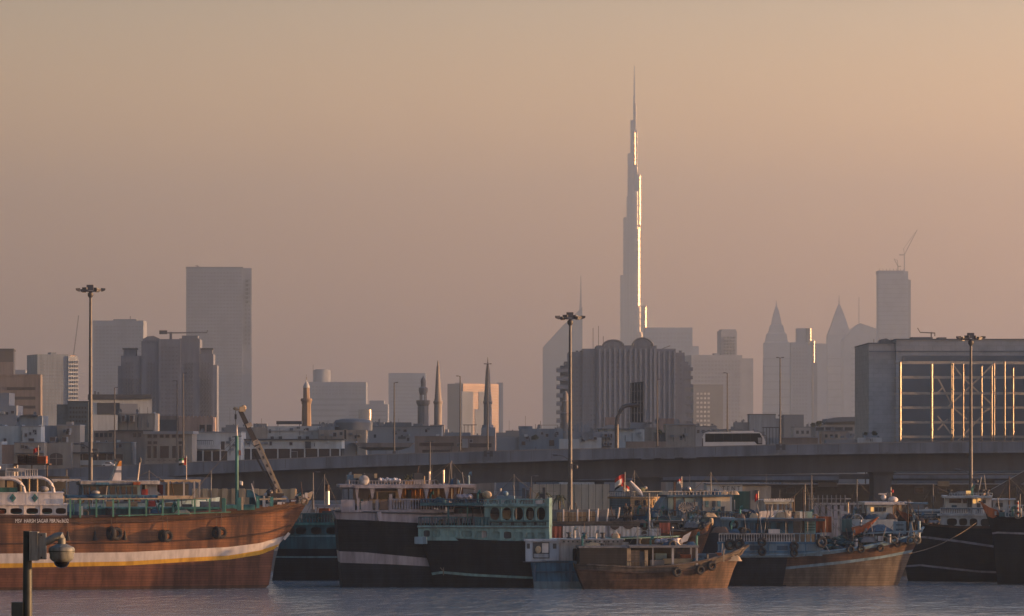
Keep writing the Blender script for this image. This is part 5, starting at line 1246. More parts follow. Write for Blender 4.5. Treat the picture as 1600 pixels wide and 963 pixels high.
# red flag and dark basket heap at far left, stern gear of a boat behind
K_=Boat('netting_barge','dark barge with basket cages and red flag behind the white deckhouse',10,462,cat='boat')
K_.hull([(-150,96,P((-150,935),(96,935)),0.7,0),(-155,100,P((-150,800),(100,800)),0.9,0),(-158,104,P((-150,745),(104,745)),1,0)],[BLK],6,st=0.9,bs=0.7,n=16)
for x0,x1,y,m in ((26,42,711,WOODD),(40,56,712,WOODD),(56,70,713,ORG)):
    mb=MB()
    for k in range(5): mb.box(K_.X(x0),1,K_.Z(y+2+k*2.6)-0.05,K_.X(x1),2.6,K_.Z(y+2+k*2.6)+0.05)
    for k in range(7): mb.box(K_.X(lerp(x0,x1,k/6))-0.03,1,K_.Z(y+14),K_.X(lerp(x0,x1,k/6))+0.03,2.6,K_.Z(y))
    mb.build('basket_cage',m,K_.root)
K_.box('deckhouse',BWH2,-60,726,20,746,1,5); K_.box('deck_platform',WOODD,20,724.5,76,727,0.6,3); 
for x in (24,48,72): K_.post('platform_post',WOODD,x,727,748,2,1)
flag(K_,'small red flag over the basket cages at left',57.5,699,8,7,1.5,REDF,pole=712,drop=0.5)
# ------------------------------------------------------------------ C: teal boat tucked between brown and dark dhow
def ports(xs,cy,rx,ry,p=3.0): return [(x,cy,rx,ry,p) for x in xs]
C=Boat('teal_dhow','dark teal dhow half hidden between brown bow and dark dhow stern',485,458,yaw=0,cat='dhow',group='moored dhows')
C.hull([(425,640,P((400,935),(640,935)),0.7,0),(423,645,P((400,915),(645,915)),0.85,0),(430,650,P((400,872),(650,872)),0.93,1),(431,651,P((400,869.5),(651,869.5)),0.94,0),(434,655,P((400,858),(655,858)),0.97,2),(440,660,P((400,839),(660,839)),1,1),(440,660,P((400,836.5),(660,836.5)),1.0,0)],[BLK,TEAL2,TEALD],8,st=0.85,bs=0.6,n=30)
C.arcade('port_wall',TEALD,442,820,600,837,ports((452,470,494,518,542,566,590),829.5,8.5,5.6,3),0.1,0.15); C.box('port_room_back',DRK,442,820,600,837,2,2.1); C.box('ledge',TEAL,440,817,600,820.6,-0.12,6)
C.rail(TEALD,456,520,803,817,14,0.1,wpx=1.6,rw=2); C.box('deckhouse',TEALD,470,804,640,818,3,6.5); C.box('locker',DRK,503,799,526,818,0.4,2.4); C.box('catwalk',LAV,490,789,540,793,1,3); C.box('deck_gear',ORG,497,795,513,802,1.6,3)
C.post('white_pillar',CHROME,511,768,792,6.2,1.5); C.post('pillar_cap',WOODD,510.5,758,768.2,6.6,1.5)

# ------------------------------------------------------------------ D: dark dhow with pale upper works
D=Boat('dark_dhow','dark hulled dhow with pale balcony house, white dish and twin exhaust posts',600,436.4,yaw=5,cat='dhow',group='moored dhows'); D.root.location.x+=9*D.s
D.hull([(534,760,P((500,936),(760,936)),0.7,0),(527,775,P((500,919),(775,919)),0.82,3),(524,790,P((500,879),(600,882),(670,886),(790,888)),0.92,1),(522,795,P((500,861),(560,863),(600,867),(665,873),(795,876)),0.95,0),(518,810,P((500,811),(560,813),(655,818),(810,818)),1.0,2),(513,812,P((500,799),(560,800),(655,803),(810,803)),1.02,0)],[BLK,LAV,LAV,NAVY],8.4,st=0.8,bs=0.6,n=40)
D.strake('hull_rail',DRK,[(500,799),(560,800),(655,803),(812,803)],0.1,516,700,off=0.05)
D.box('balcony_floor',LAV,524,797.5,700,800.4,-0.1,8)
D.box('balcony_wall',LAV,524,781,546,798,0.1,0.25); D.box('balcony_wall',LAV,555,783,573,798,0.1,0.25); D.box('gate_post',LAV,549,778,553,798,0.05,0.3); D.box('balcony_wall',LAV,578,781,583,798,0.1,0.25)
D.box('hanging_cloth',CLB,584,782,597,797,-0.02,0.06)
D.rail(LAV,598,700,780.5,797,24,0.15,wpx=2.2,rw=2.2); D.box('gate_post',LAV,599,772,604,798,0.0,0.3); D.box('rail_panel',LAV,622,781,632,797,0.2,0.3)
D.box('roof',LAV,522,757.5,735,761.5,-0.2,7.8); D.box('roof_fascia',LAV,545,759.4,690,763,-0.24,-0.2)
for x,a in ((549,3.2),(573,4.6),(616,4.6),(657,4.6),(689,4.6)):
    MB().hexa([(D.X(x-0.9),0.0,D.Z(779.5)),(D.X(x+0.9),0.0,D.Z(779.5)),(D.X(x+0.9),0.3,D.Z(779.5)),(D.X(x-0.9),0.3,D.Z(779.5))],[(D.X(x-a),0.0,D.Z(761)),(D.X(x+a),0.0,D.Z(761)),(D.X(x+a),0.3,D.Z(761)),(D.X(x-a),0.3,D.Z(761))]).build('tapered_pillar',LAV,D.root)
for x in (525,536): D.post('aft_pillar',DRK,x,761,781,2,0.3,rnd=False)
D.box('house_wall',LAV,546,762,640,798,4.6,4.8); D.box('house_wall',WOODD,640,762,720,798,5.0,5.2); D.box('bay_post',LAV,576,770,583,781,4.2,4.6); D.box('seat_back',DRK,585,770,612,781,3.6,4)
CUR=M('orange_lit_curtain',(0.55,0.26,0.08),scale=1.5,var=0.3,rough=0.9)  # orange light is put into the curtain colour
wavy('curtain',CUR,D.X(619),D.Z(780),D.X(655),D.Z(763.5),2.6,D.root,nx=40,amp=0.1,fr=9)
wavy('curtain',CUR,D.X(660),D.Z(780),D.X(667),D.Z(763.5),2.2,D.root,nx=12,amp=0.08,fr=3); D.post('inner_post',TAN,678,763,780,3,2.0,rnd=False)
D.box('door',DRK,629,766,636,780,2.3,2.42); D.bar2('hull_ladder',LAV,(583,800),(586,814),6.5,-0.25); D.bar2('mooring_pole',DRK,(553,786),(573,778),0.7,-0.1)
D.rail(LAV,532,670,751.5,757.6,30,0.2,wpx=1.2,rw=1.2,bot=False)
mb=MB(); mb.lathe(0,0,[(0.02,0.16),(0.3,0.12),(0.5,0.02),(0.56,-0.08)],24); o=mb.build('satellite_dish',BWH2,D.root,(D.X(560),0.1,D.Z(750.5))); o.rotation_euler=(R(80),0,0)
D.box('roof_tank',BLU2,535,742.5,550,750,1.6,3); D.box('roof_tank',TAN,545,741,558,747.5,1.2,1.6); D.box('roof_box',DRK,561,741,575,752,2,3.4); D.box('roof_lamp_box',TAN,577,740.5,581,747.5,1,1.5)
mb=MB()
for k in range(9): mb.ball((D.X(586+k*3.7),1.2+0.2*(k%2),D.Z(750.5+0.8*(k%3))),0.22,0.5,0.26+0.04*(k%2),10,6)
mb.build('sack_bundle',CLW,D.root)
mb=MB(); leafball(mb,(D.X(630),1.5,D.Z(748)),(0.5,0.5,0.5),90,0.14,random.Random(3)); mb.build('pot_plant',LEAF,D.root); D.box('plant_box',CARD,625,752,637,757.5,1,2); D.box('roof_cabinet',DRK,639,740,653,750,1.6,2.8); D.box('roof_cabinet',BWH2,640,750,656,757,1.4,2.6); D.post('roof_post',TAN,655,744,757,2,1.2)
D.post('exhaust_post',CHROME,664,737,757.6,3.4,2.2); D.post('exhaust_post',CHROME,685.5,735,757.6,3.6,1.6); D.post('exhaust_cap',DRK,664,732,737.2,3.8,2.2)
D.box('fore_awning',LAV,692,758.5,735,762.5,0.1,5); D.post('awning_post',LAV,733,762,786,3,0.4,rnd=False); D.bar2('awning_brace',WOODD,(692,761),(733,765),1,0.3)
D.bar2('radio_mast',STEEL,(669,757),(669.5,700),0.5,3); D.bar2('radio_mast',STEEL,(651,757),(651,660),0.35,4)
D.box('fore_deck_house',LAV,700,782,735,800,1.5,6)

# ------------------------------------------------------------------ E: pale teal gallery dhow
E=Boat('teal_gallery_dhow','black hulled dhow with pale teal two storey gallery of oval openings',755,435.4,yaw=-3,cat='dhow',group='moored dhows')
E.hull([(690,1010,P((640,937),(1010,937)),0.7,3),(678,1030,P((640,920),(1030,920)),0.82,0),(674,1040,P((640,905),(690,897),(740,901),(835,905),(1040,905)),0.9,1),(673,1042,P((640,901),(690,893),(740,897),(835,901.5),(1042,901)),0.91,0),(656,1060,P((640,839),(700,841),(780,845),(860,846),(1060,840)),1,2),(654,1062,P((640,837.5),(700,839.5),(780,843.5),(860,844.5),(1062,838)),1.01,0)],[BLK,TEAL2,TEAL2,WOODD],8.6,st=0.86,bs=0.62,n=44)
hx=[(666.5,834,5,5,4),(682,834,6,5.2,4),(704,834,8,5,4),(729,834.5,8.5,5,4),(752.5,835,8.5,5.4,4),(774,836,7,5.2,4),(793,836.5,6,5.4,4),(810.5,837,6.4,5.2,4),(828,837.5,6.4,5.2,4),(846,837.5,6.4,5.2,4)]
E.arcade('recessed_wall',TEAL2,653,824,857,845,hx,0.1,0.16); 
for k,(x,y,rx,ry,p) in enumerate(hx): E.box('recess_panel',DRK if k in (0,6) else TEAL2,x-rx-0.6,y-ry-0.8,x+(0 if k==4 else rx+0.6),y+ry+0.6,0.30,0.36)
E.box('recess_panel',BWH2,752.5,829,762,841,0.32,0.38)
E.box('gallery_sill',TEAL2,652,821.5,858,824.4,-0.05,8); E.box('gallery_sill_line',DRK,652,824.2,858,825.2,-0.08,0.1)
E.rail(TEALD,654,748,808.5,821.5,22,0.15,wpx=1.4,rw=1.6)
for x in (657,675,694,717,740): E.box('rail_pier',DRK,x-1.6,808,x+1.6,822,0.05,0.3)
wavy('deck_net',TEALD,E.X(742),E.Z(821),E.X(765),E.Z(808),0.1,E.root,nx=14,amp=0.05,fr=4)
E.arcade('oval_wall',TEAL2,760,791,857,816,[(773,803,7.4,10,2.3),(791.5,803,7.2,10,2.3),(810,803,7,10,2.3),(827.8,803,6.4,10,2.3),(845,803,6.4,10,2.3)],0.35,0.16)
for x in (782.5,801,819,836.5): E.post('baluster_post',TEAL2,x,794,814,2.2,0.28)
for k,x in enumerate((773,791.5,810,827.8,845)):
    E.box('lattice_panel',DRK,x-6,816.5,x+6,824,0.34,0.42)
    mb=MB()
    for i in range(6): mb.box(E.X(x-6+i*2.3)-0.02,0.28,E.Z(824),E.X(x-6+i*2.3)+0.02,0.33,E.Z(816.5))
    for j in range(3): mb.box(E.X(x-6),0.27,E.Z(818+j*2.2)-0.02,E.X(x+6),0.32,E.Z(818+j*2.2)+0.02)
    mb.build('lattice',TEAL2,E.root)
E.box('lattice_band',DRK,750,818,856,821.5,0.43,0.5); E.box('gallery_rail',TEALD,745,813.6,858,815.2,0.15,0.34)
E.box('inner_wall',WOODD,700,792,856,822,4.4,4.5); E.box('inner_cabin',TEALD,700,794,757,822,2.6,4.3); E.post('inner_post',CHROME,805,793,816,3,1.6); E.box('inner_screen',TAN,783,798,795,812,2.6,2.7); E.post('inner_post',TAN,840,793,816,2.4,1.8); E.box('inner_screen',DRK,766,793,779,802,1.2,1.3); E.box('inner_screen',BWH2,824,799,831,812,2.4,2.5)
for x0,x1 in ((706,714),(720,728),(736,752)): E.box('cabin_window',DRK,x0,796,x1,808,2.5,2.62)
E.post('gallery_post',TEAL,730,790,822,2,0.4); E.post('gallery_post',TEALD,700,790,822,3,0.5,rnd=False); E.post('gallery_post',TEAL2,758.5,790,822,4,0.4,rnd=False)
E.box('gallery_roof',TEAL2,755,787.6,858,791.2,-0.1,7.6); E.box('gallery_roof',TEALD,656,786,756,790.4,-0.05,7.6)
E.rail(TEAL2,756,853,780.5,787.8,40,0.1,wpx=1.0,rw=1.5,bot=False)
for x in (762,782,808,834,853): E.box('rail_pier',TEAL2,x-1.3,779.5,x+1.3,788,0.0,0.25)
E.box('rail_panel',BWH2,837,782,848,788,-0.02,0.08)
E.rail(BLUD,657,755,780.5,786.4,34,0.1,wpx=1.0,rw=1.4,bot=False)
for x in (658,700,728): E.box('rail_pier',BLUD,x-1.3,779.5,x+1.3,787,0.0,0.25)
E.box('end_wall',TEAL2,853,779,858,845,0.2,7.4); E.box('stern_box',BLU2,648,839,667,850,-0.7,0.6)
for x,yt,yb in ((683,794,797),(679,794,796),(697,793,799)): E.box('pale_port',CHROME,x-1,yt,x+1.4,yb,0.0,0.1)  # small pale metal plates under the gallery roof
mb=MB()
for k in range(5): mb.ball((E.X(716+k*4),1.5,E.Z(777+(k%2))),0.4,0.6,0.35,10,6)
mb.build('sack_heap',LAV,E.root); E.box('roof_crate',WOODD,730,771,756,784,2,4); mb=MB(); mb.ball((E.X(759),2,E.Z(774)),0.55,0.6,0.45); mb.build('sack',TAN,E.root)
E.box('roof_skylight',BLU2,775,775.5,802,781,1.6,3.6); mb=MB(); mb.ball((E.X(788),2.4,E.Z(772)),0.3,0.3,0.28); mb.build('radar_dome',BLU2,E.root); E.bar2('radar_post',STEEL,(788,776),(788,768),0.8,2.4)
for x,yt in ((709,740),(711,752),(755,762)): E.bar2('roof_mast',STEEL,(x,786),(x,yt),0.9,1.6)
E.box('mast_box',DRK,706.5,747.5,712.5,757,1.4,1.8); E.bar2('mast_leg',STEEL,(706,786),(709,766),0.7,1.5); E.bar2('mast_leg',STEEL,(713,786),(709,766),0.7,1.5); E.bar2('clothes_line',ROPE,(755,766),(868,768),0.4,1.6)
for x,y0,y1,w in ((817,763,779,4.4),(823.5,766,779,4.4),(849,762,780,4.6)): E.box('furled_awning',DRK,x-w/2,y0,x+w/2,y1,1.4,1.8)
E.box('canvas_flap',DRK,842,772,848,778,1.4,1.6); E.post('lamp_globe',CHROME,781,764,768,3,1.5)
E.bar2('rudder_rope',ROPE,(688,887),(693,893),1.2,-0.1); E.bar2('rudder_rope',ROPE,(693,887),(693,899),1.4,-0.1)

# ------------------------------------------------------------------ F: small blue hulled boat with pale cabin
Fb=Boat('blue_cabin_boat','low blue boat with pale boxy cabin and square window, beside teal gallery dhow',880,434.4,yaw=-2,cat='boat')
Fb.hull([(838,985,P((820,937),(990,937)),0.75,1),(834,992,P((820,921),(992,921)),0.85,2),(833,993,P((820,909),(993,909)),0.9,0),(829,1000,P((820,879.5),(1000,880)),0.98,0),(822,1010,P((820,876),(1010,877)),1.03,3)],[BLU,BLUD,BLU2,BWH2],5.4,st=0.9,bs=0.66,n=30,deck_drop=0.1)
for x in (833,889): Fb.box('hull_frame',BLUD,x,881,x+4,909,-0.12,0.3)
Fb.box('hull_wale',BLUD,832,893,1000,895,-0.1,0.4)
CAB=M('cabin_blue_white',(0.36,0.42,0.50),mode='streak',scale=0.8,var=0.2,rough=0.6)
Fb.box('cabin',CAB,821,845,873,878,0.0,4.6); Fb.box('cabin_roof',CAB,818.5,842.6,875,846,-0.25,4.9); Fb.box('cabin_sill',DRK,817,877.6,888,879,-0.2,0.3)
Fb.box('window_opening',DRK,834,848.5,857.5,864.5,-0.06,0.05); Fb.box('window_frame',DRK,833,847.5,858.5,848.7,-0.1,0.0); Fb.box('window_frame',DRK,833,864,858.5,865.4,-0.1,0.0)
for x in (833,857.5): Fb.box('window_frame',DRK,x,847.6,x+1,872,-0.11,0.0)
Fb.box('window_frame',DRK,833,871.4,858.5,872.6,-0.1,0.0)
mb=MB(); mb.ball((Fb.X(841),-0.12,Fb.Z(859)),0.32,0.08,0.4); mb.build('bundle_in_window',TAN,Fb.root); Fb.box('window_curtain',CLW,847,849,857,864,-0.09,-0.07)
for x0,x1 in ((823.5,828),(864,869.5)): Fb.box('small_window',DRK,x0,849.5,x1,857.5,-0.06,0.02)
for i in range(5): Fb.box('grille_bar',CAB,836+i*4.6,866,837+i*4.6,871.4,-0.09,-0.05)
Fb.arcade('awning_wall',BWH2,873,847,982,878,[(898,868,3.5,11,5),(934,866,26,10.5,6),(969,866,5,10,6)],0.1,0.14)
Fb.box('lattice_fascia',BWH2,873,843.5,973,849,-0.15,0.05); Fb.box('awning_roof',BWH2,871,842.4,976,844.4,-0.3,4.4)
for i in range(13): Fb.box('fascia_cutout',DRK,880+i*7,845,882.4+i*7,847.6,-0.18,-0.13)
Fb.box('cargo_cover',TARP,905,854,955,880,0.6,3.6); Fb.box('cargo_cover',BLUD,955,856,980,880,0.5,3); Fb.bar2('stay',DRK,(947,846),(940,878),0.6,-0.2)

# ------------------------------------------------------------------ H: brown dhow with cloths along its rail and cartons on deck
Hh=Boat('cloth_draped_dhow','brown dhow with cloths hung along the rail and pointed prow, mid right',990,447,yaw=3,cat='dhow',group='moored dhows')
sheer=[(840,823),(900,822),(960,823),(1040,829),(1070,830),(1095,825.5),(1117,818)]
Hh.hull([(850,1088,P((840,935),(1088,935)),0.6,0),(845,1092,P((840,916),(1092,916)),0.7,0),(842,1102,P((840,860),(1060,862),(1102,862)),0.9,0),(840,1112,P((840,838),(1040,842),(1075,842),(1112,834)),0.98,1),(838,1118,sheer,1.02,0)],[WOODD,WOOD],7.6,st=0.8,bs=0.55,n=44,deck_drop=0.5)
Hh.strake('rail_cap',WOODG,sheer,0.14,850,1116,off=-0.02); Hh.strake('wale',WOODD,P((840,838),(1040,842),(1075,842),(1112,834)),0.1,1050,1110)
ycH=Hh.yc
MB().hexa([(Hh.X(1094),ycH-.28,Hh.Z(866)),(Hh.X(1102),ycH-.28,Hh.Z(866)),(Hh.X(1102),ycH+.28,Hh.Z(866)),(Hh.X(1094),ycH+.28,Hh.Z(866))],[(Hh.X(1112),ycH-.22,Hh.Z(822)),(Hh.X(1119.5),ycH-.22,Hh.Z(818)),(Hh.X(1119.5),ycH+.22,Hh.Z(818)),(Hh.X(1112),ycH+.22,Hh.Z(822))]).build('stem_post',WOOD,Hh.root)
MB().lathe(Hh.X(1117),ycH,[(0.2,Hh.Z(822)),(0.26,Hh.Z(817)),(0.22,Hh.Z(812)),(0.08,Hh.Z(810.5))],10).build('stem_head',TAN,Hh.root)
Hh.box('rail_board',WOODG,858,818.5,1000,822.5,0.05,0.25); Hh.box('deck_house',WOODD,1020,818,1062,830,2.2,5.6); Hh.box('deck_house_roof',WOODG,1014,815,1075,818.4,1.8,6)
for x in (1028,1040,1052): Hh.box('house_window',TARP,x,820.5,x+8,828,2.1,2.3)
cl=[(858.5,877,CLR,822.5,845),(879,903,CLW,822,845),(903,921,CLW,822,845),(922,946,CLW,821.5,846),(946,953,LAV,822,845),(953,968,CLW,823,846),(968,990,CLW,822.5,846),(990,1000,CLW,824,846),(1000,1032,CLW,826,845),(1030,1047,CLR,817,833)]
labs=['red cloth nearest the teal gallery on the draped dhow rail','first pale cloth right of the red one on draped rail','second pale cloth right of the red one on draped rail','broad pale cloth at middle of the draped rail','narrow greyish cloth at middle of the draped rail','pale cloth with dark hem and red patch on draped rail','wide pale cloth under scalloped dark edge on draped rail','narrow pale cloth left of the white post','slanting pale cloth right of the white post','red cloth at the bow end of the draped rail']
for (x0,x1,m,y0,y1),lab in zip(cl,labs):
    o=wavy('hanging_cloth',m,0,-(y1-y0)*Hh.s,(x1-x0)*Hh.s,0,0,None,nx=26,amp=0.07,fr=max(1.5,(x1-x0)/7),ph=x0,loc=Hh.w(x0,y0,-0.35),rz=Hh.yaw)
    tag(o,lab,'cloth','cloths on the draped rail')
for x0,x1,y in ((953,967,823),(973,990,822),(1001,1013,824)):
    pts=[(Hh.X(x0),Hh.Z(y)),(Hh.X(x1),Hh.Z(y))]+[(Hh.X(lerp(x1,x0,j/8)),Hh.Z(y+1+4*sin(pi*j/8))) for j in range(9)]
    MB().prism(pts,-0.52,-0.48).build('scallop',CLB,Hh.root)
MB().box(Hh.X(955),-0.5,Hh.Z(840),Hh.X(969),-0.46,Hh.Z(834)).build('red_patch',CLR,Hh.root); MB().lathe(0,0,[(0.3,0),(0.3,0.03)],20).build('round_patch',CLB,Hh.root,(Hh.X(1006),-0.5,Hh.Z(834))).rotation_euler=(R(90),0,0)
for x,yt,yb,tl in ((861,794,818,0),(881,796,818,0),(903,796,818,0),(921,796,818,0),(934,795,817,1),(949,795,816,2),(966,793,815,3)):
    MB().tube([(Hh.X(x),1.0,Hh.Z(yb)),(Hh.X(x+tl),1.0,Hh.Z(yt))],0.1,7).build('rail_stanchion',CLW,Hh.root)
Hh.box('canvas_screen',TARP,858,797,965,819,3.2,3.3); Hh.box('deck_planks',WOODG,862,815,1000,819,0.3,3)
for k,(x0,x1,y0,lab) in enumerate(((872,882,801,'leftmost brown carton on the draped dhow deck'),(882,889.5,800,'second brown carton from left on draped dhow deck'),(890.5,903,801,'wide brown carton in middle of draped dhow deck'),(905,918,800.5,'brown carton left of the last one on draped dhow deck'),(919.5,932,799.5,'rightmost brown carton on the draped dhow deck'))):
    p=Hh.w(x0,815,1.4); o=empty('carton',p,Hh.yaw,lab,'carton','cartons on the draped dhow'); W=(x1-x0)*Hh.s*0.96; h_=(815-y0)*Hh.s
    MB().box(0,0,0,W,0.9,h_).build('box',CARD,o); MB().box(W*0.42,-0.006,0.0,W*0.58,0.906,h_+0.006).build('tape',TAN,o); MB().box(0.05,-0.01,h_*0.45,W-0.05,-0.004,h_*0.5).build('strap',WOODD,o)
Hh.post('white_mast',BWH2,1013,803,850,4,-0.9); Hh.bar2('white_boom',BWH2,(970,843),(1013,834),1.4,-0.9); Hh.bar2('rigging',ROPE,(1015,820),(1031,840),0.5,-0.8)
Hh.box('boarding_plank',WOODG,950,806,990,809,1,1.6); Hh.box('deck_rubble',DRK,955,811,975,815,0.8,2)

# ------------------------------------------------------------------ G: small wooden dhow in front
G=Boat('small_wooden_dhow','small weathered wooden dhow with curled prow and open roofed cabin in front',1030,432,yaw=5,cat='dhow',group='moored dhows')
gs=[(890,880),(940,884),(1000,887),(1060,883),(1100,877),(1140,868),(1163,860),(1170,856)]
G.hull([(925,1135,P((890,938),(1135,938)),0.6,0),(915,1143,P((890,921),(1143,920)),0.72,0),(908,1152,P((890,905),(1000,907),(1090,904),(1152,893)),0.9,0),(902,1163,P((890,889),(1000,896),(1060,893),(1110,886),(1163,869)),1.0,1),(900,1170,gs,1.03,0)],[WOODR,WOODG],5.4,st=0.75,bs=0.5,n=48,deck_drop=0.4)
G.strake('rail_cap',WOODG,gs,0.13,905,1168,off=0.0); G.strake('wale',WOODD,P((890,889),(1000,896),(1060,893),(1110,886),(1163,869)),0.08,905,1160)
yg=G.yc
MB().tube([(G.X(1152),yg,G.Z(873)),(G.X(1163),yg,G.Z(866)),(G.X(1167),yg,G.Z(860)),(G.X(1170),yg,G.Z(856)),(G.X(1176.5),yg,G.Z(853.5))],[0.2,0.24,0.22,0.24,0.12],10).build('curled_prow',WOODG,G.root)
GD=M('weathered_dark',(0.03,0.027,0.025),mode='planks',scale=0.6,var=0.3,rough=0.8)
G.box('stern_cover',GD,906,856,980,884,0.2,4.6); G.box('stern_cover_top',TARP,904,853.5,982,856.4,0.0,4.9)
G.box('cabin_roof',TARP,983,852.5,1092,856,-0.1,5.2); G.box('cabin_wall',TAN,978,856,986,886,0.3,4.8); G.box('cabin_wall',WOODG,986,860,1000,886,0.4,0.6); G.box('cabin_wall',TAN,1008,860,1013,886,0.35,0.6); G.box('cabin_door',DRK,1000,862,1008,886,0.5,0.65); G.box('cabin_back',GD,986,856,1056,886,4.2,4.4)
for x,w in ((1021,2.6),(1052,3.4),(1089.5,3.4)): G.post('roof_post',BWH2,x,855.5,884,w,0.4,rnd=False)
for x in (1052,1089): G.post('roof_post',BWH2,x,855.5,884,2.6,4.8,rnd=False)
G.rail(DRK,979,1010,877,886,6,0.2,wpx=0.8,rw=1); G.box('bench',TAN,1040,874,1086,882,1.8,3); G.box('engine_box',BLU2,1028,866,1046,880,2.2,3.6); G.box('deck_box',ORG,1070,868,1086,876,3,4); G.box('deck_net',TARP,1018,876,1040,886,1,2.5)
G.box('fore_crate',DRK,1110,866,1124,877,1.6,3); G.box('fore_crate',ORG,1124,865,1132,875,1.8,3)
for x,yt in ((1108,867),(1133,860)): G.post('fore_post',TAN,x,yt,879,2,0.8,rnd=False)
wavy('roof_tarp',CLW,G.X(1035),G.Z(853),G.X(1070),G.Z(842),1.4,G.root,nx=20,amp=0.35,fr=2.4)
mb=MB()
rr_=random.Random(11)
for k in range(10): mb.ball((G.X(1030+k*4),1.5+rr_.uniform(-.4,.6),G.Z(850-rr_.uniform(0,5))),0.35,0.45,0.3,10,6)
mb.build('roof_bundle',LAV,G.root)
MB().prism([(G.X(1064),G.Z(850)),(G.X(1076),G.Z(846)),(G.X(1082.5),G.Z(831)),(G.X(1070),G.Z(838))],1.0,1.04).build('pointed_sail',CLW,G.root)
G.bar2('roof_lamp_post',STEEL,(1055,852),(1053.5,826),0.9,1.4); MB().ball((G.X(1053.5),1.4,G.Z(825)),0.12,0.12,0.12).build('roof_lamp',CHROME,G.root); G.post('roof_bottle',TAN,1037.5,848,853,2.2,1)
for x,y,r_,lab in ((1058,894,8.2,'sternmost tyre on the small wooden dhow'),(1095,891,8,'middle tyre on the small wooden dhow'),(1114,885,8,'tyre nearest the prow of small wooden dhow')): tyre(G,x,y,r_,lab,rope_to=y-14,tilt=0.35,group='tyres on the small wooden dhow')

# ------------------------------------------------------------------ I, J: wheelhouses behind
I_=Boat('flagged_dhow','wooden dhow with sunlit planked wheelhouse and heap of flags, behind draped dhow',985,474,yaw=40,cat='dhow',group='moored dhows')
Wd=48/cos(0)*I_.s
I_.cy=cos(R(40))
WH=M('wheelhouse_planks',(0.40,0.26,0.13),mode='planks',scale=0.6,var=0.25,rough=0.6)
WHB=M('wheelhouse_shade_blue',(0.13,0.18,0.23),mode='planks',scale=0.6,var=0.25,rough=0.6)
MB().box(I_.X(985),0,0.6,I_.X(1034),3.6,I_.Z(779)).build('wheelhouse',WH,I_.root)
MB().box(I_.X(985)-0.02,-0.02,I_.Z(806),I_.X(985)-0.01,3.62,I_.Z(776)).build('shaded_side_sheet',WHB,I_.root)  # thin bluish sheet paints shade onto the left face
MB().box(I_.X(983),-0.2,I_.Z(779.5),I_.X(1036),3.8,I_.Z(777)).build('roof',WH,I_.root)
for x in (992,996,1006,1013.5,1022): MB().box(I_.X(x),-0.06,I_.Z(790),I_.X(x+3.4),0.0,I_.Z(782)).build('window',GLASS,I_.root)
MB().box(I_.X(1024),-0.05,I_.Z(800),I_.X(1028),0,I_.Z(784)).build('door',DRK,I_.root)
I_.rail(WHB,984,1036,768.5,777,18,-0.1,wpx=1.0,rw=1.2,bot=False)
mb=MB()
for i in range(9): mb.lathe(I_.X(985)-0.1,0.2+i*0.42,[(0.04,I_.Z(777)),(0.04,I_.Z(768.5))],6)
mb.bar((I_.X(985)-0.1,0,I_.Z(768.5)),(I_.X(985)-0.1,3.6,I_.Z(768.5)),0.09); mb.build('side_rail',WHB,I_.root)
I_.rail(LAV,986,1028,794,804,14,-0.6,wpx=1,rw=1.2); MB().box(I_.X(960),-1.4,-0.5,I_.X(1060),7,I_.Z(806)).build('hull',NAVY,I_.root)
mb=MB(); mb.ball((I_.X(1018),1.5,I_.Z(765)),0.5,0.4,0.28); mb.ball((I_.X(1014),1.3,I_.Z(766)),0.5,0.4,0.3); mb.build('roof_bundle',LEAF,I_.root); mb=MB(); mb.ball((I_.X(1022),1.4,I_.Z(763)),0.25,0.25,0.2); mb.build('radar_dome',BWH2,I_.root)
J0=Boat('flag_anchor','x',985,473,cat='x'); bpy.data.objects.remove(J0.root); J0.root=type('o',(),{'location':Vector(((985-800)*473/F,473,0))})()
for k,(x,y,wd,hh,c,pole,dx,lab) in enumerate(((977,741,16,13,RWF,769,-1,'topmost flag of the heap over the sunlit wheelhouse'),(976,749,15,11,UAE,769,-1,'national flag drooping left of the sunlit wheelhouse heap'),(974,757,10,9,RWF,769,1,'lowest small flag in the heap over sunlit wheelhouse'))):
    flag(J0,lab,x,y,wd,hh,1.0+0.3*k,c,pole=pole,dirx=dx,drop=0.5)
o=empty('furled_sail_pole',J0.w(985,752,0.6),0,'pale furled awning pole leaning beside the flag heap','pole'); MB().tube([(0,0,0),(14*J0.s,0,-17*J0.s),(20*J0.s,0,-24*J0.s)],[0.12,0.3,0.05],8).build('furled_cloth',CLW,o)
J=Boat('cream_wheelhouse_dhow','blue and cream wheelhouse dhow with long rails, in front of green container',1095,470,yaw=10,cat='dhow',group='moored dhows')
CRM=M('boat_cream',(0.48,0.42,0.33),mode='streak',scale=0.8,var=0.2,rough=0.6)
J.hull([(1010,1190,P((1000,935),(1190,935)),0.7,0),(1000,1195,P((1000,820),(1195,825)),0.95,1),(998,1198,P((1000,806),(1198,812)),1,0)],[NAVY,BLUD],7,st=0.8,bs=0.6,n=24)
J.box('house_wall',BLU2,1046,776,1100,806,0.8,5); J.box('house_wall',CRM,1100,776,1143,806,0.6,5); J.poly('house_ramp',BLU2,[(1030,798),(1046,798),(1046,776),(1042,778),(1034,788)],1,4)
J.box('roof',BLUD,1043,773.5,1146,776.6,0.2,5.4); J.rail(BWH2,1044,1146,768,773.6,18,0.3,wpx=1.2,rw=1.3,bot=False)
for x0,y0,x1,y1,m in ((1115,783,1120,792,DRK),(1104,783,1109,793,TEAL2),(1123,783,1128,792,TEAL2),(1129,792,1134,804,DRK),(1076,786,1081,791,WOODG),(1084,785,1092,791,CRM)): J.box('window',m,x0,y0,x1,y1,0.5 if x0>1100 else 0.7,0.85)
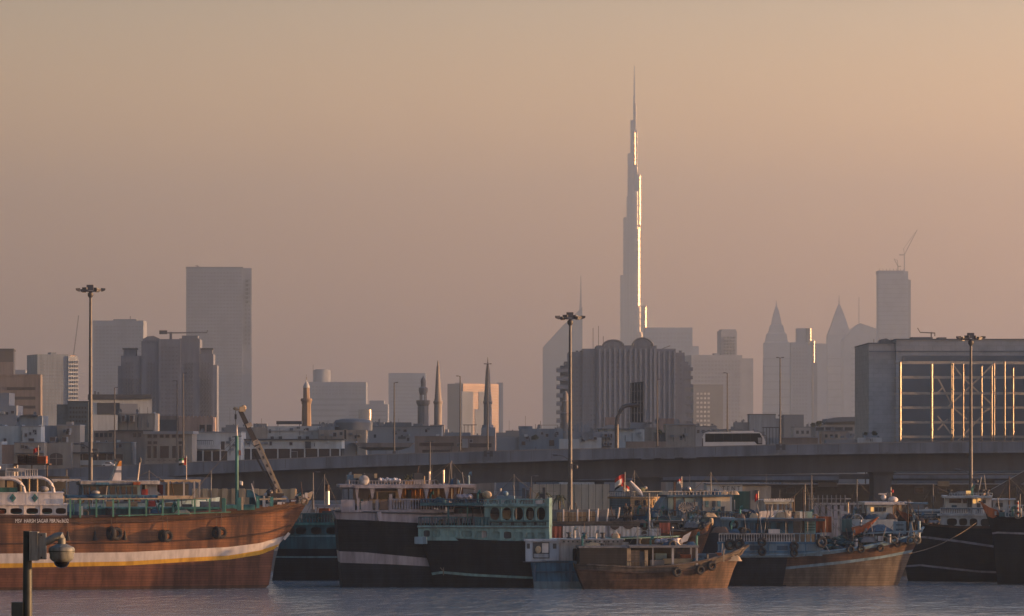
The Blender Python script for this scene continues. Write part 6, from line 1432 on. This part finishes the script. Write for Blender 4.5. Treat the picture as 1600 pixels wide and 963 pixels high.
J.rail(BLUD,1018,1185,796,806,40,-0.2,wpx=1.0,rw=1.6,yt2=802,yb2=812)
mb=MB(); mb.ball((J.X(1079),2,J.Z(766)),0.55,0.5,0.36); mb.build('roof_bundle',TARP,J.root); MB().ball((J.X(1081),1.5,J.Z(764)),0.2,0.2,0.25).build('roof_lamp',CHROME,J.root); MB().tube([(J.X(1081),1.5,J.Z(764)),(J.X(1085),1.5,J.Z(770))],0.1,6).build('roof_lamp_arm',TAN,J.root)
J.bar2('dark_mast',WOODD,(1055,812),(1055,753),3.2,0.4); J.bar2('thin_mast',STEEL,(1083,768),(1083.5,742),0.6,2); J.bar2('derrick_post',DRK,(1089,830),(1089,790),1.6,-0.6)
mb=MB()
for k in range(14):
    a=2*pi*k/14; mb.tube([(J.X(1070),-0.7,J.Z(795)),(J.X(1070)+0.75*cos(a),-0.7,J.Z(791)+0.5*sin(a)),(J.X(1070)+0.95*cos(a),-0.7,J.Z(793)+0.55*sin(a))],[0.06,0.1,0.16],6)
mb.build('bunched_nets',TARP,J.root); J.bar2('net_post',DRK,(1070,812),(1070,795),1.4,-0.7)
flag(J,'tiny red and white flag above the cream wheelhouse',1071,748,7,7,2,RWF,dirx=-1,pole=768)
MB().hexa([(J.X(1012),0.0,J.Z(812)),(J.X(1050),0.0,J.Z(812)),(J.X(1050),3,J.Z(812)),(J.X(1012),3,J.Z(812))],[(J.X(1016),0.6,J.Z(802)),(J.X(1042),0.6,J.Z(805)),(J.X(1042),2.4,J.Z(805)),(J.X(1016),2.4,J.Z(802))]).build('covered_skiff',TEALD,J.root)

# ------------------------------------------------------------------ K: blue dhow in front right
K=Boat('blue_dhow','blue and brown dhow with white balustrade and nets on foredeck, right',1280,440,yaw=-3,cat='dhow',group='moored dhows')
ks=[(1100,868),(1180,868),(1240,867),(1300,861),(1345,855),(1390,847),(1425,838),(1447,824)]
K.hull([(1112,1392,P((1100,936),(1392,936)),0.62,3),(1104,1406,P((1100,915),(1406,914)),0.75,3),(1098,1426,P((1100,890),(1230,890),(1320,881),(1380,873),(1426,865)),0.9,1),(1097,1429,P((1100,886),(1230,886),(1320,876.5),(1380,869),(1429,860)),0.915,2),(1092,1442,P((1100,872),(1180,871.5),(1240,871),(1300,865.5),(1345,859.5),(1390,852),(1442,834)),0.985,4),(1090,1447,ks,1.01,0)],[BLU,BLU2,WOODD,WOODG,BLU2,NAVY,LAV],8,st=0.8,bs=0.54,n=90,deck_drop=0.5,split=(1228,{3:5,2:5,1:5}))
K.strake('rail_cap',BLU2,ks,0.13,1110,1445,off=0.0)
MB().box(K.X(1104),K.side(1150,900)-0.02,K.Z(916),K.X(1104)+0.1,K.side(1150,900),K.Z(900)).build('draft_mark',BWH2,K.root)
K.box('bulwark',BLU2,1122,848,1285,869,0.05,0.2); K.box('bulwark_band',BLU,1121,847,1286,850.5,-0.02,0.25); K.box('bulwark_band',BLU,1121,861,1286,864,-0.02,0.1)
for x in (1125,1160,1200,1232,1258): K.box('bulwark_frame',BLU,x,849,x+1.8,869,-0.04,0.06)
for x0,x1 in ((1172,1192),(1214,1231)): K.box('recess_panel',BLUD,x0,853,x1,860,0.02,0.07)
K.rail(BWH2,1124,1241,834.5,847,30,0.2,wpx=2.0,rw=1.8); K.rail(BLU2,1241,1284,834,850,5,0.2,wpx=2.2,rw=1.8)
K.box('cabin',BLU,1150,813,1240,834,2.2,6.2); K.box('cabin_roof',BLU2,1126,810.5,1240,814,1.6,6.6); K.box('cabin_wall',BLU2,1128,814,1158,834,1.9,2.2)
mb=MB().torus((K.X(1147),1.8,K.Z(820.5)),0.38,0.14,20,8); mb.build('fan_tyre',RUB,K.root)
for x in (1163,1172,1181,1190,1199,1214,1226): K.box('cabin_window',BLUD,x,818,x+6,829,2.1,2.3)
K.box('white_box',BWH,1201,827.5,1219,835,0.5,1.4); K.box('awning_net',DRK,1195,811,1290,815,0.8,4.8)
for x in (1228,1262,1290): K.post('awning_post',STEEL,x,812,836,1.2,0.9)
K.box('aft_house',TEAL2,1258,815,1275,834,1.6,4); 
for y in (820,824,828): K.box('louvre',TEALD,1259,y,1274,y+1.6,1.5,1.62)
wavy('brown_sail',ORG,K.X(1276),K.Z(833),K.X(1300),K.Z(808),2.6,K.root,nx=14,amp=0.25,fr=1.6)
# white ladder tower, wheel and gear
for x in (1300.5,1314.5): K.post('tower_leg',BWH2,x,797,835,3,3,rnd=False)
for y in (798,812,826): K.bar2('tower_beam',BWH2,(1299,y),(1316,y),2.4,3)
for x in (1300.5,1314.5): K.post('tower_leg',BWH2,x,797,835,3,4,rnd=False)
K.box('tower_box',BWH2,1315,800,1326,804,3,3.8); K.post('tower_pipe',TAN,1326,786,802,3,3.2)
MB().torus((K.X(1340),3,K.Z(814)),0.62,0.06,26,6).build('white_hoop',BWH2,K.root); mb=MB()
for k in range(6): mb.bar((K.X(1340),3,K.Z(814)),(K.X(1340)+0.6*cos(k*pi/3),3,K.Z(814)+0.6*sin(k*pi/3)),0.04)
mb.build('hoop_spokes',BWH2,K.root); K.box('winch_frame',TEALD,1317,812,1332,832,2.6,4); K.post('vent_pipe',BWH2,1346,813,834,3.4,2.4)
for y in (817,822,827): K.box('pipe_band',DRK,1344,y,1348,y+1.6,2.2,2.6)
for (x0,y0,x1,y1,m) in ((1290,838,1330,858,TEALD),(1325,834,1372,852,TEALD),(1300,846,1350,860,BLUD)):
    mb=MB(); n=8
    for i in range(26):
        u=random.random(); v=random.random(); mb.ball((K.X(lerp(x0,x1,u)),1.6+2.4*random.random(),K.Z(lerp(y1,y0,v*sin(pi*u)))),0.45,0.5,0.2,8,5)
    mb.build('net_heap',m,K.root)
NETS=M('blue_net',(0.05,0.10,0.15),scale=3,var=0.5,rough=0.95)
mb=MB(); n=14
vs=[(K.X(lerp(1358,1400,i/n)),2.0+4*j/6,K.Z(836-16*sin(pi*(0.15+0.8*i/n))*sin(pi*(0.1+0.8*j/6))+random.uniform(-.8,.8))) for j in range(7) for i in range(n+1)]
mb.add(vs,[(j*(n+1)+i,j*(n+1)+i+1,(j+1)*(n+1)+i+1,(j+1)*(n+1)+i) for j in range(6) for i in range(n)],0,True); mb.build('covered_cargo',NETS,K.root)
MB().tube([(K.X(1333),2.6,K.Z(832)),(K.X(1352),2.6,K.Z(826)),(K.X(1374),2.6,K.Z(808))],[0.5,0.42,0.03],8).build('orange_awning',ORG,K.root)
K.box('blue_panel',BLU2,1397,815.5,1417,836,2.6,3.4); K.box('panel_slot',BLUD,1401,820,1413,822,2.55,2.62); K.box('panel_slot',BLUD,1401,827,1413,830,2.55,2.62)
K.bar2('fore_rail',BLU2,(1355,834),(1442,830),2.2,1.4)
for x,yt,yb in ((1337.5,842,855),(1389.5,835,848)): K.post('ringed_bollard',BWH2,x,yt,yb,5.2,0.4); K.post('bollard_ring',DRK,x,yt+3,yt+5,5.6,0.4)
for x,yt in ((1369,838),(1405,838),(1424,817),(1437,815)): K.post('bollard',BLU2,x,yt,844,4.6,2.4)
K.box('deck_lamp',BWH2,1372,838,1380,846,0.8,1.4)
kt=[(1141,851,9,'sternmost large tyre on the blue dhow bulwark'),(1155.5,850,9,'second large tyre from the stern on blue dhow'),(1191,847,7.5,'tyre at middle of the white balustrade, blue dhow'),(1191,862,7,'tyre below the middle balustrade tyre, blue dhow'),(1241,853.5,7.6,'upper tyre of the stacked pair on blue dhow'),(1241,864,6.6,'lower tyre of the stacked pair on blue dhow'),
    (1283.5,847,9.5,'big tyre at the end of blue dhow railing'),(1328.5,859,6.8,'left tyre of the foredeck pair on blue dhow'),(1345.5,858.5,6.8,'right tyre of the foredeck pair on blue dhow'),(1376,857,6.2,'tyre between foredeck pair and the bow, blue dhow'),(1403,850,6.2,'tyre nearest the bow of blue dhow'),(1420,847,5.6,'small bow tyre close under blue dhow rail')]
for x,y,r_,lab in kt: tyre(K,x,y,r_,lab,rope_to=y-10,off=0.05,tilt=0.25,group='tyres on the blue dhow',d=min(0.02,K.side(x,y)) if x<1290 else None)
K.bar2('hanging_hose',BWH2,(1286,846),(1296,862),1.2,-0.3)
o=empty('mooring_rope',K.w(1420,866,2.4),0,'long slack mooring rope from blue dhow bow to black dhow','rope')
e=pw(1527,816,455)-K.w(1420,866,2.4); MB().tube([(e.x*t,e.y*t,e.z*t-2.2*t*(1-t)) for t in [i/14 for i in range(15)]],0.045,5).build('strand',ROPE,o)

# ------------------------------------------------------------------ L, M: black dhows at right with orange prows
L=Boat('black_dhow','black dhow with white arcaded wheelhouse, right of blue dhow bow',1490,454,yaw=-4,cat='dhow',group='moored dhows')
L.hull([(1432,1640,P((1400,936),(1640,936)),0.62,0),(1422,1650,P((1400,917),(1650,917)),0.75,0),(1416,1655,P((1400,890),(1440,886),(1530,895),(1655,899)),0.86,1),(1415,1656,P((1400,887),(1440,883),(1530,892),(1656,896)),0.87,0),(1408,1660,P((1400,842),(1446,842),(1500,848),(1560,857),(1660,860)),0.96,1),(1408,1661,P((1400,838.5),(1446,838.5),(1500,844.5),(1560,853.5),(1661,857)),0.965,0),(1404,1665,P((1400,812),(1420,815),(1450,822),(1500,826),(1665,826)),1.0,2),(1402,1666,P((1400,797),(1408,801),(1425,813),(1455,819),(1500,822),(1666,822)),1.01,0)],[BLK,LAV,WOODD],8.4,st=0.8,bs=0.5,bowleft=True,n=60,deck_drop=0.4)
MB().prism([(L.X(1402),L.Z(796)),(L.X(1412),L.Z(801)),(L.X(1428),L.Z(806)),(L.X(1432),L.Z(816)),(L.X(1420),L.Z(818)),(L.X(1410),L.Z(808))],L.yc-1.4,L.yc-1.1).build('orange_prow',ORG,L.root)
MB().prism([(L.X(1402),L.Z(796)),(L.X(1412),L.Z(801)),(L.X(1428),L.Z(806)),(L.X(1432),L.Z(816)),(L.X(1420),L.Z(818)),(L.X(1410),L.Z(808))],L.yc+1.1,L.yc+1.4).build('orange_prow',ORG,L.root)
WL=M('dhow_cold_white',(0.38,0.42,0.45),mode='streak',scale=0.8,var=0.2,rough=0.55)
L.arcade('arcade_wall',WL,1470,806,1556,824,[(1488,816,8,5.6,3),(1505.5,816,6.4,5.6,3),(1521.5,816.5,6,6,3),(1540,817,7.5,6,3)],1.0,0.2); L.box('arcade_back',DRK,1470,806,1556,824,3,3.1); L.box('arcade_cap',WL,1465,803.4,1560,806.4,0.8,6.6)
L.rail(WL,1470,1553,794,803.6,30,1.0,wpx=1.4,rw=1.4); L.box('rail_line',BLUD,1470,794.6,1554,796,0.95,1.05)
L.box('wheelhouse',WL,1478,778,1520,796,2.2,6); L.box('wheelhouse',BWH,1520,778,1550,804,2.0,6); L.box('roof',WL,1474,775,1551,778.4,1.2,6.6); L.rail(WL,1484,1551,771,775.2,16,1.4,wpx=0.8,rw=0.9,bot=False)
L.box('window',GLASS,1484,780.5,1503,786.5,2.12,2.25); L.box('window',GLASS,1506,780,1512,787,2.12,2.25); L.box('door',DRK,1513,780,1519,800,2.1,2.25); L.box('window',GLOWM,1521,781,1526,787,1.92,2.05); L.box('window',GLOWM,1528.5,779.5,1533,785,1.92,2.05); L.box('window',DRK,1536,781,1541,787,1.92,2.05); L.box('door',BLUD,1488,790,1496,796,2.1,2.25); L.box('rear_door',DRK,1527,787,1533,803,1.95,2.05)
for x,yt in ((1506,752),(1503,756),(1538,760)): L.bar2('aerial',STEEL,(x,775),(x,yt),0.6,3)
MB().box(L.X(1511),2,L.Z(772.5),L.X(1518),3,L.Z(767.5)).build('lamp_box',GLOWM,L.root); L.bar2('lamp_stem',STEEL,(1515,775),(1515,771),1.2,2.6); MB().lathe(L.X(1537),3,[(0.25,L.Z(775)),(0.3,L.Z(771)),(0.08,L.Z(766))],10).build('radar_post',TAN,L.root)
L.box('aft_cabin',WL,1430,797,1472,812,2.2,6); 
for y in (800,804,808): L.box('louvre',BLUD,1432,y,1472,y+1.6,2.1,2.22)
L.box('aft_roof',BLU2,1416,786.5,1452,789,3,6); L.box('deck_bundle',TARP,1420,788,1445,797,3,5); mb=MB()
for k in range(22): mb.ball((L.X(1432+random.random()*22),1.6+random.random()*2,L.Z(819-random.random()*9)),0.28,0.3,0.22,8,5)
mb.build('net_heap',CLB,L.root)
Mm=Boat('right_edge_dhow','black dhow at right edge with orange prow and grey stripe',1600,443,yaw=-6,cat='dhow',group='moored dhows')
Mm.hull([(1566,1760,P((1540,936),(1760,936)),0.62,0),(1560,1770,P((1540,919),(1770,919)),0.75,0),(1552,1780,P((1540,839),(1560,835),(1780,840)),0.93,1),(1551,1781,P((1540,836),(1560,832),(1781,837)),0.935,0),(1545,1790,P((1540,815),(1570,812),(1600,811),(1790,812)),0.98,0),(1538,1795,P((1536,793),(1550,803),(1565,808),(1600,808),(1795,808)),1.0,0)],[BLK,LAV],8.4,st=0.8,bs=0.45,bowleft=True,n=50,deck_drop=0.4)
pr=[(1532,783.5),(1547,794),(1560,798),(1563,806),(1553,811),(1545,808),(1538,797)]
for a,b in ((-1.3,-1.0),(1.0,1.3)): MB().prism([(Mm.X(x),Mm.Z(y)) for x,y in pr],Mm.yc+a,Mm.yc+b).build('orange_prow',ORG,Mm.root)
Mm.box('prow_mark',BWH2,1555,800,1558,806,Mm.yc-1.34,Mm.yc-1.29); Mm.bar2('prow_cap',DRK,(1530,784),(1536,786),2,Mm.yc-1)
Mm.box('deck_cabin',WL,1553,782,1586,806,4,7); Mm.box('cabin_window',DRK,1558,787,1568,793,3.9,4.05); Mm.box('cabin_roof',WL,1551,780.5,1588,782.6,3.6,7.4); Mm.rail(WL,1572,1640,790,808,16,1.4,wpx=1.4,rw=1.4); Mm.post('striped_pole',BWH,1590.5,783,808,3,1)
for y in (785,793,801): Mm.post('pole_band',RED,1590.5,y,y+3.4,3.4,1)
for x in (1572,1578,1596): Mm.post('deck_post',WL,x,795,808,2.2,2)
Mm.box('deck_gear',TEALD,1562,801,1572,808,2,3)

# ------------------------------------------------------------------ N, O: two more wheelhouses behind
N_=Boat('dome_radar_boat','white wheelhouse boat with radar domes behind the blue dhow foredeck',1390,472,yaw=4,cat='boat')
N_.hull([(1330,1450,P((1330,935),(1450,935)),0.7,0),(1325,1455,P((1325,830),(1455,830)),0.95,1),(1324,1456,P((1324,812),(1456,812)),1,0)],[NAVY,WL],6.5,st=0.85,bs=0.65,n=16)
N_.box('wheelhouse',WL,1357,788,1397,812,1,5); N_.box('roof',BWH,1352,785,1429,789,0.5,5.6)
for x,m in ((1362.5,GLOWM),(1369,GLASS),(1375,GLASS),(1382,GLASS)): N_.box('window',m,x,793,x+4.4,799.6,0.9,1.05)
N_.box('aft_panel',TAN,1400,789,1412,800,1.4,1.5); N_.post('roof_post',BWH2,1408,789,812,2,1.2); N_.post('roof_post',WOODD,1398,789,812,3,1.2)
MB().ball((N_.X(1387),3,N_.Z(778)),0.34,0.34,0.34).build('radar_dome',BWH,N_.root); MB().ball((N_.X(1402),3,N_.Z(782)),0.6,0.5,0.4).build('radar_dome',BWH,N_.root); N_.box('radar_scanner',BWH,1379,771.5,1392,773.5,2.8,3.1); N_.post('scanner_post',BWH2,1386,773.5,786,2,3)
for a,b in (((1393,785),(1399,768)),((1401,785),(1393,769)),((1389,775),(1401,776))): N_.bar2('signal_mast',STEEL,a,b,1.1,3)
flag(N_,'tiny red flag above the radar dome boat',1399,765,4,5,3,REDF,dirx=1,pole=780)
O_=Boat('crenel_wheelhouse_boat','small cream wheelhouse with notched roof edge behind the blue dhow cabin',1220,470,yaw=12,cat='boat')
O_.hull([(1180,1290,P((1180,935),(1290,935)),0.7,0),(1176,1295,P((1176,830),(1295,830)),0.95,0),(1175,1296,P((1175,812),(1296,812)),1,0)],[NAVY],6.5,st=0.85,bs=0.65,n=16)
O_.box('wheelhouse',WL,1198,784,1241,800,1,4.6); O_.box('lower_house',BWH,1190,799,1239,812,0.6,5); O_.box('roof',WL,1195,781.5,1243,784.4,0.6,5)
for i in range(13): O_.box('roof_notch',BWH,1196+i*3.7,779.4,1198+i*3.7,781.6,0.6,0.8)
for x in (1200,1206,1213,1221,1227,1234): O_.box('window',GLASS,x,788,x+4,797,0.9,1.05)
O_.box('side_locker',CRM,1241,786,1244,800,1.2,4); O_.post('stern_pole',WOODD,1244,776,800,3,1); O_.bar2('aerial',STEEL,(1226,781),(1226,766),0.6,2); O_.bar2('aerial',STEEL,(1208,781),(1208,740),0.5,3)
flag(O_,'red flag left of the notched roof wheelhouse',1192,771,6,11,2,REDF,dirx=-1,pole=800,drop=0.6)
MB().lathe(O_.X(1175),3,[(0.9,O_.Z(806)),(0.88,O_.Z(802)),(0.6,O_.Z(798)),(0.1,O_.Z(796.5))],18).build('round_hatch',BWH2,O_.root); MB().tube([(O_.X(1184),2,O_.Z(806)),(O_.X(1190),2,O_.Z(801)),(O_.X(1198),2,O_.Z(804))],0.35,8).build('vent_cowl',BWH2,O_.root)
for x,m in ((1254,WL),(1262,TEAL2)): O_.box('deck_tank',m,x,800,x+12,810,1,3)
# white works and pipe gear on the quay right of centre, dark boom at the edge
T=Q('quay_pipe_racks','low white pipe racks on the quay behind the ladder tower',1300,540,cat='rack')
T.box('rack_beam',BWH2,1270,786,1345,789,0,0.4); T.box('rack_beam',BWH2,1262,779,1330,780.4,0.3,0.5)
for i in range(12): T.box('rack_post',BWH2,1264+i*7,774 if i<9 else 784,1265+i*7,None,0,0.3)
for i in range(6): T.box('drum',LAV,1272+i*10,790,1278+i*10,None,-0.8,0)
o=empty('dark_boom',pw(1552,772,520),0,'dark crane boom rising out of the right edge behind black dhow','boom'); e=pw(1640,722,520)-pw(1552,772,520)
mb=MB(); mb.bar((0,0,0),e,0.9,1.2); mb.build('boom_box',BOOMD,o); mb=MB(); b_=e*0.45; mb.bar(b_,(b_.x-0.2,b_.y,2.2-o.location.z),0.5); mb.build('prop',BOOMD,o); mb=MB(); mb.bar((-0.6,0,-0.3),(0.8,0,-0.1),0.5); mb.bar((0.4,0,0),(0.3,0,2.2-o.location.z),0.5); mb.build('boom_foot',BOOMD,o)

# ------------------------------------------------------------------ two people on the draped dhow deck
def person(label,x,ytop,ybot,d,facing,top,trs,seed,arm=0.0):
    p=Hh.w(x,ybot,d); hgt=(ybot-ytop)*Hh.s; k=hgt/1.72
    o=empty('person',p,R(facing),label,'person','men standing on the draped dhow')
    me=bpy.data.meshes.new('body')
    J_=[(0,0,.95),(0,0,1.15),(0,0.01,1.35),(0,0,1.47),(0,-0.01,1.54),(0,-0.02,1.63),(0,-0.02,1.71),  # 0 pelvis..6 head
        (.10,0,.90),(.11,-.01,.50),(.11,.03,.08),(.11,-.10,.04),(-.10,0,.90),(-.12,.02,.50),(-.13,.05,.08),(-.13,-.08,.04),
        (.19,0,1.40),(.24,.02,1.13),(.21,-.10-arm,.92),(.21,-.14-arm,.84),(-.19,0,1.40),(-.25,.03,1.13),(-.23,-.06,.90),(-.23,-.08,.82)]
    rad=[.15,.14,.17,.08,.06,.095,.07,.10,.07,.045,.04,.10,.07,.045,.04,.075,.05,.04,.035,.075,.05,.04,.035]
    ed=[(0,1),(1,2),(2,3),(3,4),(4,5),(5,6),(0,7),(7,8),(8,9),(9,10),(0,11),(11,12),(12,13),(13,14),(2,15),(15,16),(16,17),(17,18),(2,19),(19,20),(20,21),(21,22)]
    me.from_pydata([(a*k,b*k,c*k) for a,b,c in J_],ed,[]); me.update()
    tmp=bpy.data.objects.new('tmp',me); COL.objects.link(tmp); sk=tmp.modifiers.new('s','SKIN'); tmp.modifiers.new('d','SUBSURF').levels=1
    for i,r_ in enumerate(rad): me.skin_vertices[0].data[i].radius=(r_*k,r_*k*0.85)
    me.skin_vertices[0].data[0].use_root=True
    dg=bpy.context.evaluated_depsgraph_get(); dg.update(); m2=bpy.data.meshes.new_from_object(tmp.evaluated_get(dg)); bpy.data.objects.remove(tmp)
    m2.materials.clear()
    sk_=M('skin',(0.16,0.09,0.06),var=0.1); hr=M('hair',(0.01,0.009,0.008),var=0.1)
    for mm in (top,trs,sk_,hr): m2.materials.append(mm)
    for pl in m2.polygons:
        c=pl.center; z=c.z/k
        pl.material_index=3 if z>1.66 else (2 if z>1.49 else (1 if z<0.98 and abs(c.x/k)<0.19 else (2 if (z<0.95) else 0))); pl.use_smooth=True
    m2.name='body'; link('body',m2,o)
    return o
DKS=M('dark_shirt',(0.03,0.03,0.035),var=0.2,scale=6); DKT=M('dark_trousers',(0.04,0.04,0.05),var=0.2,scale=6); TRT=M('grey_trousers',(0.12,0.10,0.09),var=0.2,scale=6)
person('man in dark clothes standing on deck, left of the two',979.5,786.5,815.5,1.6,20,DKS,DKT,1)
person('man in dark shirt and paler trousers standing right of the other',986.5,788,816,1.3,-40,DKS,TRT,2,0.08)
# ------------------------------------------------------------------ deck gear and rigging shared by the dhows
def gear(B,x0,x1,y,d0,d1,seed,n=10):
    """small fixed fittings: cowls, coiled ropes, winches, lockers, spars"""
    rr=random.Random(seed)
    for k in range(n):
        x=rr.uniform(x0,x1); d=rr.uniform(d0,d1); c=rr.random(); X=B.X(x); z=B.Z(y)
        if c<0.2:
            h=rr.uniform(0.5,1.0); mb=MB(); mb.tube([(X,d,z),(X,d,z+h),(X+0.12,d,z+h+0.2),(X+0.32,d,z+h+0.22)],[0.12,0.12,0.16,0.24],8); mb.build('vent_cowl',rr.choice([BWH2,BLU2,TEAL]),B.root)
        elif c<0.4: MB().torus((X,d,z+0.12),0.32,0.11,14,6).build('coiled_rope',ROPE,B.root).rotation_euler=(0,0,0)
        elif c<0.55:
            mb=MB(); mb.lathe(X,d,[(0.28,z),(0.28,z+0.1),(0.16,z+0.14),(0.16,z+0.5),(0.3,z+0.55),(0.3,z+0.65)],10); mb.build('capstan',DRK,B.root)
        elif c<0.75:
            mb=MB(); w=rr.uniform(0.4,1.1); h=rr.uniform(0.3,0.7); nn=9
            vs=[(X+w*(i/nn*2-1),d+0.5*(j/5*2-1),z+h*max(0,(1-(i/nn*2-1)**4)*(1-(j/5*2-1)**4))*rr.uniform(0.75,1.1)) for j in range(6) for i in range(nn+1)]
            mb.add(vs,[(j*(nn+1)+i,j*(nn+1)+i+1,(j+1)*(nn+1)+i+1,(j+1)*(nn+1)+i) for j in range(5) for i in range(nn)],0,True); mb.build('lashed_canvas',rr.choice([TARP,TAN,BLUD,TEALD,CLB]),B.root)
        else:
            h=rr.uniform(1.2,2.4); MB().tube([(X,d,z),(X+rr.uniform(-.5,.5),d+0.2,z+h)],0.045,6).build('spar',rr.choice([WOODD,BWH2,STEEL]),B.root)
def rig(B,x,yb,yt,d,to,m=STEEL,w=1.6):
    """a mast with stays"""
    MB().lathe(B.X(x),d,[(w*B.s*0.6,B.Z(yb)),(w*B.s*0.3,B.Z(yt))],8).build('mast',m,B.root)
    for (tx,ty,td) in to:
        a=Vector((B.X(x),d,B.Z(yt+2))); b=Vector((B.X(tx),td,B.Z(ty)))
        MB().tube([a,(a+b)/2+Vector((0,0,-0.12)),b],0.022,4).build('stay',ROPE,B.root)
gear(A,120,340,806,5.5,8.2,1,12); gear(A,395,470,788,2.4,5.5,2,8); gear(B,100,320,784,0.8,5,3,10)
gear(C,450,520,817,0.8,3,4,6); gear(D,640,730,757.5,1.5,5,5,8); gear(D,530,640,757.5,3,6,55,7)
gear(E,660,760,786,1,5,6,10); gear(E,765,850,788,1,6,7,9); gear(Fb,875,970,842.5,0.5,3.5,8,8)
gear(Hh,870,1000,818,1.5,3,9,8); gear(Hh,1000,1100,826,1.5,5,10,12); gear(G,985,1090,852.5,0.5,4.5,11,10); gear(G,1095,1150,878,1.2,3,12,7); gear(G,910,980,853.5,0.5,4,13,7)
gear(J,1040,1150,773.5,0.6,4.5,14,10); gear(J,1010,1180,806,-0.1,0.7,15,10); gear(K,1130,1240,810.5,2,5.5,16,10); gear(K,1285,1430,848,1,5,17,26); gear(K,1130,1280,834,1,2,18,8)
gear(L,1420,1475,818,1.5,5,19,10); gear(L,1480,1550,775,1.6,5,20,8); gear(Mm,1560,1650,808,1.5,5,21,12); gear(N_,1400,1450,812,0.6,4,22,8); gear(O_,1180,1290,812,0.4,3,23,12); gear(N_,1330,1356,812,0.6,4,24,5)
rig(C,505,817,742,3,[(470,817,3),(540,817,3)]); rig(D,700,800,720,3.5,[(660,757,3),(735,760,3),(640,757,5)],w=2.2); rig(E,800,788,742,4,[(760,786,4),(855,786,4)])
rig(Hh,1013,803,770,-0.9,[(960,815,0.5),(1060,830,1.5)],BWH2,2.6); rig(J,1120,776,738,3,[(1085,772,3),(1146,772,3)]); rig(K,1256,834,765,3,[(1200,812,3),(1300,800,3),(1330,848,3)],WOODD,2.4); rig(K,1420,840,780,3.2,[(1380,846,2.5),(1445,826,3.5),(1330,812,3)],WOODD,2)
rig(L,1460,818,757,4,[(1425,812,4),(1500,776,4)],STEEL,2); rig(Mm,1578,808,745,4,[(1550,803,4),(1640,808,4)],WOODD,2.4); rig(O_,1270,812,757,3,[(1240,786,3),(1296,812,3)],STEEL,2); rig(N_,1345,812,750,3,[(1380,785,3),(1326,812,3)],STEEL,1.8)
rig(A,333,803,735,4.5,[(280,800,4.5),(370,690,3.6)],STEEL,1.6); rig(B,238,780,735,4,[(262,752,4),(200,752,4)],STEEL,1.2)
rig(G,1000,852,826,2,[(985,853,2),(1053,830,1.4)],STEEL,1.4); rig(I_,1010,777,735,2,[(990,770,1),(1034,770,2)],STEEL,1.2)

for sd,(B_,x0,x1,y,d0,d1,n_) in enumerate(((J,1015,1180,808,-0.15,0.6,16),(I_,986,1030,804,-1.2,-0.3,6),(O_,1180,1290,811,0.3,3,14),(N_,1330,1450,811,0.3,3,12),(L,1415,1475,817,0.6,2,12),(K,1285,1440,846,0.6,3,20),(K,1125,1240,833,0.6,1.8,10),(Hh,1000,1105,825,0.8,3,12),(E,660,755,820,0.8,2.2,10),(D,530,700,796,0.8,3.2,12),(Mm,1560,1620,807,0.8,3,8),(A,125,345,804,0.9,2.2,14),(A,400,480,786,1.4,3,8),(C,455,525,816,0.6,2,8))):
    gear(B_,x0,x1,y,d0,d1,200+sd,n_)
# ------------------------------------------------------------------ near surveillance camera on its pole
DN=36.0; SN=DN/F
def nx(x): return (x-800)*SN
def nz(y): return HC+(HZ-y)*SN-1.6
o=empty('surveillance_camera_pole',(nx(43),DN,1.6),0,'grey dome surveillance camera on a dark pole, lower left foreground','camera')
PM=M('pole_green_grey',(0.035,0.045,0.045),rough=0.5,var=0.25,scale=6); CG=M('camera_housing',(0.17,0.18,0.165),rough=0.5,var=0.2,scale=20,mode='streak')
X=lambda x:nx(x)-nx(43)
MB().lathe(0,0,[(0.075,0),(0.055,1.0),(0.042,nz(960)),(0.038,nz(830))],16).build('pole',PM,o)
MB().box(X(19),-0.06,nz(990),X(37),0.05,nz(941)).build('junction_box',PM,o)
mb=MB(); mb.box(X(47),-0.075,nz(876),X(60),0.06,nz(831)); mb.box(X(60),-0.06,nz(874),X(72),0.045,nz(833)); mb.build('mount_plate',CG,o)
for yy in (836,871): MB().ball((X(66),-0.062,nz(yy)),0.008,0.006,0.008,8,6).build('bolt',PM,o)
MB().tube([(X(64),-0.02,nz(850)),(X(76),-0.03,nz(845)),(X(90),-0.03,nz(838)),(X(96),-0.03,nz(837)),(X(97),-0.03,nz(842)),(X(97),-0.03,nz(853))],[0.036,0.034,0.034,0.034,0.034,0.034],12).build('arm',CG,o)
h=MB(); c=(X(97),-0.03); h.lathe(c[0],c[1],[(0.045,nz(850)),(0.085,nz(853.5)),(0.105,nz(855)),(0.114,nz(858)),(0.114,nz(863)),(0.106,nz(866)),(0.106,nz(872)),(0.094,nz(875)),(0.070,nz(878))],28)
hd=h.build('housing',CG,o)
MB().lathe(c[0],c[1],[(0.072,nz(877)),(0.066,nz(881)),(0.05,nz(885)),(0.02,nz(887.4))],24).build('dome',M('dome_glass',(0.012,0.012,0.014),rough=0.08,var=0.1,spec=0.7),hd)
MB().lathe(c[0],c[1],[(0.117,nz(860.5)),(0.117,nz(862))],28).build('seam_ring',PM,hd)
